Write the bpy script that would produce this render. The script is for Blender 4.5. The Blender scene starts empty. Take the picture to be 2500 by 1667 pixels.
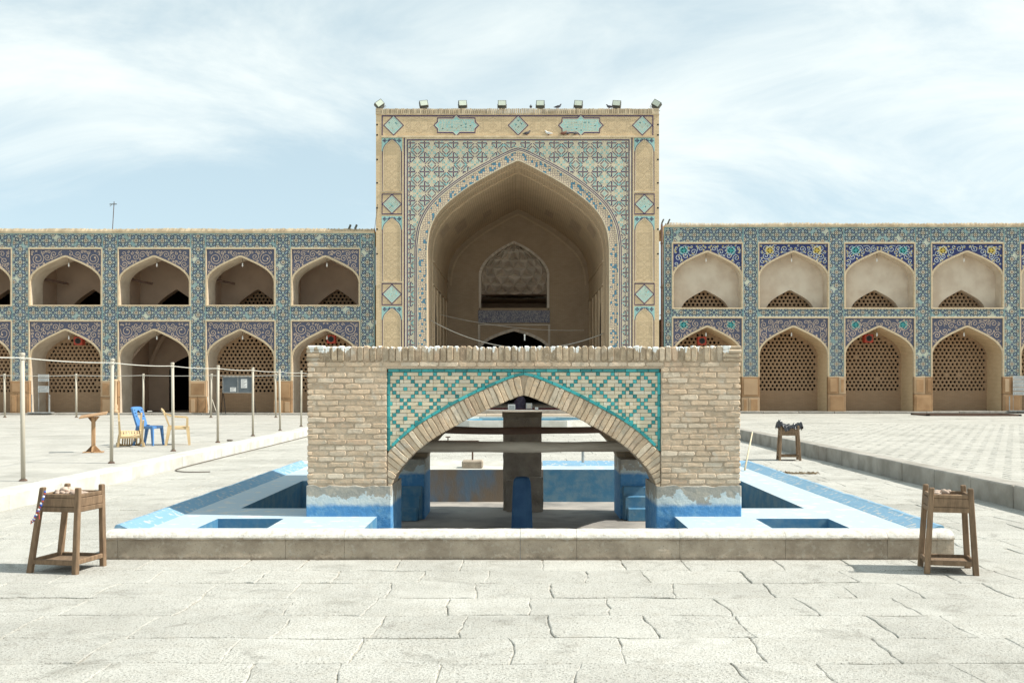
import bpy, math, random
from mathutils import Matrix, Vector, noise as mnoise
R = math.radians
rng = random.Random(7)
scene = bpy.context.scene
C = scene.collection

# ------------------------------------------------------------------ camera
cam_d = bpy.data.cameras.new('camera')
cam_d.sensor_width = 36.0
cam_d.lens = 35.0
cam_d.shift_x = -0.006
cam_d.shift_y = 0.0418
cam_d.clip_start = 0.1
cam_d.clip_end = 2000
cam = bpy.data.objects.new('camera', cam_d)
cam.location = (0, 0, 1.6)
cam.rotation_euler = (R(90), 0, 0)
C.objects.link(cam)
scene.camera = cam

# ------------------------------------------------------------------ sky
SUN_EL = 47.5
SUN_AZ = -7.0          # degrees from +X, negative = a little to the viewer's side
world = bpy.data.worlds.new('World')
scene.world = world
world.use_nodes = True
wn = world.node_tree.nodes
wl = world.node_tree.links
wn.clear()
w_out = wn.new('ShaderNodeOutputWorld')
w_bg = wn.new('ShaderNodeBackground')
w_bg.inputs['Strength'].default_value = 0.15
w_sky = wn.new('ShaderNodeTexSky')
w_sky.sky_type = 'NISHITA'
w_sky.sun_disc = False
w_sky.sun_elevation = R(SUN_EL)
w_sky.sun_rotation = R(90 - SUN_AZ)
w_sky.altitude = 1570
w_sky.air_density = 1.0
w_sky.dust_density = 2.2
w_sky.ozone_density = 1.3
# high thin cloud over the whole dome: noise on the plane overhead, drawn out into streaks
w_tc = wn.new('ShaderNodeTexCoord')
w_sep = wn.new('ShaderNodeSeparateXYZ')
wl.new(w_tc.outputs['Generated'], w_sep.inputs[0])
def wmath(op, a, b=None, c=None):
    n = wn.new('ShaderNodeMath'); n.operation = op
    for i, v in enumerate((a, b, c)):
        if v is None: continue
        if isinstance(v, (int, float)): n.inputs[i].default_value = v
        else: wl.new(v, n.inputs[i])
    return n.outputs[0]
w_den = wmath('ADD', wmath('MAXIMUM', w_sep.outputs['Z'], 0.0), 0.30)
w_px = wmath('DIVIDE', w_sep.outputs['X'], w_den)
w_py = wmath('DIVIDE', w_sep.outputs['Y'], w_den)
w_comb = wn.new('ShaderNodeCombineXYZ')
wl.new(w_px, w_comb.inputs[0]); wl.new(w_py, w_comb.inputs[1])
def wnoise(scale, sx, sy, rot, off, detail, rough, dist):
    m = wn.new('ShaderNodeMapping')
    m.inputs['Scale'].default_value = (sx, sy, 1)
    m.inputs['Rotation'].default_value = (0, 0, R(rot))
    m.inputs['Location'].default_value = off
    wl.new(w_comb.outputs[0], m.inputs['Vector'])
    n = wn.new('ShaderNodeTexNoise')
    n.inputs['Scale'].default_value = scale
    n.inputs['Detail'].default_value = detail
    n.inputs['Roughness'].default_value = rough
    n.inputs['Distortion'].default_value = dist
    wl.new(m.outputs[0], n.inputs['Vector'])
    return n.outputs['Fac']
w_n1 = wnoise(0.62, 1.0, 1.0, 20, (4.9, 2.15, 0), 3, 0.5, 0.3)
w_n2 = wnoise(1.9, 0.75, 1.25, -28, (3.0, 0.4, 0), 9, 0.62, 0.9)
w_sum = wmath('ADD', wmath('MULTIPLY', w_n1, 0.62), wmath('MULTIPLY', w_n2, 0.38))
w_mr = wn.new('ShaderNodeMapRange')
w_mr.interpolation_type = 'SMOOTHSTEP'
w_mr.inputs['From Min'].default_value = 0.43
w_mr.inputs['From Max'].default_value = 0.64
wl.new(w_sum, w_mr.inputs['Value'])
w_fac = wmath('MULTIPLY', w_mr.outputs[0], 0.84)
w_mix = wn.new('ShaderNodeMix'); w_mix.data_type = 'RGBA'
wl.new(w_fac, w_mix.inputs['Factor'])
# thin air veil: the sky itself is pale and a little green
w_pale = wn.new('ShaderNodeMix'); w_pale.data_type = 'RGBA'
w_pale.inputs['Factor'].default_value = 0.82
w_pale.inputs['B'].default_value = (1.80, 2.24, 2.26, 1)
wl.new(w_sky.outputs[0], w_pale.inputs['A'])
wl.new(w_pale.outputs['Result'], w_mix.inputs['A'])
w_mix.inputs['B'].default_value = (3.5, 3.66, 3.5, 1)
wl.new(w_mix.outputs['Result'], w_bg.inputs['Color'])
wl.new(w_bg.outputs[0], w_out.inputs[0])

# ------------------------------------------------------------------ sun
sun_d = bpy.data.lights.new('sun', 'SUN')
sun_d.energy = 3.0
sun_d.angle = R(0.53)
sun_d.color = (1.0, 0.955, 0.87)
sun = bpy.data.objects.new('sun', sun_d)
ce = math.cos(R(SUN_EL))
sun_dir = Vector((ce*math.cos(R(SUN_AZ)), ce*math.sin(R(SUN_AZ)), math.sin(R(SUN_EL))))
sun.rotation_euler = sun_dir.to_track_quat('Z', 'Y').to_euler()
sun.location = sun_dir*60
C.objects.link(sun)

# ------------------------------------------------------------------ exposure and render
vs = scene.view_settings
vs.view_transform = 'Standard'
vs.look = 'None'
vs.exposure = 1.10
vs.gamma = 1.0
vs.use_curve_mapping = False
scene.render.engine = 'CYCLES'
cy = scene.cycles
cy.max_bounces = 12
cy.diffuse_bounces = 10
cy.glossy_bounces = 3
cy.transmission_bounces = 3
cy.caustics_reflective = False
cy.caustics_refractive = False
cy.use_denoising = True
cy.use_adaptive_sampling = True
cy.adaptive_threshold = 0.012
cy.sample_clamp_indirect = 6.0

# ================================================================== helpers
def tag(o, label=None, cat=None, group=None, kind=None):
    if label: o['label'] = label
    if cat: o['category'] = cat
    if group: o['group'] = group
    if kind: o['kind'] = kind
    return o

def empty(name, loc=(0, 0, 0), rz=0.0):
    o = bpy.data.objects.new(name, None)
    o.location = loc
    o.rotation_euler = (0, 0, rz)
    o.empty_display_size = 0.2
    C.objects.link(o)
    return o

def link_child(o, parent, world=True):
    """parent a part; world=True: its vertices are in scene coordinates"""
    o.parent = parent
    if parent is not None and world:
        chain = Matrix.Identity(4)
        p = parent
        mats = []
        while p is not None:
            mats.append(p.matrix_parent_inverse @ p.matrix_basis if p.parent else p.matrix_basis.copy())
            p = p.parent
        for m in reversed(mats):
            chain = chain @ m
        o.matrix_parent_inverse = chain.inverted()
    return o

class MB:
    """collects polygons; build() links them as one mesh object"""
    def __init__(s):
        s.v = []; s.f = []; s.m = []
    def poly(s, pts, m=0):
        b = len(s.v)
        s.v.extend(tuple(p) for p in pts)
        s.f.append(tuple(range(b, b+len(pts))))
        s.m.append(m)
    def mesh(s, vs, fs, m=0):
        b = len(s.v)
        s.v.extend(tuple(p) for p in vs)
        for f in fs:
            s.f.append(tuple(b+i for i in f)); s.m.append(m)
    def box(s, x0, x1, y0, y1, z0, z1, m=0, M=None):
        vs = [(x0,y0,z0),(x1,y0,z0),(x1,y1,z0),(x0,y1,z0),(x0,y0,z1),(x1,y0,z1),(x1,y1,z1),(x0,y1,z1)]
        if M is not None: vs = [M @ Vector(v) for v in vs]
        s.mesh(vs, [(0,3,2,1),(4,5,6,7),(0,1,5,4),(1,2,6,5),(2,3,7,6),(3,0,4,7)], m)
    def bevbox(s, x0, x1, y0, y1, z0, z1, b=0.01, m=0, M=None):
        """box with chamfered edges (all twelve)"""
        b = min(b, (x1-x0)*.3, (y1-y0)*.3, (z1-z0)*.3)
        xs = (x0, x1); ys = (y0, y1); zs = (z0, z1)
        vs = []; idx = {}
        for i in (0, 1):
            for j in (0, 1):
                for k in (0, 1):
                    sx = 1 if i == 0 else -1; sy = 1 if j == 0 else -1; sz = 1 if k == 0 else -1
                    idx[i,j,k,'x'] = len(vs); vs.append((xs[i], ys[j]+sy*b, zs[k]+sz*b))
                    idx[i,j,k,'y'] = len(vs); vs.append((xs[i]+sx*b, ys[j], zs[k]+sz*b))
                    idx[i,j,k,'z'] = len(vs); vs.append((xs[i]+sx*b, ys[j]+sy*b, zs[k]))
        fs = []
        for i in (0, 1):
            q = [idx[i,0,0,'x'], idx[i,1,0,'x'], idx[i,1,1,'x'], idx[i,0,1,'x']]
            fs.append(q if i else q[::-1])
            q = [idx[0,i,0,'y'], idx[0,i,1,'y'], idx[1,i,1,'y'], idx[1,i,0,'y']]
            fs.append(q if i else q[::-1])
            q = [idx[0,0,i,'z'], idx[1,0,i,'z'], idx[1,1,i,'z'], idx[0,1,i,'z']]
            fs.append(q if i else q[::-1])
        for i in (0, 1):
            for j in (0, 1):
                fl = (i + j) % 2
                q = [idx[i,j,0,'x'], idx[i,j,1,'x'], idx[i,j,1,'y'], idx[i,j,0,'y']]
                fs.append(q if fl else q[::-1])
                q = [idx[i,0,j,'x'], idx[i,0,j,'z'], idx[i,1,j,'z'], idx[i,1,j,'x']]
                fs.append(q if fl else q[::-1])
                q = [idx[0,i,j,'y'], idx[1,i,j,'y'], idx[1,i,j,'z'], idx[0,i,j,'z']]
                fs.append(q if fl else q[::-1])
                for k in (0, 1):
                    t = [idx[i,j,k,'x'], idx[i,j,k,'y'], idx[i,j,k,'z']]
                    fs.append(t if (i+j+k) % 2 else t[::-1])
        if M is not None: vs = [M @ Vector(v) for v in vs]
        s.mesh(vs, fs, m)
    def tube(s, pts, r, n=8, m=0, caps=True):
        pts = [Vector(p) for p in pts]
        rs = r if isinstance(r, (list, tuple)) else [r]*len(pts)
        rings = []
        for i, p in enumerate(pts):
            d = (pts[min(i+1, len(pts)-1)] - pts[max(i-1, 0)])
            if d.length < 1e-9: d = Vector((0, 0, 1))
            d.normalize()
            up = Vector((0, 0, 1)) if abs(d.z) < 0.9 else Vector((0, 1, 0))
            a = d.cross(up).normalized(); b = d.cross(a).normalized()
            rings.append([p + (a*math.cos(2*math.pi*k/n) + b*math.sin(2*math.pi*k/n))*rs[i] for k in range(n)])
        b0 = len(s.v)
        for rg in rings: s.v.extend(tuple(q) for q in rg)
        for i in range(len(rings)-1):
            for k in range(n):
                k2 = (k+1) % n
                s.f.append((b0+i*n+k, b0+(i+1)*n+k, b0+(i+1)*n+k2, b0+i*n+k2)); s.m.append(m)
        if caps:
            s.f.append(tuple(b0+k for k in range(n))); s.m.append(m)
            s.f.append(tuple(b0+(len(rings)-1)*n+k for k in reversed(range(n)))); s.m.append(m)
    def prism(s, outline, y0, y1, m=0, bev=0.0, M=None):
        """outline in (x,z), anticlockwise seen from -Y; front at y0, back at y1; bev chamfers the front edge"""
        n = len(outline)
        cx = sum(p[0] for p in outline)/n; cz = sum(p[1] for p in outline)/n
        vs = []
        if bev > 0:
            for x, z in outline:
                dx, dz = cx-x, cz-z; L = math.hypot(dx, dz) or 1
                vs.append((x+dx/L*bev*1.2, y0, z+dz/L*bev*1.2))
            for x, z in outline: vs.append((x, y0+bev, z))
        else:
            for x, z in outline: vs.append((x, y0, z))
        for x, z in outline: vs.append((x, y1, z))
        fs = [tuple(range(n))]
        for r in range(2 if bev > 0 else 1):
            for i in range(n):
                j = (i+1) % n
                fs.append((r*n+j, r*n+i, (r+1)*n+i, (r+1)*n+j))
        if M is not None: vs = [M @ Vector(v) for v in vs]
        s.mesh(vs, fs, m)
    def revolve(s, prof, c=(0,0,0), n=16, m=0):
        """prof: (r, z) pairs from bottom to top"""
        b = len(s.v)
        for r, z in prof:
            for k in range(n):
                a = 2*math.pi*k/n
                s.v.append((c[0]+r*math.cos(a), c[1]+r*math.sin(a), c[2]+z))
        for i in range(len(prof)-1):
            for k in range(n):
                k2 = (k+1) % n
                s.f.append((b+i*n+k, b+i*n+k2, b+(i+1)*n+k2, b+(i+1)*n+k)); s.m.append(m)
        s.f.append(tuple(b+k for k in reversed(range(n)))); s.m.append(m)
        s.f.append(tuple(b+(len(prof)-1)*n+k for k in range(n))); s.m.append(m)
    def build(s, name, mats, parent=None, smooth=False, world=True):
        me = bpy.data.meshes.new(name)
        me.from_pydata(s.v, [], s.f)
        if not isinstance(mats, (list, tuple)): mats = [mats]
        for mt in mats: me.materials.append(mt)
        if len(mats) > 1: me.polygons.foreach_set('material_index', s.m)
        if smooth: me.polygons.foreach_set('use_smooth', [True]*len(me.polygons))
        me.update()
        o = bpy.data.objects.new(name, me)
        C.objects.link(o)
        if parent is not None: link_child(o, parent, world)
        return o

def blob(mb, c, rx, ry, rz, seed=0, amp=0.2, n=8, m=0):
    """small uneven stone-like lump"""
    rows = n//2
    vs = [(c[0], c[1], c[2]-rz)]
    for i in range(1, rows):
        th = math.pi*i/rows
        for k in range(n):
            ph = 2*math.pi*k/n
            d = Vector((math.sin(th)*math.cos(ph), math.sin(th)*math.sin(ph), -math.cos(th)))
            f = 1 + amp*mnoise.noise(d*1.6 + Vector((seed*3.1, seed*1.7, 0)))
            vs.append((c[0]+d.x*rx*f, c[1]+d.y*ry*f, c[2]+d.z*rz*f))
    vs.append((c[0], c[1], c[2]+rz))
    fs = []
    for k in range(n):
        fs.append((0, 1+(k+1) % n, 1+k))
    for i in range(rows-2):
        for k in range(n):
            a = 1+i*n; k2 = (k+1) % n
            fs.append((a+k, a+k2, a+n+k2, a+n+k))
    last = len(vs)-1; a = 1+(rows-2)*n
    for k in range(n):
        fs.append((a+k, a+(k+1) % n, last))
    mb.mesh(vs, fs, m)

def catmull(pts, per=6):
    out = []
    n = len(pts)
    for i in range(n-1):
        p0 = pts[max(i-1, 0)]; p1 = pts[i]; p2 = pts[i+1]; p3 = pts[min(i+2, n-1)]
        for k in range(per):
            t = k/per
            out.append(tuple(0.5*((2*p1[d]) + (-p0[d]+p2[d])*t + (2*p0[d]-5*p1[d]+4*p2[d]-p3[d])*t*t
                       + (-p0[d]+3*p1[d]-3*p2[d]+p3[d])*t**3) for d in range(len(p1))))
    out.append(tuple(pts[-1]))
    return out

def arch(cx, a, zs, zt, table, per=4):
    """pointed arch outline, left spring to right spring, in (x,z)"""
    half = catmull([(u, d) for u, d in table], per)       # apex to spring
    rise = zt - zs
    right = [(cx + u*a, zt - d*rise) for u, d in half]
    left = [(cx - u*a, zt - d*rise) for u, d in half]
    return left[::-1] + right[1:]

def offset(pts, d):
    """open polyline in (x,z) pushed outward (left-to-right arch: up and out)"""
    out = []
    n = len(pts)
    for i in range(n):
        a = pts[max(i-1, 0)]; b = pts[min(i+1, n-1)]; p = pts[i]
        def nrm(q, r):
            tx, tz = r[0]-q[0], r[1]-q[1]; L = math.hypot(tx, tz) or 1e-9
            return (-tz/L, tx/L)
        if 0 < i < n-1:
            n1 = nrm(a, p); n2 = nrm(p, b)
            mx, mz = n1[0]+n2[0], n1[1]+n2[1]
            L2 = mx*mx + mz*mz
            k = 2/L2 if L2 > 0.2 else 1
            out.append((p[0]+mx*k*d, p[1]+mz*k*d))
        else:
            nx, nz = nrm(a, b)
            out.append((p[0]+nx*d, p[1]+nz*d))
    return out

def strip(mb, A, B, y, m=0, yB=None):
    """quads between two polylines of the same length at depth y; facing -Y when A is the lower one"""
    if yB is None: yB = y
    for i in range(len(A)-1):
        mb.poly([(A[i][0], y, A[i][1]), (A[i+1][0], y, A[i+1][1]), (B[i+1][0], yB, B[i+1][1]), (B[i][0], yB, B[i][1])], m)

def ribbon(pts, w, closed=False):
    """flat quads (in 2D) along a polyline of width w"""
    q = []
    n = len(pts)
    rng_i = range(n if closed else n-1)
    nr = []
    for i in range(n):
        if closed: a, b = pts[i-1], pts[(i+1) % n]
        else: a, b = pts[max(i-1, 0)], pts[min(i+1, n-1)]
        tx, tz = b[0]-a[0], b[1]-a[1]; L = math.hypot(tx, tz) or 1e-9
        nr.append((-tz/L*w/2, tx/L*w/2))
    for i in rng_i:
        j = (i+1) % n
        q.append([(pts[i][0]-nr[i][0], pts[i][1]-nr[i][1]), (pts[j][0]-nr[j][0], pts[j][1]-nr[j][1]),
                  (pts[j][0]+nr[j][0], pts[j][1]+nr[j][1]), (pts[i][0]+nr[i][0], pts[i][1]+nr[i][1])])
    return q

def seg(p, q, w):
    tx, tz = q[0]-p[0], q[1]-p[1]; L = math.hypot(tx, tz) or 1e-9
    nx, nz = -tz/L*w/2, tx/L*w/2
    return [(p[0]-nx, p[1]-nz), (q[0]-nx, q[1]-nz), (q[0]+nx, q[1]+nz), (p[0]+nx, p[1]+nz)]

def clip_rect(poly, x0, x1, z0, z1):
    def cut(ps, ins, inter):
        out = []
        for i in range(len(ps)):
            a, b = ps[i-1], ps[i]
            ia, ib = ins(a), ins(b)
            if ib:
                if not ia: out.append(inter(a, b))
                out.append(b)
            elif ia: out.append(inter(a, b))
        return out
    def ix(v): return lambda a, b: (v, a[1]+(b[1]-a[1])*(v-a[0])/((b[0]-a[0]) or 1e-9))
    def iz(v): return lambda a, b: (a[0]+(b[0]-a[0])*(v-a[1])/((b[1]-a[1]) or 1e-9), v)
    for ins, it in ((lambda p: p[0] >= x0, ix(x0)), (lambda p: p[0] <= x1, ix(x1)),
                    (lambda p: p[1] >= z0, iz(z0)), (lambda p: p[1] <= z1, iz(z1))):
        if len(poly) < 3: return []
        poly = cut(poly, ins, it)
    return poly if len(poly) >= 3 else []

def rect(x0, x1, z0, z1): return [(x0, z0), (x1, z0), (x1, z1), (x0, z1)]
def diamond(x, z, rx, rz=None):
    rz = rx if rz is None else rz
    return [(x, z-rz), (x+rx, z), (x, z+rz), (x-rx, z)]
def ngon(x, z, r, n, rot=0.0):
    return [(x+r*math.cos(rot+2*math.pi*k/n), z+r*math.sin(rot+2*math.pi*k/n)) for k in range(n)]
def ensure_front(p):
    a = sum(p[i-1][0]*p[i][1]-p[i][0]*p[i-1][1] for i in range(len(p)))
    return p if a > 0 else p[::-1]
def flat(mb, p2, y, m=0):
    p2 = ensure_front(p2)
    mb.poly([(x, y, z) for x, z in p2], m)

# ================================================================== materials
MATS = {}
def nmat(name):
    m = bpy.data.materials.new(name); m.use_nodes = True
    nt = m.node_tree
    MATS[name] = m
    return m, nt, nt.nodes, nt.links, nt.nodes['Principled BSDF']

class NB:
    """node shorthand"""
    def __init__(s, nt): s.nt = nt; s.N = nt.nodes; s.L = nt.links
    def new(s, t, **kw):
        n = s.N.new(t)
        for k, v in kw.items(): setattr(n, k, v)
        return n
    def set(s, sock, v):
        if isinstance(v, bpy.types.NodeSocket): s.L.new(v, sock)
        elif isinstance(v, (tuple, list)) and len(v) == 3 and sock.type == 'RGBA': sock.default_value = (*v, 1)
        else: sock.default_value = v
    def math(s, op, a, b=0.0, c=None, clamp=False):
        n = s.new('ShaderNodeMath', operation=op); n.use_clamp = clamp
        s.set(n.inputs[0], a); s.set(n.inputs[1], b)
        if c is not None: s.set(n.inputs[2], c)
        return n.outputs[0]
    def noise(s, vec, scale, detail=4, rough=0.55, dist=0.0):
        n = s.new('ShaderNodeTexNoise')
        if vec is not None: s.L.new(vec, n.inputs['Vector'])
        n.inputs['Scale'].default_value = scale; n.inputs['Detail'].default_value = detail
        n.inputs['Roughness'].default_value = rough; n.inputs['Distortion'].default_value = dist
        return n.outputs['Fac']
    def ramp(s, v, lo, hi, smooth=True):
        n = s.new('ShaderNodeMapRange'); n.interpolation_type = 'SMOOTHSTEP' if smooth else 'LINEAR'
        s.set(n.inputs['Value'], v); s.set(n.inputs['From Min'], lo); s.set(n.inputs['From Max'], hi)
        return n.outputs[0]
    def mix(s, f, a, b, mode='MIX'):
        n = s.new('ShaderNodeMix'); n.data_type = 'RGBA'; n.blend_type = mode
        s.set(n.inputs['Factor'], f); s.set(n.inputs['A'], a); s.set(n.inputs['B'], b)
        return n.outputs['Result']
    def coord(s): return s.new('ShaderNodeTexCoord').outputs['Object']
    def mapping(s, vec, scale=(1,1,1), rot=(0,0,0), loc=(0,0,0)):
        n = s.new('ShaderNodeMapping'); s.L.new(vec, n.inputs['Vector'])
        n.inputs['Scale'].default_value = scale; n.inputs['Rotation'].default_value = rot; n.inputs['Location'].default_value = loc
        return n.outputs[0]
    def rand(s):
        a = s.new('ShaderNodeObjectInfo').outputs['Random']
        b = s.new('ShaderNodeNewGeometry').outputs['Random Per Island']
        return s.math('FRACT', s.math('ADD', a, b))
    def bump(s, h, strength, dist=0.01, normal=None):
        n = s.new('ShaderNodeBump')
        n.inputs['Strength'].default_value = strength; n.inputs['Distance'].default_value = dist
        s.set(n.inputs['Height'], h)
        if normal is not None: s.L.new(normal, n.inputs['Normal'])
        return n.outputs[0]

def simple(name, col, col2=None, ns=3.0, rough=0.85, bump=0.4, bs=40.0, bd=0.006, rand=0.0, col3=None, spec=0.25, stretch=(1,1,1), metal=0.0, lo=0.35, hi=0.68):
    """noise between two colours, random tone per piece, fine bump"""
    m, nt, N, L, B = nmat(name)
    b = NB(nt)
    co = b.mapping(b.coord(), stretch)
    if col2 is None: col2 = tuple(c*0.75 for c in col)
    c = b.mix(b.ramp(b.noise(co, ns, 6), lo, hi), col, col2)
    if rand > 0 or col3:
        r = b.rand()
        if col3: c = b.mix(b.ramp(r, 0.55, 1.0), c, col3)
        if rand > 0:
            k = b.math('MULTIPLY_ADD', b.math('FRACT', b.math('MULTIPLY', r, 7.13)), 2*rand, 1-rand)
            n = b.new('ShaderNodeMix'); n.data_type = 'RGBA'; n.blend_type = 'MULTIPLY'
            n.inputs['Factor'].default_value = 1
            cc = b.new('ShaderNodeCombineColor')
            for i in range(3): L.new(k, cc.inputs[i])
            b.set(n.inputs['A'], c); L.new(cc.outputs[0], n.inputs['B'])
            c = n.outputs['Result']
    L.new(c, B.inputs['Base Color'])
    B.inputs['Roughness'].default_value = rough
    B.inputs['Specular IOR Level'].default_value = spec
    B.inputs['Metallic'].default_value = metal
    if bump > 0:
        L.new(b.bump(b.noise(co, bs, 5, 0.6), bump, bd), B.inputs['Normal'])
    return m

# --- ground
def slab_mat(name, base, dark, warm, pit=1.0, vs=1.0):
    m, nt, N, L, B = nmat(name)
    b = NB(nt); co = b.coord()
    big = b.noise(co, 0.55*vs, 4)
    mid = b.noise(co, 7*vs, 6, 0.65)
    fine = b.noise(b.mapping(co, (1, 1, 1)), 62*vs, 3, 0.75)
    c = b.mix(b.ramp(mid, 0.40, 0.75), base, warm)
    c = b.mix(b.math('MULTIPLY', b.ramp(big, 0.45, 0.7), 0.35), c, dark)
    c = b.mix(b.math('MULTIPLY', b.ramp(fine, 0.52, 0.63), 1.0*pit), c, dark)
    stain = b.noise(co, 2.3*vs, 7, 0.7, 0.6)
    c = b.mix(b.math('MULTIPLY', b.ramp(stain, 0.54, 0.68), 0.5), c, tuple(x*0.95 for x in dark))
    pits = b.noise(co, 24*vs, 5, 0.8)
    c = b.mix(b.math('MULTIPLY', b.math('MULTIPLY', b.ramp(pits, 0.60, 0.66), b.ramp(b.noise(co, 1.6*vs, 3), 0.42, 0.58)), 0.85*pit), c, tuple(x*0.5 for x in dark))
    c = b.mix(b.math('MULTIPLY', b.ramp(b.noise(co, 0.9*vs, 5, 0.6), 0.50, 0.72), 0.4), c, tuple(min(0.62, x*1.16) for x in base))
    r = b.rand()
    k = b.math('MULTIPLY_ADD', r, 0.10, 0.94)
    cc = b.new('ShaderNodeCombineColor')
    for i in range(3): L.new(k, cc.inputs[i])
    c = b.mix(1.0, c, cc.outputs[0], 'MULTIPLY')
    L.new(c, B.inputs['Base Color'])
    B.inputs['Roughness'].default_value = 0.88
    B.inputs['Specular IOR Level'].default_value = 0.2
    n1 = b.bump(fine, 0.9*pit, 0.014)
    n2 = b.bump(mid, 0.5, 0.02, n1)
    L.new(n2, B.inputs['Normal'])
    return m
m_slab = slab_mat('pale_stone_slab', (0.52, 0.51, 0.465), (0.23, 0.22, 0.19), (0.46, 0.44, 0.39))
m_slab_left = slab_mat('worn_pale_paving', (0.46, 0.445, 0.405), (0.29, 0.28, 0.245), (0.41, 0.39, 0.345), 0.6)
m_paver = slab_mat('pale_square_paver', (0.47, 0.455, 0.41), (0.27, 0.26, 0.225), (0.41, 0.39, 0.34), 0.6)
def joint_mat():
    """joints: pale mortar in most places, open dark dirt in others"""
    m, nt, N, L, B = nmat('mortar_and_dirt_joint')
    b = NB(nt); co = b.coord()
    n1 = b.noise(b.mapping(co, (0.8, 1.5, 1)), 2.1, 6, 0.7, 0.4); n2 = b.noise(co, 30, 4, 0.6)
    pale = b.mix(b.ramp(n2, 0.35, 0.7), (0.47, 0.45, 0.395), (0.37, 0.345, 0.295))
    dirt = b.mix(b.ramp(n2, 0.35, 0.7), (0.17, 0.145, 0.105), (0.09, 0.075, 0.055))
    c = b.mix(b.ramp(n1, 0.57, 0.61), pale, dirt)
    L.new(c, B.inputs['Base Color']); B.inputs['Roughness'].default_value = 0.95
    L.new(b.bump(n2, 0.6, 0.01), B.inputs['Normal'])
    return m
m_ground = joint_mat()
m_dirt = simple('dark_joint_dirt', (0.19, 0.165, 0.125), (0.12, 0.10, 0.075), 9, 0.95, 0.4, 60)
m_kerb = simple('worn_kerb_stone', (0.38, 0.355, 0.315), (0.27, 0.25, 0.215), 2.5, 0.9, 0.5, 45, 0.012, rand=0.08)
m_kerb_pale = simple('pale_kerb_stone', (0.58, 0.575, 0.54), (0.47, 0.46, 0.41), 2.5, 0.9, 0.4, 45, 0.01, rand=0.06)  # the paler of the two kerb stone tones
m_cement = simple('grey_brown_cement', (0.42, 0.36, 0.285), (0.25, 0.21, 0.165), 2.6, 0.92, 0.7, 50, 0.014, rand=0.08)
def rim_mat():
    """cement front, worn top roll paled by limewash and painted-in sunlight"""
    m, nt, N, L, B = nmat('limed_sunlit_rim')
    b = NB(nt); co = b.coord()
    z = b.new('ShaderNodeSeparateXYZ'); L.new(co, z.inputs[0])
    n1 = b.noise(co, 2.4, 7, 0.65); n2 = b.noise(co, 17, 6, 0.65); n3 = b.noise(co, 70, 4, 0.7)
    c = b.mix(b.ramp(n1, 0.36, 0.66), (0.47, 0.395, 0.305), (0.30, 0.245, 0.185))
    c = b.mix(b.math('MULTIPLY', b.ramp(n2, 0.52, 0.72), 0.6), c, (0.52, 0.47, 0.39))
    c = b.mix(b.math('MULTIPLY', b.ramp(n3, 0.58, 0.70), 0.6), c, (0.13, 0.105, 0.08))
    lime = b.mix(b.ramp(n2, 0.40, 0.72), (0.66, 0.645, 0.60), (0.47, 0.44, 0.38))  # limewash tone, with the top's sunlit brightness put into the colour
    f = b.ramp(b.math('ADD', z.outputs['Z'], b.math('MULTIPLY', b.math('SUBTRACT', n2, 0.5), 0.10)), 0.175, 0.215)
    c = b.mix(b.math('MULTIPLY', f, 0.92), c, lime)
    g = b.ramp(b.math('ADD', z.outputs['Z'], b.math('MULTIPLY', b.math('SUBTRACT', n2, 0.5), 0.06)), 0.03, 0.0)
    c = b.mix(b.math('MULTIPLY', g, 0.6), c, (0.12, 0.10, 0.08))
    L.new(c, B.inputs['Base Color'])
    B.inputs['Roughness'].default_value = 0.92; B.inputs['Specular IOR Level'].default_value = 0.2
    n = b.bump(n3, 0.6, 0.008)
    L.new(b.bump(n2, 0.8, 0.018, n), B.inputs['Normal'])
    return m
m_rimstone = rim_mat()
m_cement_dark = simple('dark_wet_cement', (0.45, 0.385, 0.32), (0.30, 0.25, 0.205), 3.5, 0.85, 0.9, 35, 0.02)
m_floor_dirty = simple('dirty_basin_floor', (0.40, 0.37, 0.33), (0.23, 0.22, 0.205), 1.6, 0.8, 0.4, 25, 0.01)

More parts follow.
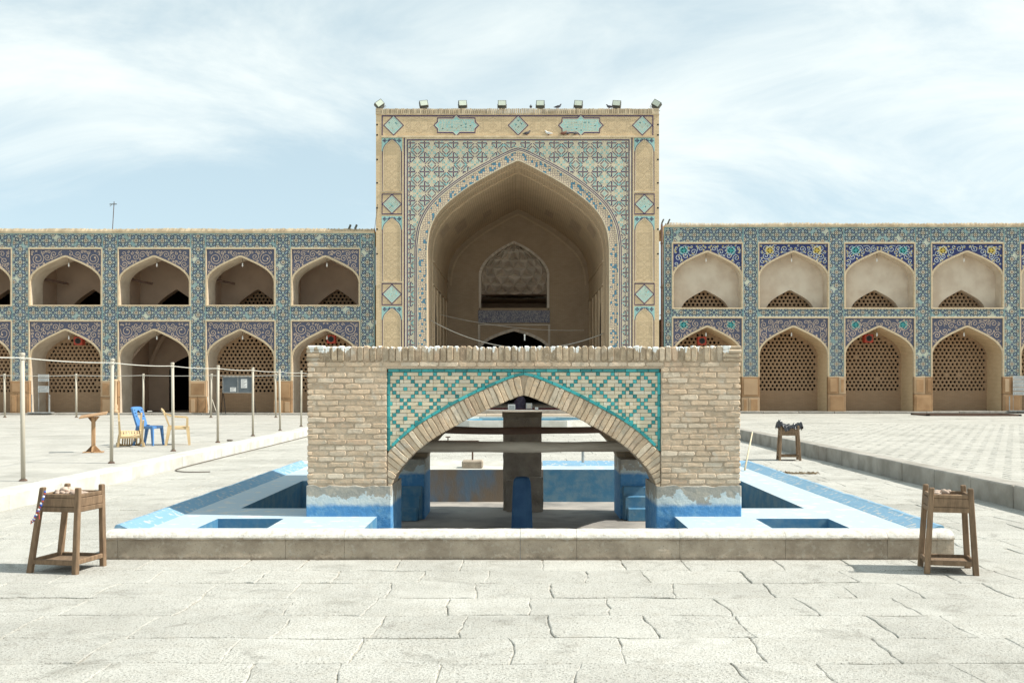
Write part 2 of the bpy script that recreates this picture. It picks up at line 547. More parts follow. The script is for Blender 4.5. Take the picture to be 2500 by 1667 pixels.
# --- kiosk
def brick_mat(name, a, bcol, c3, drip=None, rand=0.16):
    m, nt, N, L, B = nmat(name)
    b = NB(nt); co = b.coord()
    r = b.rand()
    c = b.mix(b.ramp(b.noise(co, 14, 5), 0.35, 0.7), a, bcol)
    c = b.mix(b.math('MULTIPLY', b.ramp(r, 0.6, 1.0), 0.85), c, c3)
    r2 = b.math('FRACT', b.math('MULTIPLY', r, 9.7))
    c = b.mix(b.math('MULTIPLY', b.ramp(r2, 0.8, 1.0), 0.4), c, (0.52, 0.35, 0.24))
    k = b.math('MULTIPLY_ADD', b.math('FRACT', b.math('MULTIPLY', r, 5.3)), 2*rand, 1-rand)
    cc = b.new('ShaderNodeCombineColor')
    for i in range(3): L.new(k, cc.inputs[i])
    c = b.mix(1.0, c, cc.outputs[0], 'MULTIPLY')
    # mortar smeared over the faces
    sm = b.noise(co, 11, 6, 0.7, 0.5)
    c = b.mix(b.math('MULTIPLY', b.ramp(sm, 0.52, 0.60), 0.75), c, (0.50, 0.415, 0.31))
    # lime bloom in patches
    c = b.mix(b.math('MULTIPLY', b.ramp(b.noise(co, 5.5, 5, 0.6), 0.56, 0.74), 0.5), c, (0.62, 0.585, 0.51))
    # grime
    c = b.mix(b.math('MULTIPLY', b.ramp(b.noise(b.mapping(co, (1, 1, 0.35)), 9, 6, 0.65, 0.4), 0.56, 0.78), 0.55), c, (0.17, 0.14, 0.11))
    if drip is not None:
        z = b.new('ShaderNodeSeparateXYZ'); L.new(co, z.inputs[0])
        nn = b.noise(b.mapping(co, (1, 0.2, 0.1)), 15, 3)
        h = b.math('SUBTRACT', drip, b.math('MULTIPLY', b.ramp(nn, 0.40, 0.68), 0.085))
        f = b.ramp(b.math('SUBTRACT', z.outputs['Z'], h), 0.008, 0.022)
        c = b.mix(b.math('MULTIPLY', f, 0.9), c, (0.80, 0.82, 0.80))
    L.new(c, B.inputs['Base Color'])
    B.inputs['Roughness'].default_value = 0.9
    B.inputs['Specular IOR Level'].default_value = 0.2
    n1 = b.bump(b.noise(co, 75, 4, 0.65), 0.45, 0.006)
    L.new(b.bump(b.noise(co, 18, 4, 0.6), 0.6, 0.012, n1), B.inputs['Normal'])
    return m
m_brick = brick_mat('weathered_buff_brick', (0.64, 0.49, 0.345), (0.56, 0.425, 0.295), (0.71, 0.60, 0.465), rand=0.11)
m_brick_top = brick_mat('stained_soldier_brick', (0.49, 0.385, 0.265), (0.33, 0.255, 0.175), (0.58, 0.48, 0.36), drip=2.0, rand=0.26)
m_vouss = brick_mat('arch_ring_brick', (0.64, 0.495, 0.34), (0.54, 0.41, 0.28), (0.70, 0.60, 0.46), rand=0.16)
m_mortar = simple('old_mortar', (0.56, 0.445, 0.325), (0.43, 0.335, 0.24), 8, 0.95, 0.8, 45, 0.015)
m_pbrick = simple('cream_panel_brick', (0.74, 0.64, 0.47), (0.64, 0.54, 0.38), 10, 0.75, 0.25, 60, 0.004, rand=0.10, col3=(0.70, 0.63, 0.50))
m_pmortar = simple('panel_joint', (0.50, 0.42, 0.31), (0.42, 0.35, 0.25), 20, 0.9, 0.2)
m_teal = simple('turquoise_glaze', (0.018, 0.25, 0.255), (0.035, 0.34, 0.34), 9, 0.3, 0.12, 50, 0.003, rand=0.28, col3=(0.06, 0.42, 0.42), spec=0.5)

def base_plaster(name, z_blue, z_white, z_top):
    """painted foot of the piers: blue below, flaking whitewash, bare cement above"""
    m, nt, N, L, B = nmat(name)
    b = NB(nt); co = b.coord()
    z = b.new('ShaderNodeSeparateXYZ'); L.new(co, z.inputs[0])
    zz = z.outputs['Z']
    n1 = b.noise(co, 4.5, 6, 0.6)
    n2 = b.noise(co, 13, 5, 0.6)
    cem = b.mix(b.ramp(n2, 0.4, 0.65), (0.33, 0.315, 0.275), (0.43, 0.385, 0.315))
    white = b.mix(b.ramp(n2, 0.35, 0.7), (0.50, 0.58, 0.60), (0.60, 0.64, 0.62))
    blue = b.mix(b.ramp(n2, 0.42, 0.75), (0.07, 0.25, 0.50), (0.17, 0.37, 0.56))
    jz = b.math('ADD', zz, b.math('MULTIPLY', b.math('SUBTRACT', n2, 0.5), 0.05))
    hw = b.math('ADD', z_white, b.math('MULTIPLY', b.math('SUBTRACT', n1, 0.47), 0.75))
    c = b.mix(b.ramp(b.math('SUBTRACT', hw, jz), -0.004, 0.012), cem, white)
    c = b.mix(b.ramp(b.math('SUBTRACT', z_blue, jz), -0.03, 0.03), c, blue)
    L.new(c, B.inputs['Base Color'])
    B.inputs['Roughness'].default_value = 0.75
    n = b.bump(b.noise(co, 40, 5, 0.6), 0.5, 0.01)
    L.new(b.bump(n1, 0.6, 0.03, n), B.inputs['Normal'])
    return m
m_base = base_plaster('painted_pier_foot', 0.335, 0.40, 0.53)
def inner_mat():
    m, nt, N, L, B = nmat('kiosk_inner_face')
    b = NB(nt); co = b.coord()
    s = b.new('ShaderNodeSeparateXYZ'); L.new(co, s.inputs[0])
    n1 = b.noise(co, 3.2, 6, 0.6); n2 = b.noise(co, 14, 5)
    cv = b.new('ShaderNodeCombineXYZ')
    L.new(b.math('ADD', s.outputs['X'], s.outputs['Y']), cv.inputs[0]); L.new(s.outputs['Z'], cv.inputs[1])
    br = b.new('ShaderNodeTexBrick')
    L.new(cv.outputs[0], br.inputs['Vector'])
    br.inputs['Scale'].default_value = 1.0
    br.inputs['Brick Width'].default_value = 0.22; br.inputs['Row Height'].default_value = 0.06
    br.inputs['Mortar Size'].default_value = 0.008; br.inputs['Mortar Smooth'].default_value = 0.3
    br.inputs['Color1'].default_value = (0.44, 0.35, 0.25, 1); br.inputs['Color2'].default_value = (0.36, 0.28, 0.19, 1)
    br.inputs['Mortar'].default_value = (0.30, 0.25, 0.19, 1)
    blue = b.mix(b.ramp(n2, 0.4, 0.75), (0.045, 0.165, 0.36), (0.10, 0.24, 0.42))
    top = b.math('ADD', 0.45, b.math('MULTIPLY', b.math('SUBTRACT', n1, 0.5), 0.16))
    f = b.ramp(b.math('SUBTRACT', top, s.outputs['Z']), -0.03, 0.03)
    c = b.mix(f, br.outputs['Color'], blue)
    L.new(c, B.inputs['Base Color'])
    B.inputs['Roughness'].default_value = 0.85
    n = b.bump(br.outputs['Fac'], -0.4, 0.01)
    L.new(b.bump(n2, 0.5, 0.015, n), B.inputs['Normal'])
    return m
m_inner = inner_mat()
m_blue_ledge = simple('faded_blue_paint', (0.40, 0.49, 0.545), (0.53, 0.54, 0.52), 5.5, 0.75, 0.5, 30, 0.010, lo=0.57, hi=0.63)
m_blue_rim = simple('chipped_blue_rim_paint', (0.19, 0.34, 0.47), (0.42, 0.45, 0.45), 15, 0.85, 0.5, 30, 0.012, lo=0.55, hi=0.63)
m_blue_wall = simple('blue_basin_paint', (0.075, 0.225, 0.38), (0.16, 0.29, 0.39), 7, 0.6, 0.4, 30, 0.008)
m_rust_wall = simple('rust_stained_blue_cement', (0.20, 0.165, 0.13), (0.12, 0.20, 0.29), 3.2, 0.8, 0.4, 30, 0.008, stretch=(1, 1, 0.45), lo=0.40, hi=0.72)
m_blue_dark = simple('deep_blue_paint', (0.03, 0.09, 0.195), (0.05, 0.125, 0.24), 6, 0.55, 0.3, 40, 0.006)
m_log = simple('grey_weathered_log', (0.52, 0.47, 0.39), (0.34, 0.29, 0.235), 6, 0.9, 0.7, 30, 0.012, stretch=(0.15, 1, 1))
m_log2 = simple('dark_brown_log', (0.23, 0.15, 0.115), (0.15, 0.095, 0.072), 6, 0.85, 0.5, 30, 0.01, stretch=(0.15, 1, 1))

# --- facades
m_grout = simple('cream_tile_grout', (0.58, 0.57, 0.44), (0.47, 0.49, 0.41), 6, 0.5, 0.1)
m_t_turq = simple('turquoise_mosaic', (0.17, 0.29, 0.30), (0.23, 0.34, 0.33), 2.0, 0.32, 0.1, rand=0.2, spec=0.4)
m_t_dark = simple('cobalt_mosaic', (0.038, 0.052, 0.105), (0.06, 0.085, 0.135), 2.0, 0.32, 0.1, rand=0.25, spec=0.4)
m_t_mid = simple('sky_blue_mosaic', (0.27, 0.36, 0.40), (0.36, 0.42, 0.42), 2.0, 0.32, 0.1, rand=0.15, spec=0.4)
m_t_brown = simple('umber_mosaic', (0.20, 0.12, 0.075), (0.26, 0.17, 0.10), 2.0, 0.4, 0.1)
m_t_cream = simple('cream_mosaic', (0.60, 0.57, 0.46), (0.51, 0.50, 0.43), 2.0, 0.4, 0.1)
m_sp_violet = simple('violet_blue_spandrel_ground', (0.052, 0.054, 0.105), (0.11, 0.12, 0.165), 22, 0.35, 0.1, spec=0.4)
m_sp_navy = simple('navy_spandrel_ground', (0.016, 0.022, 0.115), (0.03, 0.045, 0.15), 14, 0.32, 0.1, spec=0.4)
m_scroll = simple('peach_scroll_mosaic', (0.64, 0.49, 0.36), (0.55, 0.42, 0.33), 8, 0.4, 0.1)
m_scroll_w = simple('white_scroll_mosaic', (0.66, 0.68, 0.66), (0.50, 0.58, 0.62), 8, 0.4, 0.1)
m_yellow = simple('yellow_palmette', (0.66, 0.50, 0.12), (0.55, 0.38, 0.08), 8, 0.4, 0.1)
m_teal_pal = simple('turquoise_palmette', (0.05, 0.30, 0.30), (0.10, 0.38, 0.38), 8, 0.35, 0.1)
m_trim = simple('pale_brick_moulding', (0.62, 0.50, 0.34), (0.50, 0.39, 0.26), 12, 0.8, 0.3, 30, 0.01)
m_plaster_pale = simple('pale_niche_plaster', (0.66, 0.57, 0.46), (0.56, 0.46, 0.36), 1.3, 0.9, 0.2, 20, 0.01)
m_plaster_room = simple('brown_room_plaster', (0.55, 0.42, 0.32), (0.46, 0.345, 0.26), 0.9, 0.95, 0.2, 20, 0.01)
m_reveal = simple('cream_reveal_plaster', (0.62, 0.53, 0.42), (0.52, 0.43, 0.33), 2, 0.9, 0.2, 20, 0.01)
def brick_face(name, c1, c2, mo, bw=0.24, rh=0.062, ms=0.007, bump=0.3, var=0.25, dark=None):
    m, nt, N, L, B = nmat(name)
    b = NB(nt); co = b.coord()
    s = b.new('ShaderNodeSeparateXYZ'); L.new(co, s.inputs[0])
    cv = b.new('ShaderNodeCombineXYZ')
    L.new(b.math('ADD', s.outputs['X'], s.outputs['Y']), cv.inputs[0]); L.new(s.outputs['Z'], cv.inputs[1])
    br = b.new('ShaderNodeTexBrick')
    L.new(cv.outputs[0], br.inputs['Vector'])
    br.inputs['Scale'].default_value = 1.0
    br.inputs['Brick Width'].default_value = bw; br.inputs['Row Height'].default_value = rh
    br.inputs['Mortar Size'].default_value = ms; br.inputs['Mortar Smooth'].default_value = 0.2
    b.set(br.inputs['Color1'], c1); b.set(br.inputs['Color2'], c2); b.set(br.inputs['Mortar'], mo)
    c = b.mix(b.math('MULTIPLY', b.ramp(b.noise(co, 0.7, 6, 0.6), 0.4, 0.75), var), br.outputs['Color'], dark or tuple(x*0.6 for x in c2))
    L.new(c, B.inputs['Base Color'])
    B.inputs['Roughness'].default_value = 0.9
    B.inputs['Specular IOR Level'].default_value = 0.2
    n = b.bump(br.outputs['Fac'], -bump, 0.012)
    L.new(b.bump(b.noise(co, 25, 4), 0.25, 0.01, n), B.inputs['Normal'])
    return m
m_fbrick = brick_face('buff_facing_brick', (0.72, 0.555, 0.355), (0.66, 0.50, 0.31), (0.50, 0.375, 0.235))
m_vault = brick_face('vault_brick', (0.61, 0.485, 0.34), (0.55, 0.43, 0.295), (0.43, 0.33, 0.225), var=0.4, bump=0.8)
m_backwall = brick_face('darker_back_wall_brick', (0.50, 0.39, 0.28), (0.45, 0.345, 0.245), (0.36, 0.27, 0.19), var=0.45, bump=0.7)  # same brick pattern in a darker tone than the vault
m_grille = brick_face('terracotta_screen_brick', (0.42, 0.285, 0.18), (0.37, 0.25, 0.155), (0.31, 0.21, 0.135), bump=0.15)
m_dado = simple('orange_limestone_dado', (0.43, 0.265, 0.14), (0.33, 0.19, 0.095), 1.6, 0.7, 0.3, 25, 0.01, rand=0.16, col3=(0.50, 0.36, 0.23))
m_cornice = simple('eave_brick', (0.60, 0.49, 0.34), (0.46, 0.36, 0.24), 3, 0.9, 0.4, 20, 0.01, rand=0.2)
m_purple = simple('aubergine_glaze_line', (0.05, 0.035, 0.10), (0.08, 0.05, 0.12), 6, 0.4, 0.05)
m_iw_cream = simple('cream_banna_brick', (0.66, 0.585, 0.44), (0.58, 0.50, 0.36), 9, 0.6, 0.1)
m_iw_turq = simple('pale_turquoise_banna', (0.14, 0.42, 0.43), (0.24, 0.50, 0.49), 5, 0.35, 0.05, rand=0.2)
m_iw_turq2 = simple('soft_turquoise_banna', (0.30, 0.53, 0.51), (0.38, 0.57, 0.53), 5, 0.4, 0.05, rand=0.1)
m_relief = simple('raised_buff_brick', (0.66, 0.54, 0.365), (0.58, 0.46, 0.31), 6, 0.9, 0.2)
m_relief_d = simple('darker_relief_brick', (0.53, 0.415, 0.27), (0.48, 0.37, 0.24), 6, 0.9, 0.2)  # relief lines in a darker colour, laid as thin proud strips
def mosaic_band():
    m, nt, N, L, B = nmat('star_mosaic_band')
    b = NB(nt); co = b.coord()
    s = b.new('ShaderNodeSeparateXYZ'); L.new(co, s.inputs[0])
    cv = b.new('ShaderNodeCombineXYZ')
    L.new(s.outputs['X'], cv.inputs[0]); L.new(s.outputs['Z'], cv.inputs[1])
    v = b.new('ShaderNodeTexVoronoi'); v.feature = 'DISTANCE_TO_EDGE'; v.voronoi_dimensions = '2D'
    v.inputs['Scale'].default_value = 10; v.inputs['Randomness'].default_value = 0.55
    L.new(cv.outputs[0], v.inputs['Vector'])
    v2 = b.new('ShaderNodeTexVoronoi'); v2.voronoi_dimensions = '2D'
    v2.inputs['Scale'].default_value = 10; v2.inputs['Randomness'].default_value = 0.55
    L.new(cv.outputs[0], v2.inputs['Vector'])
    sc = b.new('ShaderNodeSeparateColor'); L.new(v2.outputs['Color'], sc.inputs[0])
    c = b.mix(b.ramp(sc.outputs[0], 0.78, 0.82), (0.68, 0.55, 0.38), (0.08, 0.26, 0.36))
    c = b.mix(b.ramp(v.outputs['Distance'], 0.10, 0.06), c, (0.10, 0.065, 0.10))
    L.new(c, B.inputs['Base Color']); B.inputs['Roughness'].default_value = 0.45
    return m
m_band = mosaic_band()
def inscription():
    m, nt, N, L, B = nmat('blue_inscription_band')
    b = NB(nt); co = b.coord()
    n = b.noise(b.mapping(co, (2.6, 1, 1.5)), 4.2, 3, 0.6, 1.2)
    c = b.mix(b.ramp(b.math('ABSOLUTE', b.math('SUBTRACT', n, 0.5)), 0.02, 0.05), (0.42, 0.42, 0.42), (0.12, 0.12, 0.19))
    L.new(c, B.inputs['Base Color']); B.inputs['Roughness'].default_value = 0.5
    return m
m_inscr = inscription()
m_muq = simple('grey_brown_muqarnas', (0.70, 0.63, 0.55), (0.60, 0.53, 0.45), 1.2, 0.9, 0.3, 15, 0.02, rand=0.14)
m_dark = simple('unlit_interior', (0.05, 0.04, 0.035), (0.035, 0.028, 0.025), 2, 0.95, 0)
m_carpet = simple('maroon_carpet', (0.16, 0.025, 0.03), (0.09, 0.012, 0.018), 6, 0.95, 0.2)

# --- small things
m_wood = simple('weathered_stool_wood', (0.255, 0.17, 0.105), (0.165, 0.11, 0.068), 9, 0.8, 0.5, 40, 0.006, rand=0.18, stretch=(4, 4, 0.7))
m_wood_pale = simple('varnished_lectern_wood', (0.44, 0.27, 0.145), (0.34, 0.20, 0.10), 7, 0.55, 0.2, 40, 0.004, stretch=(4, 4, 0.6))
m_pebble = simple('pale_clay_stone', (0.55, 0.44, 0.36), (0.45, 0.34, 0.27), 20, 0.9, 0.3, 50, 0.004, rand=0.2)
m_post = simple('cream_painted_steel', (0.47, 0.43, 0.35), (0.33, 0.28, 0.21), 5, 0.5, 0.15, 30, 0.003, lo=0.5, hi=0.8, stretch=(1, 1, 0.3))
m_rope = simple('white_rope', (0.60, 0.59, 0.54), (0.5, 0.48, 0.42), 30, 0.9, 0.3, 120, 0.003)
m_blue_pl = simple('blue_plastic', (0.07, 0.20, 0.47), (0.09, 0.24, 0.50), 4, 0.4, 0.05, spec=0.5)
m_beige_pl = simple('beige_plastic', (0.60, 0.45, 0.25), (0.53, 0.38, 0.20), 4, 0.45, 0.05, spec=0.45)
m_black_pl = simple('black_bin_bag', (0.018, 0.018, 0.022), (0.03, 0.03, 0.035), 12, 0.28, 0.6, 30, 0.01, spec=0.6)
m_steel = simple('dull_galvanised_steel', (0.40, 0.41, 0.40), (0.30, 0.30, 0.29), 8, 0.5, 0.1, metal=0.4)
m_iron = simple('rusty_iron', (0.14, 0.085, 0.06), (0.08, 0.055, 0.045), 20, 0.8, 0.3)
m_lampglass = simple('floodlight_glass', (0.55, 0.60, 0.50), (0.48, 0.53, 0.45), 6, 0.2, 0.0, spec=0.5)
m_lampbody = simple('floodlight_casing', (0.11, 0.115, 0.10), (0.08, 0.08, 0.07), 6, 0.5, 0.1)
m_red = simple('red_speaker_box', (0.42, 0.055, 0.03), (0.34, 0.04, 0.025), 6, 0.5, 0.1)
m_black = simple('matt_black', (0.015, 0.013, 0.012), (0.02, 0.018, 0.016), 6, 0.7, 0)
m_bulb = simple('white_bulb_glass', (0.82, 0.82, 0.80), (0.78, 0.78, 0.76), 6, 0.25, 0, spec=0.5)
m_board = simple('slate_notice_glass', (0.085, 0.105, 0.12), (0.11, 0.13, 0.145), 3, 0.25, 0, spec=0.5)
m_paper = simple('white_paper', (0.78, 0.78, 0.76), (0.72, 0.72, 0.70), 3, 0.8, 0)
m_sign = simple('grey_white_sign', (0.50, 0.51, 0.50), (0.43, 0.44, 0.43), 3, 0.5, 0)
m_ink = simple('grey_print', (0.16, 0.16, 0.17), (0.20, 0.20, 0.20), 30, 0.7, 0)
m_water = simple('green_pool_water', (0.03, 0.16, 0.16), (0.03, 0.18, 0.18), 2, 0.06, 0.1, 3, 0.02, spec=0.5)
m_pool_blue = simple('blue_pool_paint', (0.06, 0.28, 0.45), (0.10, 0.33, 0.48), 3, 0.5, 0.1)
m_pigeon = simple('slate_pigeon_feather', (0.10, 0.10, 0.12), (0.05, 0.05, 0.06), 14, 0.7, 0)
m_pigeon_w = simple('white_pigeon_feather', (0.75, 0.75, 0.74), (0.68, 0.68, 0.67), 14, 0.7, 0)
m_pigeon_b = simple('brown_pigeon_feather', (0.22, 0.10, 0.07), (0.14, 0.06, 0.04), 14, 0.7, 0)
m_cable = simple('pale_cable', (0.50, 0.48, 0.44), (0.4, 0.38, 0.34), 14, 0.7, 0)
m_cable_d = simple('dark_cable', (0.15, 0.125, 0.10), (0.10, 0.085, 0.07), 14, 0.7, 0)
m_twig = simple('dry_twig', (0.20, 0.15, 0.09), (0.12, 0.09, 0.05), 14, 0.9, 0, rand=0.3)
m_bamboo = simple('pale_stick', (0.66, 0.57, 0.40), (0.58, 0.48, 0.33), 14, 0.7, 0)
m_cloth = simple('dark_cloth', (0.035, 0.025, 0.045), (0.06, 0.05, 0.07), 8, 0.9, 0.3)
m_bead_b = simple('blue_bead', (0.04, 0.10, 0.40), (0.05, 0.12, 0.42), 6, 0.4, 0)
m_bead_r = simple('red_bead', (0.35, 0.08, 0.05), (0.30, 0.07, 0.05), 6, 0.4, 0)

# ================================================================== ground and paving
POOL_X0, POOL_X1, POOL_Y0, POOL_Y1 = -3.78, 3.99, 9.10, 17.2
LEFT_Z, RIGHT_Z = 0.21, 0.285
LEFT_X, RIGHT_X = -6.5, 6.4
FACE_Y = 45.6

mb = MB()
gx = [-160, POOL_X0+0.06, POOL_X1-0.06, 160]; gy = [-120, POOL_Y0+0.06, POOL_Y1-0.06, 220]
for i in range(3):
    for j in range(3):
        if i == 1 and j == 1: continue
        mb.poly([(gx[i], gy[j], -0.011), (gx[i+1], gy[j], -0.011), (gx[i+1], gy[j+1], -0.011), (gx[i], gy[j+1], -0.011)])
ground = tag(mb.build('ground', m_ground), 'sandy earth showing in the joints between the pale paving slabs', 'ground', kind='structure')

def slab_piece(mb, x0, x1, y0, y1, zt, zb, jit, r, bev=0.006, nper=4, skew=0.0, wear=False):
    """one worn slab: wavy outline, softened top edge"""
    o = []
    mx, my = (x0+x1)/2, (y0+y1)/2
    seed_ = r.random()*50
    def side(ax, ay, bx, by, n):
        for i in range(n):
            t = i/n
            px_, py_ = ax+(bx-ax)*t, ay+(by-ay)*t
            k = 0.0
            if wear: k = max(0.0, mnoise.noise(Vector((px_*1.3+9, py_*1.3, seed_)))*0.075-0.012)
            # worn stretches draw back from the joint
            dx, dy = mx-px_, my-py_
            if abs(ax-bx) > abs(ay-by): dx = 0
            else: dy = 0; k *= 0.16
            L_ = math.hypot(dx, dy) or 1
            wx = wy = 0.0
            if wear:        # joints wander; neighbours share the drift
                q_ = Vector((px_*1.7, py_*1.7, 3.3)); q2_ = Vector((px_*6.1, py_*6.1, 8.8))
                wx = mnoise.noise(q_)*0.055+mnoise.noise(q2_)*0.020; wy = mnoise.noise(q_+Vector((31, 7, 0)))*0.040+mnoise.noise(q2_+Vector((5, 17, 0)))*0.014
                if py_ > POOL_Y0-0.35 and py_ < POOL_Y1+0.35 and POOL_X0-0.35 < px_ < POOL_X1+0.35: wx = wy = 0.0
            o.append((px_+dx/L_*k+wx + r.uniform(-jit, jit), py_+dy/L_*k+wy + r.uniform(-jit, jit)*0.7))
    nx = max(2, int(nper*min(2.0, (x1-x0)/0.8))); ny = max(2, int(nper*min(2.0, (y1-y0)/0.8)))
    side(x0+skew, y0, x1+skew, y0, nx); side(x1+skew, y0, x1-skew, y1, ny)
    side(x1-skew, y1, x0-skew, y1, nx); side(x0-skew, y1, x0+skew, y0, ny)
    n = len(o); cx = sum(p[0] for p in o)/n; cy_ = sum(p[1] for p in o)/n
    tx = r.uniform(-0.0025, 0.0025); ty = r.uniform(-0.0025, 0.0025)
    vs = []
    for x, y in o:
        L = math.hypot(cx-x, cy_-y) or 1
        xx = x+(cx-x)/L*bev*1.6; yy = y+(cy_-y)/L*bev*1.6
        vs.append((xx, yy, zt+(xx-cx)*tx+(yy-cy_)*ty))
    for x, y in o: vs.append((x, y, zt-bev))
    for x, y in o: vs.append((x, y, zb))
    fs = [tuple(range(n))]
    for k in range(2):
        for i in range(n):
            j = (i+1) % n
            fs.append((k*n+i, (k+1)*n+i, (k+1)*n+j, k*n+j))
    mb.mesh(vs, fs)

def lay(parent, name, mat, pieces, limit, zt, zb, jit, r, bev, nper, stuff_name):
    """the largest pieces in the picture become parts, the rest one joined part"""
    def size(p):
        x0, x1, y0, y1 = p
        y = (y0+y1)/2
        if y < 4.9: return 0
        px = 1265 + 2430*((x0+x1)/2)/y
        if px < -60 or px > 2560: return 0
        return (x1-x0)*(y1-y0)/y**3
    pieces = sorted(pieces, key=size, reverse=True)
    for p in pieces[:limit]:
        mb = MB()
        slab_piece(mb, *p, zt+r.uniform(-0.003, 0.003), zb, jit, r, bev, nper, r.uniform(-0.004, 0.004) if jit > 0.006 else 0, jit > 0.005)
        mb.build(name, mat, parent)
    if len(pieces) > limit:
        mb = MB()
        for p in pieces[limit:]:
            slab_piece(mb, *p, zt+r.uniform(-0.003, 0.003), zb, jit, r, bev, 2)
        tag(mb.build(stuff_name, mat, parent), kind='stuff')

def rows(x0, x1, y0, y1, dmin, dmax, lmin, lmax, gap, r, holes=()):
    out = []
    y = y0
    while y < y1-0.2:
        d = min(r.uniform(dmin, dmax), y1-y)
        x = x0 - r.uniform(0, lmax*0.6)
        while x < x1:
            l = r.uniform(lmin, lmax)
            a, b = max(x, x0), min(x+l, x1)
            x += l
            if b-a < 0.15: continue
            cells = [(a+gap, b-gap, y+gap, y+d-gap)]
            for hx0, hx1, hy0, hy1 in holes:
                nc = []
                for (p, q, s, t) in cells:
                    if q <= hx0 or p >= hx1 or t <= hy0 or s >= hy1: nc.append((p, q, s, t)); continue
                    if s < hy0-0.1: nc.append((p, q, s, hy0-gap))
                    if t > hy1+0.1: nc.append((p, q, hy1+gap, t))
                    if p < hx0-0.1: nc.append((p, hx0-gap, max(s, hy0), min(t, hy1)))
                    if q > hx1+0.1: nc.append((hx1+gap, q, max(s, hy0), min(t, hy1)))
                cells = nc
            out.extend(c for c in cells if c[1]-c[0] > 0.08 and c[3]-c[2] > 0.08)
        y += d
    return out

r = random.Random(11)
pool_hole = (POOL_X0-0.005, POOL_X1+0.005, POOL_Y0-0.005, POOL_Y1+0.005)
far_hole = (-3.3, 3.3, 35.6, 40.4)
pieces = rows(LEFT_X+0.01, RIGHT_X-0.01, -14, 44.6, 0.52, 0.64, 0.48, 0.92, 0.0024, r, (pool_hole, far_hole))
plaza = empty('courtyard_pavement', (0, 8, 0))
tag(plaza, 'sunlit walk of large cracked pale stone slabs around the basin', 'pavement', kind='structure')
lay(plaza, 'slab', m_slab, pieces, 290, 0.0, -0.05, 0.0065, r, 0.005, 11, 'far_slabs')

# raised court on the viewer's left, with its long kerb
terr_l = empty('terrace_pavement', (-10, 20, 0))
tag(terr_l, 'raised pale paving behind the bright kerb, holding the plastic chairs', 'pavement', kind='structure')
mb = MB(); mb.box(-80, LEFT_X-0.36, -14, FACE_Y-0.4, -0.2, LEFT_Z-0.011)
mb.build('bedding', m_ground, terr_l)
pieces = rows(-34, LEFT_X-0.365, 6, FACE_Y-0.45, 0.7, 1.1, 0.9, 1.5, 0.0025, r)
lay(terr_l, 'slab', m_slab_left, pieces, 180, LEFT_Z, LEFT_Z-0.06, 0.004, r, 0.003, 3, 'far_slabs')
kerb_l = empty('kerb', (LEFT_X, 20, 0))
tag(kerb_l, 'long pale kerb lit by the sun below the rope posts', 'kerb', kind='structure')
y = -12.0
while y < 44.5:
    l = r.uniform(0.95, 1.5)
    mb = MB()
    dz = r.uniform(-0.004, 0.004); dx = r.uniform(-0.006, 0.006)
    mb.bevbox(LEFT_X-0.362, LEFT_X+dx, y+0.004, min(y+l, 44.55)-0.004, -0.1, LEFT_Z+0.012+dz, 0.022)
    mb.build('kerb_stone', m_kerb_pale, kerb_l)
    y += l

# raised court on the viewer's right
terr_r = empty('terrace_pavement', (10, 20, 0))
tag(terr_r, 'raised court of small square pavers in rows behind the shaded kerb', 'pavement', kind='structure')
mb = MB(); mb.box(RIGHT_X+0.30, 80, -14, FACE_Y-0.4, -0.2, RIGHT_Z-0.024)
mb.build('bedding', m_dirt, terr_r)
pieces = []
P = 0.285
y = 9.0; k = 0
while y < 33.0:
    x = RIGHT_X+0.31 + (0.5*P if k % 2 else 0)
    if k % 2: pieces.append((RIGHT_X+0.31+0.004, x-0.004, y+0.005, y+P-0.005))
    while x < min(26, 0.53*y+2.2) :
        pieces.append((x+0.007, x+P-0.007, y+0.008, y+P-0.008)); x += P
    y += P; k += 1
lay(terr_r, 'paver', m_paver, pieces, 280, RIGHT_Z, RIGHT_Z-0.05, 0.004, r, 0.005, 2, 'far_pavers')
pieces = rows(RIGHT_X+0.31, 40, 33.0, FACE_Y-0.75, 0.28, 0.29, 2.2, 3.4, 0.004, r)
pieces += [p for p in rows(20, 40, 5, 33.0, 0.56, 0.58, 2.2, 3.4, 0.004, r) if p[0] > min(26, 0.53*p[2]+2.2)+0.3]
mb = MB()
for p in pieces: slab_piece(mb, *p, RIGHT_Z+r.uniform(-0.002, 0.002), RIGHT_Z-0.05, 0.002, r, 0.005, 2)
tag(mb.build('outer_pavers', m_paver, terr_r), kind='stuff')
kerb_r = empty('kerb', (RIGHT_X, 20, 0))
tag(kerb_r, 'tall grey stone kerb with its face in shade, opposite the rope posts', 'kerb', kind='structure')
y = -12.0
while y < 44.5:
    l = r.choice((0.55, 0.7, 0.95, 1.15, 1.3))*r.uniform(0.95, 1.05)
    mb = MB()
    mb.bevbox(RIGHT_X+r.uniform(-0.006, 0.006), RIGHT_X+0.302, y+0.010, min(y+l, 44.55)-0.010, -0.1, RIGHT_Z+0.01+r.uniform(-0.004, 0.004), 0.016)
    mb.build('kerb_stone', m_kerb, kerb_r)
    y += l

# ================================================================== basin
KX, KY0, KH = 0.06, 10.45, 2.275          # kiosk: middle, front plane, half width
KYC = KY0 + KH
LEDGE, FLOOR = 0.215, -0.31
pool = empty('ablution_basin', (0.1, 13.1, 0))
tag(pool, 'blue painted ablution basin with a low cement rim around the brick kiosk', 'basin')
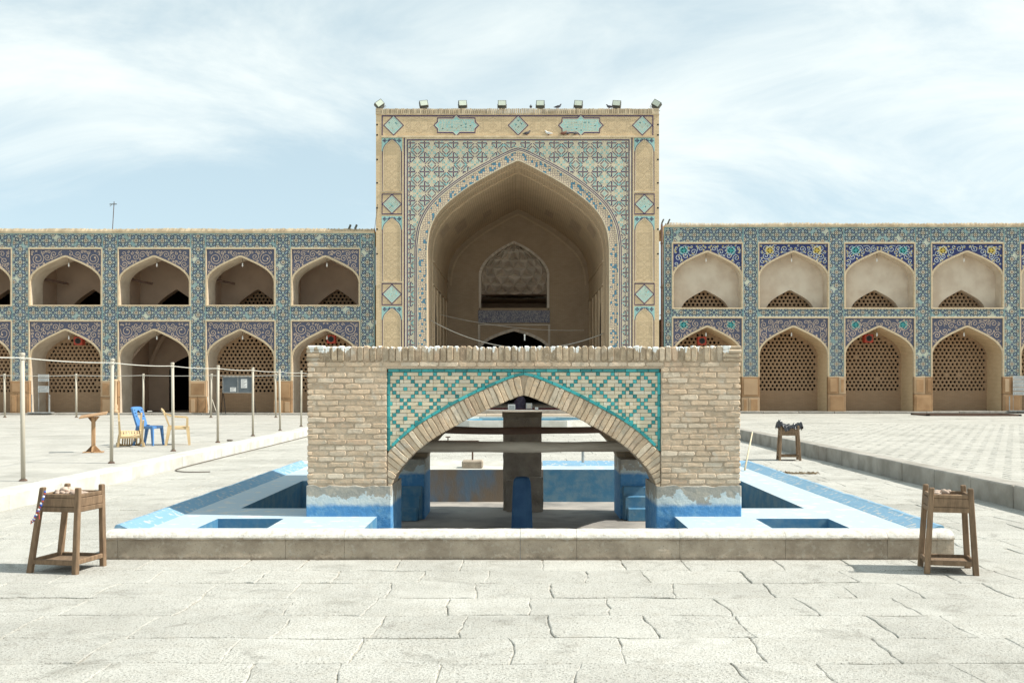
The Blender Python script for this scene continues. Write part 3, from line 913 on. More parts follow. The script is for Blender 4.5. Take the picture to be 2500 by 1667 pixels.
# front rim of single cement stones
edges = [-3.78, -3.665, -2.13, -1.592, 0.019, 0.536, 1.48, 2.447, 3.38, 3.833, 3.99]
for a, b_ in zip(edges[:-1], edges[1:]):
    mb = MB()
    n = max(3, int((b_-a)/0.07))
    prof = [(0.012, -0.06), (0.008, 0.08), (0.006, 0.165), (0.010, 0.178), (-0.008, 0.186), (-0.009, 0.20), (0.004, 0.222), (0.028, 0.242), (0.065, 0.256), (0.11, 0.262), (0.16, 0.261), (0.20, 0.252), (0.205, 0.19)]
    vs = []; 
    for i in range(n+1):
        x = a+0.0015+(b_-a-0.003)*i/n
        e = 0.006 if i in (0, n) else 0.0
        for (dy, z) in prof:
            q = Vector((x*5, dy*9, z*9))
            w = mnoise.noise(q)*0.006 + mnoise.noise(q*4.1)*0.003
            vs.append((x, POOL_Y0+dy+w+e*(0.5 if z > 0 else 0), z + (mnoise.noise(q*2+Vector((7, 0, 0)))*0.005 if z > 0.1 else 0)-(e*0.4 if z > 0.2 else 0)))
    m_ = len(prof); fs = []
    for i in range(n):
        for k in range(m_-1):
            fs.append((i*m_+k, (i+1)*m_+k, (i+1)*m_+k+1, i*m_+k+1))
    fs.append(tuple(range(m_))[::-1]); fs.append(tuple(n*m_+k for k in range(m_)))
    mb.mesh(vs, fs)
    o = mb.build('rim_stone', m_rimstone, pool)
# side and rear rims: upright outside, sloping paint inside
RIMZ = 0.285
def rim_run(name, p0, p1, inward, mat, n=40):
    """p0->p1 outer line; inward: unit vector"""
    mb = MB()
    prof = [(0.0, -0.05), (0.0, RIMZ-0.02), (0.012, RIMZ), (0.05, RIMZ), (0.075, RIMZ-0.012), (0.21, LEDGE+0.006), (0.26, LEDGE-0.02)]
    d = Vector((p1[0]-p0[0], p1[1]-p0[1], 0)); 
    vs = []
    for i in range(n+1):
        c = Vector((p0[0], p0[1], 0)) + d*(i/n)
        for k, (w, z) in enumerate(prof):
            q = c + Vector((inward[0], inward[1], 0))*w
            nz = mnoise.noise(Vector((q.x*3, q.y*3, z*5)))*0.008 + mnoise.noise(Vector((q.x*11, q.y*11, z*5)))*0.004
            vs.append((q.x+nz*0.8, q.y+nz*0.8, z+(nz if k in (2, 3, 4) else 0)))
    m_ = len(prof); fs = []
    for i in range(n):
        for k in range(m_-1):
            fs.append((i*m_+k, i*m_+k+1, (i+1)*m_+k+1, (i+1)*m_+k))
    fs.append(tuple(range(m_))); fs.append(tuple(n*m_+k for k in range(m_))[::-1])
    mb.mesh(vs, fs)
    return mb.build(name, mat, pool)
rim_run('side_rim', (POOL_X0+0.002, POOL_Y0+0.21), (POOL_X0+0.002, POOL_Y1), (1, 0), m_blue_rim)
rim_run('side_rim', (POOL_X1-0.002, POOL_Y0+0.21), (POOL_X1-0.002, POOL_Y1), (-1, 0), m_blue_rim)
rim_run('rear_rim', (0.42, POOL_Y1-0.002), (POOL_X1-0.02, POOL_Y1-0.002), (0, -1), m_blue_rim)
rim_run('rear_rim', (POOL_X0+0.02, POOL_Y1-0.002), (0.41, POOL_Y1-0.002), (0, -1), m_kerb_pale)
# ledges with their cut-outs
xb = [-3.57, -3.10, -2.42, -1.48, 0.41, 1.64, 2.45, 3.20, 3.77]
yb = [9.30, 9.60, 10.28, 11.14, 14.3, 16.2, 16.96]
solid = set()
for i in range(8):
    for j in range(6):
        left = xb[i+1] <= -1.47; right = xb[i] >= 1.63
        s = False
        if j == 5: s = True
        elif (left or right):
            s = True
            if i in (1, 6) and j == 1: s = False                       # small tanks in the front corners
            if j == 3 and i in (1, 2, 5, 6): s = False               # side tanks
            if j == 4 and i in (2, 5): s = False
        if s: solid.add((i, j))
mb = MB()
for (i, j) in solid:
    x0, x1, y0, y1 = xb[i], xb[i+1], yb[j], yb[j+1]
    pale = 2 if (j == 5 and i <= 3) else 0
    mb.poly([(x0, y0, LEDGE), (x1, y0, LEDGE), (x1, y1, LEDGE), (x0, y1, LEDGE)], pale)
    for di, dj, e in ((-1, 0, ((x0, y1), (x0, y0))), (1, 0, ((x1, y0), (x1, y1))), (0, -1, ((x0, y0), (x1, y0))), (0, 1, ((x1, y1), (x0, y1)))):
        ni, nj = i+di, j+dj
        if (ni, nj) in solid: continue
        if not (0 <= ni < 8 and 0 <= nj < 6): continue
        (ax, ay), (bx, by) = e
        wm = 3 if (j == 5 and i <= 3) else 1
        # rounded arris
        ox, oy = di*0.012, dj*0.012
        mb.poly([(ax, ay, FLOOR), (bx, by, FLOOR), (bx, by, LEDGE), (ax, ay, LEDGE)], wm)
mb.build('ledge', [m_blue_ledge, m_blue_wall, m_kerb_pale, m_rust_wall], pool)
mb = MB()
mb.poly([(-3.6, 9.2, FLOOR), (3.8, 9.2, FLOOR), (3.8, 17.0, FLOOR), (-3.6, 17.0, FLOOR)])
mb.build('basin_floor', m_floor_dirty, pool)
mb = MB()
mb.box(-1.5, 1.66, 9.29, 9.30, FLOOR, 0.20)
mb.build('front_wall', m_blue_wall, pool)

# ================================================================== brick kiosk over the basin
kiosk = empty('brick_kiosk', (KX, KYC, FLOOR))
tag(kiosk, 'small square brick kiosk with pointed arches and turquoise tile lattice', 'kiosk')
KT = 0.5                  # wall thickness
ZTOP = 2.0
AH, ASP, AAP = 1.40, 0.50, 1.484      # arch half width, spring, apex
PH, PTOP = 1.44, 1.763
K_TABLE = [(0, 0), (.05, .018), (.17, .088), (.33, .19), (.52, .333), (.70, .484), (.848, .656), (.948, .827), (.985, .93), (1, 1)]
soffit = arch(0, AH, ASP, AAP, K_TABLE, 5)
def wall_T(side):
    """local wall frame (x right seen from outside, y into the wall) to scene"""
    c = Matrix.Translation((KX, KYC, 0))
    return c @ Matrix.Rotation(R(90*side), 4, 'Z') @ Matrix.Translation((0, -KH, 0))
def tr(mbx, M, start=0):
    mbx.v[start:] = [tuple(M @ Vector(v)) for v in mbx.v[start:]]
def interp(pl, x):
    for a, b_ in zip(pl[:-1], pl[1:]):
        if a[0] <= x <= b_[0] and b_[0] > a[0]:
            return a[1] + (b_[1]-a[1])*(x-a[0])/(b_[0]-a[0])
    return pl[0][1] if x < pl[0][0] else pl[-1][1]

def core(side):
    mb = MB()
    hw = KH-0.012 if side in (0, 2) else KH-KT-0.002
    for s in (-1, 1):
        a, b_ = sorted((s*hw, s*PH))
        if b_-a > 0.01: mb.box(a, b_, 0.014, KT, FLOOR, ZTOP-0.02, 1)
        a, b_ = sorted((s*PH, s*AH)); mb.box(a, b_, 0.05, KT, FLOOR, PTOP, 1)
    mb.box(-PH, PH, 0.014, KT, PTOP, ZTOP-0.02, 1)
    top = [(p[0], PTOP) for p in soffit]
    strip(mb, soffit, top, 0.05, 0)
    strip(mb, soffit[::-1], top[::-1], KT, 1)
    for p, q in zip(soffit[:-1], soffit[1:]):
        mb.poly([(p[0], 0.05, p[1]), (p[0], KT, p[1]), (q[0], KT, q[1]), (q[0], 0.05, q[1])], 1)
    # outward faces are mortar
    tr(mb, wall_T(side))
    return mb.build('wall_core', [m_pmortar, m_inner], kiosk)
for s in range(4): core(s)
# mortar skin of the front and of the other three outer faces
for side in range(4):
    mb = MB()
    for s in (-1, 1):
        a, b_ = sorted((s*(KH-0.014), s*(PH+0.0)))
        mb.poly([(a, 0.0085, 0.5), (b_, 0.0085, 0.5), (b_, 0.0085, ZTOP-0.022), (a, 0.0085, ZTOP-0.022)])
        mb.poly([(s*PH, 0.0085, 0.5), (s*PH, 0.06, 0.5), (s*PH, 0.06, PTOP), (s*PH, 0.0085, PTOP)][::s])
    mb.poly([(-PH, 0.0085, PTOP), (PH, 0.0085, PTOP), (PH, 0.0085, ZTOP-0.022), (-PH, 0.0085, ZTOP-0.022)])
    # bed of the arch ring
    off = offset(soffit, 0.212)
    off = [(max(-PH, min(PH, x)), z) for x, z in off]
    strip(mb, soffit, off, 0.026, 0)
    tr(mb, wall_T(side))
    mb.build('mortar_face', m_mortar, kiosk)

def brick_outline(x0, x1, z0, z1, jit, r, cut=0.012):
    c = min(cut, (x1-x0)*0.25, (z1-z0)*0.3)
    def j(): return r.uniform(-jit, jit)
    k1, k2, k3, k4 = (c*r.uniform(0.3, 1.6) for _ in range(4))
    pts = [(x0+k1, z0+j()), ((x0+x1)/2+j()*3, z0+j()), (x1-k2, z0+j()), (x1+j(), z0+k2*0.8), (x1+j(), z1-k3*0.8), (x1-k3, z1+j()),
           ((x0+x1)/2+j()*3, z1+j()), (x0+k4, z1+j()), (x0+j(), z1-k4*0.8), (x0+j(), z0+k1*0.8)]
    return pts

def wall_bricks(r):
    """brick outlines of one outer face: list of (kind, outline, y0, bev)"""
    out = []
    H = 0.0588
    # pier courses
    for s in (-1, 1):
        a, b_ = sorted((s*(KH), s*(PH)))
        z = 1.784; k = 0
        while z - H > 0.515:
            x = a - (0.0 if k % 2 else 0.10) + r.uniform(-0.02, 0.02)
            first = True
            while x < b_-0.02:
                l = r.uniform(0.17, 0.225)
                p, q = max(x, a), min(x+l, b_)
                if b_-q < 0.05: q = b_
                x = q if q == b_ else x+l
                if q-p < 0.035: continue
                hh = r.uniform(0.0055, 0.0115)
                e0 = 0 if p == a else 0.005; e1 = 0 if q == b_ else 0.005
                out.append(('brick', brick_outline(p+e0+r.uniform(0, .004), q-e1-r.uniform(0, .004), z-H+hh, z-hh*0.6, 0.0045, r, 0.010), r.uniform(0.000, 0.008), 0.0045))
                if q == b_: break
            z -= H; k += 1
    # flat course under the soldiers
    x = -KH
    while x < KH-0.03:
        l = r.uniform(0.18, 0.21); q = min(x+l, KH)
        if KH-q < 0.06: q = KH
        out.append(('brick', brick_outline(x+0.004, q-0.004, 1.789, 1.831, 0.002, r), r.uniform(-0.003, 0.004), 0.004))
        x = q
    # soldiers with stacked ends
    n = 62; x0 = -KH+0.185; w = (2*KH-0.37)/n
    for i in range(n):
        out.append(('soldier_brick', brick_outline(x0+i*w+0.005, x0+(i+1)*w-0.005, 1.838+r.uniform(-0.004, 0.004), ZTOP+r.uniform(-0.009, 0.006), 0.003, r, 0.014), r.uniform(-0.012, 0.004), 0.010))
    for s in (-1, 1):
        a, b_ = sorted((s*KH, s*(KH-0.18)))
        z = 1.838
        for k in range(4):
            h = 0.042
            out.append(('soldier_brick', brick_outline(a-0.008+r.uniform(-.006, .006), b_+r.uniform(-.006, .006), z+0.003, z+h-0.002, 0.003, r), r.uniform(-0.012, 0.004), 0.006))
            z += h
    # arch ring
    L = [0.0]
    for p, q in zip(soffit[:-1], soffit[1:]): L.append(L[-1]+math.hypot(q[0]-p[0], q[1]-p[1]))
    n = 66
    def at(t):
        d = t*L[-1]
        for i in range(len(L)-1):
            if L[i+1] >= d or i == len(L)-2:
                f = (d-L[i])/(L[i+1]-L[i])
                p, q = soffit[i], soffit[i+1]
                tx, tz = q[0]-p[0], q[1]-p[1]; m = math.hypot(tx, tz)
                return (p[0]+tx*f, p[1]+tz*f), (-tz/m, tx/m)
    for i in range(n):
        (p, np_), (q, nq) = at((i+0.06)/n), at((i+0.94)/n)
        ph = abs(i+0.5-n/2)/(n/2)
        # rings lean a little: fan of the normals blended towards the vertical near the crown
        th = 0.205
        def outp(b_, nn):
            d = th
            ox, oz = b_[0]+nn[0]*d, b_[1]+nn[1]*d
            if abs(ox) > PH-0.004:
                k = (PH-0.004-abs(b_[0]))/max(1e-4, abs(ox)-abs(b_[0]))
                ox, oz = b_[0]+nn[0]*d*k, b_[1]+nn[1]*d*k
            return (ox, oz)
        a, c = outp(p, np_), outp(q, nq)
        j = lambda: r.uniform(-0.003, 0.003)
        mid1 = ((q[0]+c[0])/2+j()*2, (q[1]+c[1])/2+j()*2); mid0 = ((p[0]+a[0])/2+j()*2, (p[1]+a[1])/2+j()*2)
        def cutc(P, Q, k): return (P[0]+(Q[0]-P[0])*k, P[1]+(Q[1]-P[1])*k)
        o = [cutc(p, q, .12), cutc(q, p, .12), cutc(q, c, .05), mid1, cutc(c, q, .08), cutc(c, a, .2), cutc(a, c, .2), cutc(a, p, .08), mid0, cutc(p, a, .05)]
        out.append(('arch_brick', ensure_front([(x+j(), z+j()) for x, z in o]), r.uniform(0.006, 0.018), 0.006))
    return out
def panel_pieces(r):
    """turquoise lattice, cream bricks and glazed border of the two spandrels"""
    out = []
    g = 0.039
    ring = offset(soffit, 0.2135)
    ring_hi = [p for p in ring if p[1] > 0.80]
    ring_hi.sort()
    def ez(x): return interp(ring_hi, x)
    nrow = 25
    for rr in range(nrow):
        z1 = PTOP-0.036-rr*g; z0 = z1-g; zc = (z0+z1)/2
        run = []
        def flush():
            k = 0
            while k < len(run):
                n = r.choice((2, 3, 3, 4)) if k else r.choice((1, 2, 3))
                n = min(n, len(run)-k)
                if len(run)-k-n == 1: n += 1
                c0, c1 = run[k], run[k+n-1]
                out.append(('panel_brick', [(c0*g-g/2+.0016, z0+.0017), (c1*g+g/2-.0016, z0+.0017), (c1*g+g/2-.0016, z1-.0017), (c0*g-g/2+.0016, z1-.0017)], 0.036+r.uniform(-.0015, .0015), 0.002))
                k += n
            run.clear()
        for c in range(-36, 37):
            x = c*g
            if z1 < ez(x)+0.008:
                flush(); continue
            t = ((c+rr) % 8 == 0 or (c-rr) % 8 == 0) or (c % 8 == 4 and rr % 8 == 0) or (c % 8 == 0 and rr % 8 == 4)
            if c in (-36, 36): t = t and True
            if t:
                flush()
                out.append(('tile', [(x-g/2+.0018, z0+.0018), (x+g/2-.0018, z0+.0018), (x+g/2-.0018, z1-.0018), (x-g/2+.0018, z1-.0018)], 0.034+r.uniform(-.002, .001), 0.0025))
            else: run.append(c)
        flush()
    # border strips
    def run_strip(p, q, w, n):
        for i in range(n):
            a = (p[0]+(q[0]-p[0])*(i/n), p[1]+(q[1]-p[1])*(i/n)); b_ = (p[0]+(q[0]-p[0])*((i+.97)/n), p[1]+(q[1]-p[1])*((i+.97)/n))
            out.append(('border_tile', ensure_front(seg(a, b_, w)), 0.028+r.uniform(-.002, .002), 0.003))
    run_strip((-PH+0.01, PTOP-0.017), (PH-0.01, PTOP-0.017), 0.032, 24)
    run_strip((-PH+0.017, 0.90), (-PH+0.017, PTOP-0.036), 0.032, 7)
    run_strip((PH-0.017, 0.90), (PH-0.017, PTOP-0.036), 0.032, 7)
    rb = offset(soffit, 0.224)
    rb = [p for p in rb if p[1] > 0.915 and abs(p[0]) < PH-0.02]
    LL = [0.0]
    for p, q in zip(rb[:-1], rb[1:]): LL.append(LL[-1]+math.hypot(q[0]-p[0], q[1]-p[1]))
    def pt(d):
        for i in range(len(LL)-1):
            if LL[i+1] >= d: 
                f = (d-LL[i])/(LL[i+1]-LL[i]); return (rb[i][0]+(rb[i+1][0]-rb[i][0])*f, rb[i][1]+(rb[i+1][1]-rb[i][1])*f)
        return rb[-1]
    n = 30
    for i in range(n):
        out.append(('border_tile', ensure_front(seg(pt(LL[-1]*i/n), pt(LL[-1]*(i+.97)/n), 0.030)), 0.008+r.uniform(-.002, .002), 0.003))
    return out
KM = {'brick': m_brick, 'soldier_brick': m_brick_top, 'arch_brick': m_vouss, 'panel_brick': m_pbrick, 'tile': m_teal, 'border_tile': m_teal}
KD = {'brick': 0.05, 'soldier_brick': 0.13, 'arch_brick': 0.09, 'panel_brick': 0.02, 'tile': 0.02, 'border_tile': 0.025}
r = random.Random(3)
front = wall_bricks(r) + panel_pieces(r)
TF = wall_T(0)
counts = {}
rest = {}
front.sort(key=lambda p: -abs(sum(p[1][i-1][0]*p[1][i][1]-p[1][i][0]*p[1][i-1][1] for i in range(len(p[1])))))
for kind, o, y0, bev in front:
    counts[kind] = counts.get(kind, 0)+1
    if counts[kind] > 285:
        mb = rest.setdefault(kind, MB()); mb.prism(o, y0, y0+KD[kind], 0, bev, TF); continue
    mb = MB(); mb.prism(o, y0, y0+KD[kind], 0, bev, TF)
    mb.build(kind, KM[kind], kiosk)
for kind, mb in rest.items():
    tag(mb.build('small_'+kind, KM[kind], kiosk), kind='stuff')
# the other three faces carry the same work, joined per kind
for side in (1, 2, 3):
    r2 = random.Random(20+side)
    got = {}
    for kind, o, y0, bev in wall_bricks(r2) + panel_pieces(r2):
        got.setdefault(kind, MB()).prism(o, y0, y0+KD[kind], 0, bev, wall_T(side))
    for kind, mb in got.items():
        tag(mb.build('side_'+kind, KM[kind], kiosk), kind='stuff')
# plastered and painted feet
r = random.Random(5)
for sx in (-1, 1):
    for sy in (-1, 1):
        mb = MB()
        a, b_ = sorted((sx*(KH+0.008), sx*(AH-0.012)))
        a += KX; b_ += KX
        n = 26
        o = [(a, FLOOR), (b_, FLOOR)]
        for i in range(n+1):
            x = b_+(a-b_)*i/n
            o.append((x, 0.535+mnoise.noise(Vector((x*9, sy*3, 0)))*0.022+mnoise.noise(Vector((x*31, sy*3, 0)))*0.008))
        y0, y1 = (KY0-0.012, KY0+0.88) if sy < 0 else (KYC+KH-0.88, KYC+KH+0.012)
        mb.prism(o, y0, y1, 0, 0.01)
        mb.build('pier_foot', m_base, kiosk)
        if sy > 0:      # stepped blue plinth facing the front
            for (zt, d, e) in ((0.16, 0.07, 0.0), (0.03, 0.15, 0.02), (-0.13, 0.23, 0.05)):
                mb = MB()
                p, q = sorted((KX+sx*(AH+0.02+e), KX+sx*(KH-KT+0.1)))
                mb.bevbox(p, q, y0-d, y0+0.02, FLOOR, zt, 0.012)
                mb.build('plinth_step', m_blue_wall, kiosk)
        else:
            for (zt, d) in ((-0.05, 0.10),):
                mb = MB()
                p, q = sorted((KX+sx*(AH+0.05), KX+sx*(KH-KT+0.1)))
                mb.bevbox(p, q, y1-0.02, y1+d, FLOOR, zt, 0.012)
                mb.build('plinth_step', m_blue_wall, kiosk)
mb = MB()
mb.box(KX-KH+0.1, KX+KH-0.1, KY0+0.1, KYC+KH-0.1, 1.80, 1.93)
mb.build('roof', m_mortar, kiosk)
# two crooked poles across the inside
def log(y, z, rad, bend, mat, seed, label):
    pts = []; rs = []
    for i in range(25):
        t = i/24
        x = KX-1.78+3.56*t
        pts.append((x, y+mnoise.noise(Vector((t*3, seed, 0)))*0.03, z+bend*math.sin(math.pi*t)+mnoise.noise(Vector((t*4, seed, 5)))*0.012))
        rs.append(rad*(1.12-0.22*t+mnoise.noise(Vector((t*7, seed, 9)))*0.10))
    mb = MB(); mb.tube(pts, rs, 10)
    o = mb.build('log', mat, None, True)
    return tag(o, label, 'log')
log(11.2, 0.915, 0.062, -0.020, m_log, 1.0, 'thick grey weathered log spanning the kiosk arch, the lower of two')
log(13.3, 1.005, 0.048, -0.022, m_log2, 4.0, 'thin dark brown log spanning the kiosk arch above the grey one')

# standing things in the basin
pil = empty('cement_pillar', (0.065, 15.25, FLOOR))
tag(pil, 'rough dark cement pillar standing behind the logs inside the kiosk', 'pillar')
def rough_block(x0, x1, y0, y1, z0, z1, amp, seed, n=9, taper=0.0):
    mb = MB()
    def P(u, v, w):
        x = x0+(x1-x0)*u; y = y0+(y1-y0)*v; z = z0+(z1-z0)*w
        k = taper*w
        x += ((x0+x1)/2-x)*k
        q = Vector((x*9, y*9+seed, z*9))
        return (x+mnoise.noise(q)*amp, y+mnoise.noise(q+Vector((5, 3, 0)))*amp, z+mnoise.noise(q+Vector((1, 9, 4)))*amp*(0.4 if w in (0, 1) else 1))
    nz = max(3, int(n*(z1-z0)/(x1-x0)))
    def grid(f, a, b_):
        base = len(mb.v)
        for i in range(a+1):
            for j in range(b_+1): mb.v.append(f(i/a, j/b_))
        for i in range(a):
            for j in range(b_):
                mb.f.append((base+i*(b_+1)+j, base+(i+1)*(b_+1)+j, base+(i+1)*(b_+1)+j+1, base+i*(b_+1)+j+1)); mb.m.append(0)
    grid(lambda u, w: P(u, 0, w), n, nz); grid(lambda u, w: P(1-u, 1, w), n, nz)
    grid(lambda u, w: P(0, 1-u, w), n, nz); grid(lambda u, w: P(1, u, w), n, nz)
    grid(lambda u, v: P(u, v, 1), n, n)
    return mb
rough_block(-0.225, 0.352, 15.08, 15.42, FLOOR, 1.165, 0.012, 1).build('shaft', m_cement_dark, pil)
rough_block(-0.235, 0.36, 15.06, 15.44, 1.10, 1.185, 0.010, 3).build('cap', m_cement, pil)
rough_block(-0.175, 0.012, 14.93, 15.075, FLOOR, 0.165, 0.007, 5, 6).build('foot_block', m_cement_dark, pil)
rough_block(0.17, 0.375, 14.93, 15.075, FLOOR, 0.205, 0.007, 7, 6).build('foot_block', m_cement_dark, pil)
mb = MB(); mb.box(0.014, 0.168, 15.0, 15.078, FLOOR, 0.19); mb.build('blue_patch', m_blue_wall, pil)

mb = MB()
prof = [(0.0, 1.04), (0.1, 1.03), (0.6, 0.91), (0.86, 0.84), (0.93, 0.79), (0.972, 0.68), (0.993, 0.50), (1.0, 0.25)]
spx, spy, sph = 0.045, 11.9, 0.70
vs = []
ring = [(-1, -0.7), (-0.75, -1), (0.45, -1), (1, -0.55), (1, 0.8), (0.8, 1), (-0.8, 1), (-1, 0.8)]
for (t, k) in prof:
    for (u, v) in ring: vs.append((spx+u*0.128*k, spy+v*0.11*k, FLOOR+t*(sph+0.11)))
fs = []
for i in range(len(prof)-1):
    for k in range(8):
        k2 = (k+1) % 8
        fs.append((i*8+k, i*8+k2, (i+1)*8+k2, (i+1)*8+k))
fs.append(tuple((len(prof)-1)*8+k for k in range(8)))
mb.mesh(vs, fs)
tag(mb.build('stone_post', m_blue_dark), 'dark blue round-topped stone post standing in the basin under the arch', 'post')

# tap on its block behind the basin
tap = empty('standpipe_tap', (-0.76, 16.7, LEDGE))
tag(tap, 'rusty standpipe tap rising from a cement block behind the basin', 'tap')
mb = MB(); mb.bevbox(-0.93, -0.585, 16.42, 16.75, LEDGE-0.002, LEDGE+0.125, 0.02); mb.build('block', m_cement, tap)
mb = MB(); mb.tube([(-0.76, 16.6, 0.33), (-0.76, 16.6, 0.655)], 0.014, 8); mb.build('pipe', m_iron, tap)
mb = MB(); mb.tube([(-1.5, 16.6, 0.655), (-0.66, 16.6, 0.655)], 0.013, 8); mb.build('cross_pipe', m_iron, tap)
mb = MB(); mb.tube([(-1.17, 16.6, 0.65), (-1.17, 16.6, 0.72)], 0.010, 6); mb.tube([(-1.21, 16.6, 0.722), (-1.13, 16.6, 0.722)], 0.011, 6); mb.build('valve', m_iron, tap)
mb = MB(); mb.tube([(-0.70, 16.6, 0.655), (-0.66, 16.57, 0.65), (-0.65, 16.55, 0.61)], 0.014, 8); mb.build('spout', m_iron, tap)
mb = MB()
mb.tube([(1.10, 16.9, LEDGE+0.06), (1.10, 16.9, 0.47)], 0.024, 10); mb.tube([(1.10, 16.9, 0.47), (1.10, 16.9, 0.52)], 0.033, 10)
tag(mb.build('grey_pipe', m_steel), 'short grey pipe standing up behind the basin rim', 'pipe')

# ================================================================== tiled two-storey arcades
W_TABLE = [(0, 0), (.06, .02), (.28, .15), (.52, .30), (.76, .49), (.92, .70), (.985, .88), (1, 1)]
def fx(px): return (px-1265)*FACE_Y/2430
G = 0.300                 # half period of the tile lattice

random_tile = random.Random(77)
def girih(mb, x0, x1, z0, z1, ox, oz, y):
    """rosettes and squares on a chequer, long hexagons between; clipped to the panel.
    materials: 0 cream, 1 turquoise, 2 cobalt, 3 sky blue, 4 umber"""
    def put(p, m, lift=0.0):
        c = clip_rect(ensure_front(p), x0, x1, z0, z1)
        if c: flat(mb, c, y-lift, m)
    i0, i1 = math.floor((x0-ox)/G)-1, math.ceil((x1-ox)/G)+1
    j0, j1 = math.floor((z0-oz)/G)-1, math.ceil((z1-oz)/G)+1
    for i in range(i0, i1+1):
        for j in range(j0, j1+1):
            x = ox+i*G; z = oz+j*G
            if x < x0-G or x > x1+G or z < z0-G or z > z1+G: continue
            if (i+j) % 2 == 0:
                put(ngon(x, z, 0.136, 8, R(22.5)), 2, 0.001)
                put(ngon(x, z, 0.098, 8, R(22.5)), 0, 0.002)
                for dx, dz in ((0.042, 0), (-0.042, 0), (0, 0.042), (0, -0.042)):
                    put(diamond(x+dx, z+dz, 0.036), 4, 0.003)
            else:
                put(rect(x-0.060, x+0.060, z-0.060, z+0.060), 2, 0.002)
                put(rect(x-0.018, x+0.018, z-0.018, z+0.018), 3, 0.003)
                for dx, dz in ((1, 0), (-1, 0), (0, 1), (0, -1)):
                    put(rect(x+dx*0.10-0.02-abs(dz)*0.035, x+dx*0.10+0.02+abs(dz)*0.035, z+dz*0.10-0.02-abs(dx)*0.035, z+dz*0.10+0.02+abs(dx)*0.035), 1, 0.001)
            # hexagon in the cell up-right of this node
            cx_, cz_ = x+G/2, z+G/2
            s = 1 if (i+j) % 2 == 0 else -1
            d = (math.cos(R(45*s + 90)), math.sin(R(45*s + 90)))
            n_ = (-d[1], d[0])
            def hexa(L, w):
                t = w*0.55
                return [(cx_+d[0]*a+n_[0]*b_, cz_+d[1]*a+n_[1]*b_) for a, b_ in ((L, 0), (L-t, w), (-L+t, w), (-L, 0), (-L+t, -w), (L-t, -w))]
            lost = random_tile.random()
            if lost < 0.025: continue
            put(hexa(0.126, 0.068), 2 if lost < 0.94 else 1, 0.001)
            put(hexa(0.066, 0.024), 3 if lost > 0.06 else 0, 0.002)
            for sg in (-1, 1):
                q = (cx_+n_[0]*0.115*sg, cz_+n_[1]*0.115*sg)
                put(diamond(q[0], q[1], 0.058), 1, 0.001)

def scrolls(mb, cx, inside, x_half, zlo, zhi, seed, corner, y, w=0.034, mats=(0, 1, 2), dots=False, pal=None):
    """mirrored spiral tendrils packed into a spandrel"""
    rr = random.Random(seed)
    circ = []
    def ok(x, z, q):
        if x-q < 0.02: return False
        for k in range(12):
            a = 2*math.pi*k/12
            if not inside(x+q*math.cos(a), z+q*math.sin(a)): return False
        return all(math.hypot(x-c[0], z-c[1]) > (q+c[2])*0.94 for c in circ)
    if corner:      # one large rosette scroll in the corner
        for q in (0.30, 0.27, 0.24):
            best = None
            for _ in range(140):
                x, z = rr.uniform(0.3*x_half, x_half), rr.uniform(zlo, zhi)
                if ok(x, z, q) and (best is None or x+z*0.5 > best[0]): best = (x+z*0.5, x, z)
            if best: circ.append((best[1], best[2], q)); break
    for q in (0.17, 0.14, 0.115, 0.095, 0.075, 0.058, 0.045):
        for _ in range(420):
            x, z = rr.uniform(0, x_half), rr.uniform(zlo, zhi)
            if ok(x, z, q): circ.append((x, z, q))
    for n, (x, z, q) in enumerate(circ):
        a0 = rr.uniform(0, 6.28); sg = rr.choice((-1, 1))
        turns = 1.75 if q > 0.22 else (1.35 if q > 0.12 else 1.0)
        N = int(10*turns)+3
        pts = []
        for k in range(N+1):
            t = k/N
            rad = q*(0.98-0.78*t) if q < 0.26 else q*(0.98-0.70*t)
            a = a0+sg*2*math.pi*turns*t
            pts.append((rad*math.cos(a), rad*math.sin(a)))
        leaf = [(pts[-1][0]+q*0.16*math.cos(k), pts[-1][1]+q*0.16*math.sin(k)) for k in (0, 1.26, 2.51, 3.77, 5.03)]
        for mir in (1, -1):
            for p in ribbon([(cx+mir*(x+u), z+v) for u, v in pts], w):
                flat(mb, p, y, mats[0])
            flat(mb, [(cx+mir*(x+u), z+v) for u, v in leaf], y-0.001, mats[0])
            # spur linking to the neighbour
            a1 = a0 + 0.7*sg
            sp = [(q*math.cos(a0), q*math.sin(a0)), (q*1.12*math.cos(a0-0.25*sg), q*1.12*math.sin(a0-0.25*sg)), (q*1.32*math.cos(a0-0.38*sg), q*1.32*math.sin(a0-0.38*sg))]
            for p in ribbon([(cx+mir*(x+u), z+v) for u, v in sp], w*0.9):
                if all(inside(abs(k[0]-cx), k[1]) for k in p): flat(mb, p, y-0.0005, mats[0])
            if dots:
                for k in range(2):
                    a = rr.uniform(0, 6.28)
                    flat(mb, ngon(cx+mir*(x+q*0.62*math.cos(a)), z+q*0.62*math.sin(a), 0.026, 6), y-0.0012, mats[1])
    if pal is not None:
        px_, pz_ = pal
        for mir in (1, -1):
            c0 = (cx+mir*px_, pz_)
            for (u, v, q) in ((0, 0, 0.12), (0.11, 0.1, 0.085), (-0.1, 0.11, 0.075), (0.1, -0.11, 0.08), (-0.12, -0.07, 0.075), (0.17, -0.02, 0.06)):
                flat(mb, ngon(c0[0]+mir*u, c0[1]+v, q, 9, u), y-0.0015, mats[2])
            for p in ribbon([(c0[0]+0.19*math.cos(t*0.7)*(1+0.25*math.cos(4*t*0.7)), c0[1]+0.19*math.sin(t*0.7)*(1+0.25*math.cos(4*t*0.7))) for t in range(10)], 0.026):
                flat(mb, p, y-0.002, mats[0])

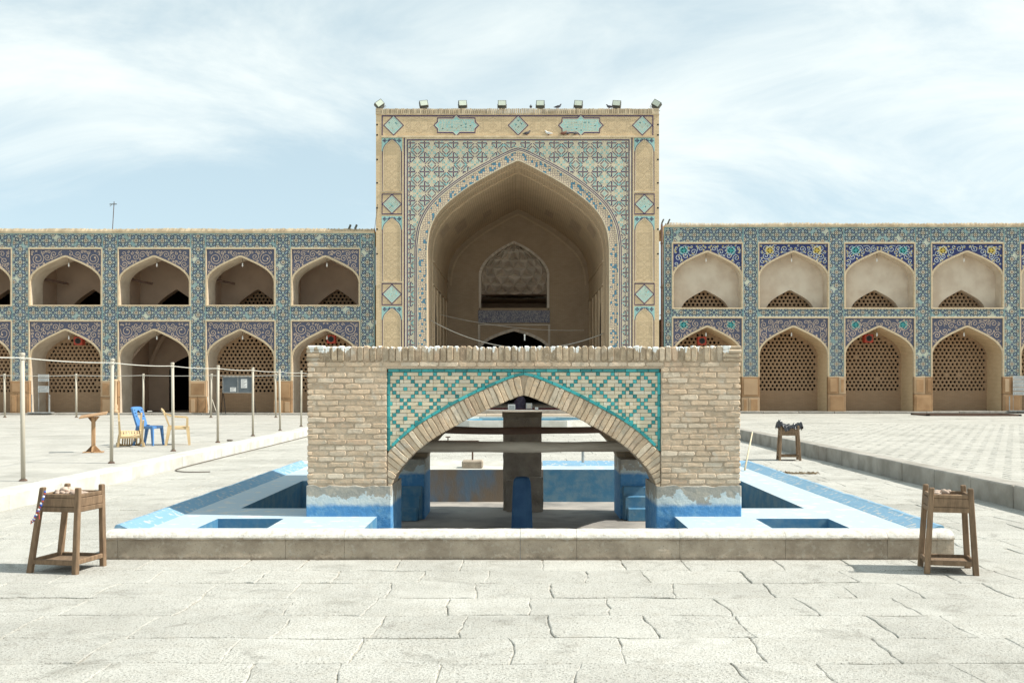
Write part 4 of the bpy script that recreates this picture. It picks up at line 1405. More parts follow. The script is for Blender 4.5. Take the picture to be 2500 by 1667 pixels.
def grille(mb, cx, z0, z1, xh, inside, y, d, s=0.196, m=0, md=1):
    """pierced brick screen: hexagonal openings through a slab of thickness d"""
    rh = s*0.866; Rc = s/math.sqrt(3); rho = s*0.345
    nrow = int((z1-z0)/rh)+2; ncol = int(2*xh/s)+3
    for j in range(-1, nrow):
        for i in range(-1, ncol):
            x = cx-xh+(i+(0.5 if j % 2 else 0))*s; z = z0+j*rh
            if x < cx-xh-s*0.6 or x > cx+xh+s*0.6: continue
            out = ngon(x, z, Rc, 6, R(30))
            if inside(x-cx, z) and z > z0-0.01 and random_tile.random() > 0.008:
                jr = rho*random_tile.uniform(0.92, 1.06)
                inn = ngon(x+random_tile.uniform(-.006, .006), z+random_tile.uniform(-.006, .006), jr, 6, R(30)+random_tile.uniform(-.12, .12))
                for k in range(6):
                    k2 = (k+1) % 6
                    mb.poly([(out[k][0], y, out[k][1]), (out[k2][0], y, out[k2][1]), (inn[k2][0], y, inn[k2][1]), (inn[k][0], y, inn[k][1])], m)
                    mb.poly([(inn[k][0], y, inn[k][1]), (inn[k2][0], y, inn[k2][1]), (inn[k2][0], y+d, inn[k2][1]), (inn[k][0], y+d, inn[k][1])], m)
            else:
                flat(mb, out, y, m)

ORD = ['first', 'second', 'third', 'fourth', 'fifth', 'sixth']
def wing(sidename, bays, ext0, ext1, Z, upper_style, ground_z, lower_open, seedbase, label):
    root = empty('arcade_wing', (fx((ext0+ext1)/2), FACE_Y, ground_z))
    tag(root, label, 'building')
    Y = FACE_Y
    X0, X1 = fx(ext0), fx(ext1)
    ztop, ztile, uf1, uf0, lf1, dado, uap, usp, lap, lsp = Z
    bays = sorted(bays, key=lambda b_: b_[0])
    # -------- solid piers and bands with the lattice tiles
    body = MB(); tiles = MB()
    xs = []
    e = [X0] + [v for a, b_, *_ in bays for v in (fx(a), fx(b_))] + [X1]
    for k in range(0, len(e), 2):
        a, b_ = e[k], e[k+1]
        body.box(a, b_, Y, Y+0.45, ground_z, ztile)
        xs.append((a, b_))
    for (a, b_, *_r) in bays:
        a, b_ = fx(a), fx(b_)
        body.box(a, b_, Y, Y+0.45, uf1, ztile); body.box(a, b_, Y, Y+0.45, lf1, uf0)
    body.build('tiled_wall', m_grout, root)
    y = Y-0.003
    for (a, b_) in xs:
        girih(tiles, a+0.03, b_-0.03, dado+0.02, ztile-0.03, (a+b_)/2 if b_-a < 2 else a, lf1-0.35, y)
    for k in range(len(bays)):
        a, b_ = fx(bays[k][0]), fx(bays[k][1])
        girih(tiles, a-0.03, b_+0.03, uf1+0.03, ztile-0.03, (xs[k][0]+xs[k][1])/2, (uf1+ztile)/2, y)
        girih(tiles, a-0.03, b_+0.03, lf1+0.03, uf0-0.03, (xs[k][0]+xs[k][1])/2, (lf1+uf0)/2, y)
    tag(tiles.build('lattice_tiles', [m_t_cream, m_t_turq, m_t_dark, m_t_mid, m_t_brown], root), kind='stuff')
    edge = MB()
    for (a, b_) in xs:
        for q in (a, b_):
            edge.box(q-0.022, q+0.022, Y-0.008, Y+0.02, dado, ztile-0.01)
    edge.box(X0, X1, Y-0.012, Y+0.02, ztile-0.035, ztile)
    edge.build('blue_edge_strip', m_t_turq, root)
    # -------- eave of slanting bricks
    c = MB()
    c.box(X0, X1, Y-0.05, Y+0.45, ztile+0.002, ztile+0.09)
    c.build('eave_course', m_cornice, root)
    c = MB()
    w = 0.068; n = int((X1-X0)/w); rr = random.Random(seedbase)
    for i in range(n):
        x = X0+i*w
        h = ztop-ztile-0.09+rr.uniform(-0.03, 0.012)+0.03*mnoise.noise(Vector((x*0.35, seedbase, 0)))
        t = rr.uniform(-0.05, 0.05) + 0.32
        Mx = Matrix.Translation((x+w/2, Y-0.07, ztile+0.092)) @ Matrix.Rotation(R(-24), 4, 'X') @ Matrix.Rotation(t, 4, 'Y')
        c.box(-w*0.36, w*0.36, 0, 0.28, 0, h*1.08, 0, Mx)
    tag(c.build('eave_bricks', m_cornice, root), kind='stuff')
    c = MB(); c.box(X0, X1, Y+0.14, Y+5.2, ztile+0.092, ztop-0.10); c.build('roof', m_mortar, root)
    # -------- stone dado and step
    rr = random.Random(seedbase+1)
    for k, (a, b_) in enumerate(xs):
        a2 = a-0.075 if k > 0 else a; b2 = b_+0.075 if k < len(xs)-1 else b_
        if b2-a2 > 3: continue
        zsp = ground_z+0.04+(dado-ground_z)*rr.choice((0.42, 0.5, 0.6))
        xm = (a2+b2)/2+rr.uniform(-0.1, 0.1)
        cells = [(a2, b2, ground_z+0.02, zsp), (a2, xm, zsp, dado), (xm, b2, zsp, dado)]
        if rr.random() < 0.5: cells = [(a2, xm, ground_z+0.02, zsp), (xm, b2, ground_z+0.02, zsp), (a2, b2, zsp, dado)]
        for (p, q, s, t) in cells:
            d = MB(); d.bevbox(p+0.006, q-0.006, Y-0.055, Y+0.4, s+0.005, t-0.005, 0.012)
            d.prism([(p+0.1, s+0.1), (q-0.1, s+0.1), (q-0.1, t-0.1), (p+0.1, t-0.1)], Y-0.068, Y-0.05, 0, 0.008)
            d.build('dado_stone', m_dado, root)
    x = X0
    while x < X1-0.3:
        l = rr.uniform(1.2, 2.6)
        d = MB(); d.bevbox(x+0.008, min(x+l, X1)-0.008, Y-0.40, Y+1.6, ground_z-0.15, ground_z+0.085+rr.uniform(-0.01, 0.01), 0.02)
        d.build('step_stone', m_kerb, root)
        x += l
    # -------- the niches
    for k, bay in enumerate(bays):
        a, b_ = fx(bay[0]), fx(bay[1]); cx = (a+b_)/2; hw = (b_-a)/2
        ordn = bay[2]
        for storey in (1, 0):
            if storey: top, bot, ap, sp = uf1, uf0, uap, usp
            else: top, bot, ap, sp = lf1, ground_z+0.06, lap, lsp
            oh = hw-0.085
            pts = arch(cx, oh, sp, ap, W_TABLE, 4)
            full = [(cx-oh, bot)] + pts + [(cx+oh, bot)]
            fill_top = [(p[0], top) for p in pts]
            s = MB()
            ysp = Y+0.03
            strip(s, pts, fill_top, ysp, 0)
            for sg in (-1, 1):
                p, q = sorted((cx+sg*hw, cx+sg*oh))
                s.poly([(p, ysp, bot if storey else dado), (q, ysp, bot if storey else dado), (q, ysp, top), (p, ysp, top)], 0)
            navy = upper_style == 'shallow' and storey
            sp_o = s.build('spandrel', m_sp_navy if navy else m_sp_violet, root)
            # tendrils
            t = MB()
            zmap = sorted(pts)
            def inside(x, z, zmap=zmap, cx=cx, hw=hw, top=top):
                return abs(x) < hw-0.10 and z < top-0.10 and z > interp(zmap, cx+x)+0.10 and z > sp+0.05
            pal = None
            alt = (k+storey+(1 if sidename == 'right' else 0)) % 2
            if sidename == 'right' and (storey or alt): pal = (hw*0.66, top-0.36)
            scrolls(t, cx, inside, hw, sp, top, seedbase*7+k*2+storey, alt and pal is None, ysp-0.003,
                    0.025, (0, 1, 2), navy, pal)
            tag(t.build('scroll_inlay', [m_scroll_w if navy else m_scroll, m_yellow, m_yellow if (sidename == 'right' and storey and alt) else m_teal_pal], sp_o), kind='stuff')
            # mouldings: rectangular frame and arch bead
            f = MB()
            for sg in (-1, 1):
                p, q = sorted((cx+sg*(hw+0.0), cx+sg*(hw-0.062)))
                f.bevbox(p, q, Y-0.028, Y+0.04, (bot if storey else dado), top, 0.008)
            f.bevbox(cx-hw, cx+hw, Y-0.030, Y+0.04, top-0.062, top+0.002, 0.008)
            if storey: f.bevbox(cx-hw, cx+hw, Y-0.034, Y+0.3, bot-0.05, bot+0.012, 0.01)
            f.build('frame_moulding', m_trim, sp_o)
            f = MB()
            lo_ = full if storey else [(cx-oh, dado)] + pts + [(cx+oh, dado)]
            oa = offset(lo_, 0.085)
            strip(f, lo_, oa, Y-0.012, 0)
            strip(f, oa, lo_, Y-0.012, 0, Y+0.03) if False else None
            for i in range(len(lo_)-1):
                p, q = lo_[i], lo_[i+1]; p2, q2 = oa[i], oa[i+1]
                f.poly([(p[0], Y-0.012, p[1]), (p[0], Y+0.10, p[1]), (q[0], Y+0.10, q[1]), (q[0], Y-0.012, q[1])])
                f.poly([(p2[0], Y+0.04, p2[1]), (p2[0], Y-0.012, p2[1]), (q2[0], Y-0.012, q2[1]), (q2[0], Y+0.04, q2[1])])
            f.build('arch_bead', m_trim, sp_o)
            # reveal, splayed a touch
            opening = (not storey) and (ordn == lower_open)
            if storey: D = 0.62 if upper_style == 'shallow' else 1.15
            else: D = 1.45
            rv = MB()
            inn = [(cx+(p[0]-cx)*0.985, p[1]-0.01) for p in full]
            for i in range(len(full)-1):
                p, q = full[i], full[i+1]; p2, q2 = inn[i], inn[i+1]
                rv.poly([(p[0], Y+0.095, p[1]), (p2[0], Y+D, p2[1]), (q2[0], Y+D, q2[1]), (q[0], Y+0.095, q[1])])
            rv.poly([(full[0][0], Y+0.0, bot), (full[-1][0], Y+0.0, bot), (inn[-1][0], Y+D+4.5, bot), (inn[0][0], Y+D+4.5, bot)] if storey else
                    [(full[0][0], Y+1.58, bot-0.02), (full[-1][0], Y+1.58, bot-0.02), (inn[-1][0], Y+D+6, bot-0.02), (inn[0][0], Y+D+6, bot-0.02)])
            rev_m = m_reveal if (storey or sidename == 'left') else m_fbrick
            rv_o = rv.build('niche_reveal', rev_m, root)
            if storey and upper_style == 'shallow':
                # curved plaster back with a low arched opening and screen
                bk = MB()
                a2h = 1.12
                low = arch(cx, a2h, bot-0.12, bot+0.88, W_TABLE, 4)
                lowf = [(cx-oh*1.02, bot)] + [(x, max(z, bot)) for x, z in low] + [(cx+oh*1.02, bot)]
                ups = [(x, ap+0.2) for x, z in lowf]
                strip(bk, lowf, ups, Y+D)
                for i in range(len(low)-1):
                    p, q = low[i], low[i+1]
                    if p[1] < bot and q[1] < bot: continue
                    bk.poly([(p[0], Y+D, p[1]), (p[0], Y+D+0.45, p[1]), (q[0], Y+D+0.45, q[1]), (q[0], Y+D, q[1])])
                bk.build('niche_back', m_plaster_pale, rv_o)
                g = MB()
                grille(g, cx, bot+0.06, bot+1.0, 1.35, lambda u, z: True, Y+D+0.42, 0.12)
                g.build('pierced_screen', m_grille, rv_o)
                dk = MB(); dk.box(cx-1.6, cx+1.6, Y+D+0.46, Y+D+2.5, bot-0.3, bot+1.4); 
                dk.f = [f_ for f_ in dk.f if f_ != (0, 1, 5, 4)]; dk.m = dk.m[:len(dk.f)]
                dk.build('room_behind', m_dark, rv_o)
            elif storey:
                # room behind the arch
                DR = 3.0
                rm = MB()
                xl, xr = cx-1.78, cx+1.78
                zc = ap+0.35
                low = arch(cx, 1.15, bot-0.3, bot+1.0, W_TABLE, 4)
                lowf = [(xl, bot)] + [(x, max(z, bot)) for x, z in low] + [(xr, bot)]
                strip(rm, lowf, [(x, zc) for x, z in lowf], Y+DR)
                rm.poly([(xl, Y+D, bot), (xl, Y+DR, bot), (xl, Y+DR, zc), (xl, Y+D, zc)])
                rm.poly([(xr, Y+DR, bot), (xr, Y+D, bot), (xr, Y+D, zc), (xr, Y+DR, zc)])
                rm.poly([(xl, Y+D, zc), (xr, Y+D, zc), (xr, Y+DR, zc), (xl, Y+DR, zc)][::-1])
                # front wall of the room, round the opening
                strip(rm, inn, [(p[0], zc) for p in inn], Y+D+0.002)
                for sg in (-1, 1):
                    p, q = sorted((cx+sg*1.78, cx+sg*oh*0.985))
                    rm.poly([(p, Y+D+0.002, bot), (q, Y+D+0.002, bot), (q, Y+D+0.002, zc), (p, Y+D+0.002, zc)])
                for i in range(len(low)-1):
                    p, q = low[i], low[i+1]
                    rm.poly([(p[0], Y+DR, p[1]), (p[0], Y+DR+0.5, p[1]), (q[0], Y+DR+0.5, q[1]), (q[0], Y+DR, q[1])])
                # vault ribs
                rm.build('room', m_plaster_room, rv_o)
                if ordn in ('first', 'second'):
                    g = MB(); grille(g, cx, bot+0.05, bot+1.2, 1.3, lambda u, z: True, Y+DR+0.45, 0.12)
                    g.build('pierced_screen', m_grille, rv_o)
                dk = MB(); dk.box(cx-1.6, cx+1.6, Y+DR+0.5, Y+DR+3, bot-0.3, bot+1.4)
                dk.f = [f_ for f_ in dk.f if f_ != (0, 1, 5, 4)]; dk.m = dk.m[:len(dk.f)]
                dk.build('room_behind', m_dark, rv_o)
                if ordn in ('third', 'fourth', 'second'):
                    bm_ = MB(); bm_.tube([(cx-1.75, Y+1.6, bot+1.35), (cx-0.95, Y+2.4, bot+1.22)], 0.055, 8)
                    bm_.build('roof_beam', m_log2, rv_o)
            elif opening:
                rm = MB()
                xl, xr = cx-1.95, cx+1.95; zc = ap+0.45; DR = 4.6
                low = arch(cx+0.30, 1.22, bot+1.95, bot+2.85, W_TABLE, 4)
                lowf = [(xl, bot)] + [(low[0][0], bot)] + low + [(low[-1][0], bot), (xr, bot)]
                strip(rm, lowf, [(x, zc) for x, z in lowf], Y+DR)
                rm.poly([(xl, Y+D, bot), (xl, Y+DR, bot), (xl, Y+DR, zc), (xl, Y+D, zc)])
                rm.poly([(xr, Y+DR, bot), (xr, Y+D, bot), (xr, Y+D, zc), (xr, Y+DR, zc)])
                rm.poly([(xl, Y+D, zc), (xr, Y+D, zc), (xr, Y+DR, zc), (xl, Y+DR, zc)][::-1])
                strip(rm, inn, [(p[0], zc) for p in inn], Y+D+0.002)
                for sg in (-1, 1):
                    p, q = sorted((cx+sg*1.95, cx+sg*oh*0.985))
                    rm.poly([(p, Y+D+0.002, bot), (q, Y+D+0.002, bot), (q, Y+D+0.002, zc), (p, Y+D+0.002, zc)])
                rm.build('passage', m_plaster_room, rv_o)
                rb = MB()
                for (xa, ya, xb_, yb_) in ((xl, Y+D, cx, Y+3.0), (xr, Y+D, cx, Y+3.0), (xl, Y+DR, cx, Y+3.0), (xr, Y+DR, cx, Y+3.0)):
                    rb.tube([(xa+(xb_-xa)*t, ya+(yb_-ya)*t, bot+2.0+(zc-bot-2.1)*math.sin(t*math.pi/2)**0.8) for t in [i/8 for i in range(9)]], 0.10, 6)
                rb.build('vault_rib', m_plaster_room, rv_o)
                dk = MB(); dk.box(cx-1.8, cx+2.2, Y+DR+0.05, Y+DR+9, bot-0.1, bot+3.4)
                dk.f = [f_ for f_ in dk.f if f_ != (0, 1, 5, 4)]; dk.m = dk.m[:len(dk.f)]
                dk.build('dark_hall', m_dark, rv_o)
            else:
                # pierced screen over a low brick wall
                zg = ground_z+0.98
                amap = sorted(arch(0, oh*0.955, sp-0.05, ap-0.14, W_TABLE, 4))
                def ins(u, z, amap=amap, oh=oh):
                    return abs(u) < oh*0.94 and z < interp(amap, u)-0.03
                g = MB()
                grille(g, cx, zg+0.10, ap+0.1, oh+0.1, ins, Y+D, 0.14)
                g.poly([(cx-oh-0.15, Y+D+0.001, bot-0.1), (cx+oh+0.15, Y+D+0.001, bot-0.1), (cx+oh+0.15, Y+D+0.001, zg), (cx-oh-0.15, Y+D+0.001, zg)])
                g.build('pierced_screen', m_grille, rv_o)
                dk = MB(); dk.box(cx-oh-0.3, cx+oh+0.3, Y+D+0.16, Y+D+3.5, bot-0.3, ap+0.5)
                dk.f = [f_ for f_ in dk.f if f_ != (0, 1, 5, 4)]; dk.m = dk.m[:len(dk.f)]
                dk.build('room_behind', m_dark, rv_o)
            # hanging bulb
            if bay[0] > -60 and bay[1] < 2460:
                hb = empty('hanging_bulb', (cx, Y+0.35, ap))
                tag(hb, 'white bulb in the %s arch of the %s bay %s of the portal' % ('upper' if storey else 'lower', ordn, sidename), 'bulb', 'bulbs hanging in the arches')
                q = MB(); q.tube([(cx, Y+0.35, ap-0.02), (cx, Y+0.35, ap-0.22)], 0.010, 5); q.build('cord', m_cable_d, hb)
                q = MB(); q.revolve([(0.015, 0), (0.032, 0.03), (0.036, 0.09), (0.025, 0.14), (0.02, 0.18)], (cx, Y+0.35, ap-0.40), 10); q.build('glass', m_bulb, hb, True)
    return root

LZ = (8.74, 8.506, 7.84, 5.22, 4.53, 1.75, 7.417, 6.25, 4.058, 2.78)
RZ = (8.985, 8.79, 8.09, 5.09, 4.68, 1.94, 7.64, 6.48, 4.21, 2.95)
left_bays = [(709.5, 880, 'first'), (501.5, 673, 'second'), (287, 466, 'third'), (69.6, 250.3, 'fourth'), (-150, 30, 'fifth'), (-372, -190, 'sixth')]
right_bays = [(1640, 1814, 'first'), (1850, 2024.5, 'second'), (2060, 2234.6, 'third'), (2272, 2451, 'fourth'), (2489, 2668, 'fifth'), (2706, 2884, 'sixth')]
wing('left', left_bays, -420, 914, LZ, 'deep', LEFT_Z, 'third', 31, 'two-storey blue tiled arcade with dark open upper rooms, left of the portal')
wing('right', right_bays, 1622, 2930, RZ, 'shallow', RIGHT_Z, None, 57, 'two-storey blue tiled arcade with pale plastered upper niches, right of the portal')

# ================================================================== the great portal
IY = 45.3
def ix(px): return (px-1265)*IY/2430
def iz(py): return 1.6+(938-py)*IY/2430
iwan = empty('portal_iwan', (0, IY, 0.2))
tag(iwan, 'tall brick portal with a deep pointed vault and turquoise patterned frame', 'building')
I_TABLE = [(0, 0), (.05, .018), (.223, .106), (.507, .267), (.743, .442), (.885, .59), (.965, .75), (.993, .9), (1, 1)]
IA = ix(1487); ISP, IAP = iz(612), iz(393)
XL, XR = ix(918), ix(1609)
ITOP = iz(266)
OPEN = arch(0, IA, ISP, IAP, I_TABLE, 6)
FLOORZ = 0.42
OPENF = [(-IA, FLOORZ)] + OPEN + [(IA, FLOORZ)]
# ground plate of the front: panel side limits
PX = ix(1537)                       # patterned panel half width
PT = iz(341)                        # patterned panel top
CX0, CX1 = ix(1548), ix(1598)       # side column limits
# --- brick mass
mb = MB()
for s in (-1, 1):
    a, b_ = sorted((s*PX, XR if s > 0 else XL))
    mb.box(a, b_, IY, IY+1.2, 0.0, ITOP-0.24)
mb.box(-PX, PX, IY, IY+1.2, PT, ITOP-0.24)
mb.box(XL, XL+1.2, IY+1.2, IY+21.5, 0, ITOP-0.6); mb.box(XR-1.2, XR, IY+1.2, IY+21.5, 0, ITOP-0.6)
mb.box(XL+1.2, XR-1.2, IY+1.2, IY+21.5, IAP+0.9, ITOP-0.6)
mb.build('brick_mass', m_fbrick, iwan)
# --- spandrel ground
mb = MB()
o1 = offset(OPENF, 0.60)
for p in range(1):
    top = [(x, PT) for x, z in OPEN]
    so = offset(OPENF, 0.55)
    strip(mb, so, [(max(-PX, min(PX, x*1.001)), PT) for x, z in so], IY+0.015)
    for s in (-1, 1):
        a, b_ = sorted((s*(IA+0.5), s*PX))
        mb.poly([(a, IY+0.016, FLOORZ), (b_, IY+0.016, FLOORZ), (b_, IY+0.016, PT), (a, IY+0.016, PT)])
spn = mb.build('patterned_panel', m_iw_cream, iwan)
# --- banna'i pattern: crosses joined by stepped diagonals, turquoise fillings
pat = MB()
lim = sorted(offset(OPEN, 0.62))
def free(x, z):
    if abs(x) > PX-0.06 or z > PT-0.06: return False
    if z < ISP: return abs(x) > IA+0.62
    return z > interp(lim, x)+0.02 if abs(x) < IA+0.62 else True
p_ = 0.655
def put(poly, m, y=0.012):
    cx_ = sum(q[0] for q in poly)/len(poly); cz_ = sum(q[1] for q in poly)/len(poly)
    if not free(cx_, cz_): return
    c = clip_rect(ensure_front(poly), -PX+0.07, PX-0.07, FLOORZ, PT-0.07)
    if c: flat(pat, c, IY+y, m)
zc0 = PT-0.16
h = p_/2; e = 0.225
for i in range(-9, 10):
    for j in range(0, 22):
        x = i*p_+h; z = zc0-j*p_
        # cross at the lattice point
        for dx, dz in ((1, 0), (-1, 0), (0, 1), (0, -1)):
            for k in range(3):
                a0, a1 = 0.014+k*(e-0.014)/3, 0.014+(k+1)*(e-0.014)/3
                put(seg((x+dx*a0, z+dz*a0), (x+dx*a1, z+dz*a1), 0.046), 0)
        # square hooks in the four quarters of the cross
        for sx in (-1, 1):
            for sz in (-1, 1):
                qx, qz = x+sx*0.075, z+sz*0.075
                put(seg((qx, qz), (qx+sx*0.12, qz), 0.04), 3); put(seg((qx, qz+sz*0.02), (qx, qz+sz*0.12), 0.04), 3)
                put(rect(qx+sx*0.09-0.022, qx+sx*0.09+0.022, qz+sz*0.09-0.022, qz+sz*0.09+0.022), 1)
        cxm, czm = x+h, z-h
        def dots(p, q, n, m=0, w=0.046):
            for k in range(n):
                t = (k+0.5)/n
                c = (p[0]+(q[0]-p[0])*t, p[1]+(q[1]-p[1])*t)
                put(rect(c[0]-w/2, c[0]+w/2, c[1]-w/2, c[1]+w/2), m)
        def fline(p, q, n=3):
            for k in range(n):
                put(seg((p[0]+(q[0]-p[0])*k/n, p[1]+(q[1]-p[1])*k/n), (p[0]+(q[0]-p[0])*(k+1)/n, p[1]+(q[1]-p[1])*(k+1)/n), 0.044), 0)
        g_ = h-e
        if (i+j) % 2 == 0:
            # dotted diamond between four crosses, with its chevrons
            for sx in (-1, 1):
                for sz in (-1, 1):
                    dots((cxm+sx*g_*0.3, czm+sz*h*0.97), (cxm+sx*h*0.97, czm+sz*g_*0.3), 6)
                    dots((cxm+sx*0.02, czm+sz*0.185), (cxm+sx*0.185, czm+sz*0.02), 4)
            put(diamond(cxm, czm, 0.11), 3); put(diamond(cxm, czm, 0.065), 2, 0.010); put(diamond(cxm, czm, 0.036), 1, 0.008)
            vert = (i//2+j) % 2
            for sg in (-1, 1):
                for sd in (-1, 1):
                    if vert: q = [(cxm, czm+sg*0.235), (cxm+sd*0.10, czm+sg*0.145), (cxm+sd*0.10, czm+sg*0.205), (cxm, czm+sg*0.30)]
                    else: q = [(cxm+sg*0.235, czm), (cxm+sg*0.145, czm+sd*0.10), (cxm+sg*0.205, czm+sd*0.10), (cxm+sg*0.30, czm)]
                    put(q, 1)
        else:
            # solid octagon
            for sx in (-1, 1):
                for sz in (-1, 1):
                    dots((cxm+sx*g_*0.9, czm+sz*h*0.93), (cxm+sx*h*0.93, czm+sz*g_*0.9), 4)
                    put(seg((cxm+sx*0.05, czm+sz*0.16), (cxm+sx*0.16, czm+sz*0.16), 0.042), 3); put(seg((cxm+sx*0.16, czm+sz*0.05), (cxm+sx*0.16, czm+sz*0.14), 0.042), 3)
                    put(rect(cxm+sx*0.085-0.025, cxm+sx*0.085+0.025, czm+sz*0.085-0.025, czm+sz*0.085+0.025), 1)
            put(diamond(cxm, czm, 0.05), 1)
tag(pat.build('strapwork', [m_purple, m_iw_turq, m_iw_cream, m_iw_turq2], spn), kind='stuff')
# --- arch bands
def band(name, d0, d1, y, mat, parent=iwan, thick=0.05):
    mb = MB()
    A = offset(OPENF, d0) if d0 else OPENF; B_ = offset(OPENF, d1)
    strip(mb, A, B_, IY+y)
    for P_ in (A, B_):
        for i in range(len(P_)-1):
            p, q = P_[i], P_[i+1]
            mb.poly([(p[0], IY+y, p[1]), (p[0], IY+y+thick, p[1]), (q[0], IY+y+thick, q[1]), (q[0], IY+y, q[1])])
    return mb.build(name, mat, parent)
band('arch_lip', 0.0, 0.035, -0.01, m_iw_cream)
band('star_band', 0.035, 0.405, 0.0, m_band)
band('cream_bead', 0.405, 0.455, -0.02, m_iw_cream)
band('purple_line', 0.455, 0.495, -0.012, m_purple)
band('cream_line', 0.495, 0.53, -0.012, m_iw_cream)
band('purple_line', 0.53, 0.57, -0.012, m_purple)
# --- straight frame lines of the panel
def bars(name, rects_, y, mat, parent=iwan, th=0.03):
    mb = MB()
    for (a, b_, c, d) in rects_: mb.box(a, b_, IY+y, IY+y+th, c, d)
    return mb.build(name, mat, parent)
def frame_rects(xh, zt, w, zb): return [(-xh, -xh+w, zb, zt), (xh-w, xh, zb, zt), (-xh+w, xh-w, zt-w, zt)]
bars('purple_line', frame_rects(PX, PT, 0.045, FLOORZ), -0.012, m_purple)
bars('cream_line', frame_rects(PX+0.075, PT+0.075, 0.075, FLOORZ), -0.02, m_iw_cream)
bars('purple_line', frame_rects(PX+0.125, PT+0.125, 0.05, FLOORZ), -0.012, m_purple)
bars('cream_line', frame_rects(PX+0.205, PT+0.185, 0.06, FLOORZ), -0.03, m_relief)
# --- top: soldier course, header band, ledge
mb = MB(); rr = random.Random(4)
n = 142; w = (XR-XL-0.5)/n
for i in range(n):
    x = XL+0.25+i*w
    mb.box(x+0.008, x+w-0.008, IY-0.03+rr.uniform(-0.012, 0.012), IY+0.5, iz(278.5), ITOP+rr.uniform(-0.015, 0.01))
for s in (0, 1):
    a = XL if s == 0 else XR-0.25
    for k in range(4): mb.box(a-0.01, a+0.24, IY-0.03, IY+0.5, iz(278.5)+k*0.06+0.004, iz(278.5)+(k+1)*0.06-0.003)
tag(mb.build('soldier_course', m_cornice, iwan), kind='stuff')
mb = MB(); mb.box(XL, XR, IY+0.5, IY+21, ITOP-0.25, ITOP-0.06); mb.build('roof', m_mortar, iwan)
bars('cornice_course', [(XL-0.01, XR+0.01, iz(281), iz(278.7))], -0.035, m_cornice, th=0.1)
HB0, HB1 = iz(331), iz(282.5)
bars('purple_line', [(XL+0.26, XR-0.26, HB1-0.05, HB1), (XL+0.26, XL+0.305, HB0, HB1-0.05), (XR-0.305, XR-0.26, HB0, HB1-0.05)], -0.012, m_purple)
bars('ledge', [(XL+0.24, XR-0.24, iz(337), iz(333))], -0.09, m_cornice, th=0.2)
def outline(name, pts, w, y, mat, parent=iwan):
    mb = MB()
    for q in ribbon(pts, w, True): flat(mb, q, IY+y)
    mb2 = MB()
    for f in mb.f: mb2.prism(ensure_front([(mb.v[i][0], mb.v[i][2]) for i in f]), IY+y, IY+0.01, 0)
    return mb2.build(name, mat, parent)
def maze(mb, pts_test, x0, x1, z0, z1, step, w, y, seed, rot=0.0, c=(0, 0), m=0):
    """angular kufic-like strokes on a square grid"""
    rr = random.Random(seed)
    ca, sa = math.cos(rot), math.sin(rot)
    nx = int((x1-x0)/step); nz = int((z1-z0)/step)
    for i in range(nx+1):
        for j in range(nz+1):
            x = x0+i*step; z = z0+j*step
            L = rr.choice((1, 2, 3))*step
            d = (1, 0) if ((i//2+j//3) % 2 == 0) else (0, 1)
            if (d == (1, 0) and j % 2) or (d == (0, 1) and i % 2): continue
            if rr.random() < 0.12: continue
            q = seg((x, z), (x+d[0]*L, z+d[1]*L), w)
            q = [(c[0]+ca*u-sa*v, c[1]+sa*u+ca*v) for u, v in q]
            if all(pts_test(*k) for k in q): flat(mb, q, IY+y, m)
def kufic(mb, test, hx, hz_, c, rot, seed, B_=0.21, m=0):
    """blocks of parallel strokes turned against one another"""
    rr = random.Random(seed)
    ca, sa = math.cos(rot), math.sin(rot)
    nx = int(2*hx/B_)+1; nz = int(2*hz_/B_)+1
    for i in range(nx):
        for j in range(nz):
            x0 = -hx+i*B_; z0 = -hz_+j*B_
            ver = rr.random() < 0.5
            for k in range(3):
                o = (k+0.5)*B_/3
                lo, hi = rr.choice((0, 0, 0.07)), rr.choice((B_, B_, B_+0.07))
                n = 5
                for q in range(n):
                    a, b_ = lo+(hi-lo)*q/n, lo+(hi-lo)*(q+1)/n
                    s = seg((x0+o, z0+a), (x0+o, z0+b_), 0.026) if ver else seg((x0+a, z0+o), (x0+b_, z0+o), 0.026)
                    s = [(c[0]+ca*u-sa*v, c[1]+sa*u+ca*v) for u, v in s]
                    if all(test(*p) for p in s): flat(mb, s, IY-0.0145, m)
def diamond_tile(cx_, cz_, rad, seed, parent=iwan):
    mb = MB(); mb.prism(diamond(cx_, cz_, rad*0.86), IY-0.012, IY+0.01)
    o = mb.build('diamond_tile', m_iw_turq2, parent)
    outline('border_line', diamond(cx_, cz_, rad*0.97), 0.05, -0.018, m_purple, o)
    outline('border_line', diamond(cx_, cz_, rad*0.90), 0.05, -0.016, m_iw_cream, o)
    mb = MB()
    kufic(mb, lambda x, z: abs(x-cx_)+abs(z-cz_) < rad*0.80, rad*0.66, rad*0.66, (cx_, cz_), R(45), seed)
    tag(mb.build('kufic_strokes', m_iw_cream, o), kind='stuff')
hz = (HB0+HB1)/2
for k, px in enumerate((961, 1265, 1568)):
    diamond_tile(ix(px), hz, 0.46, 40+k)
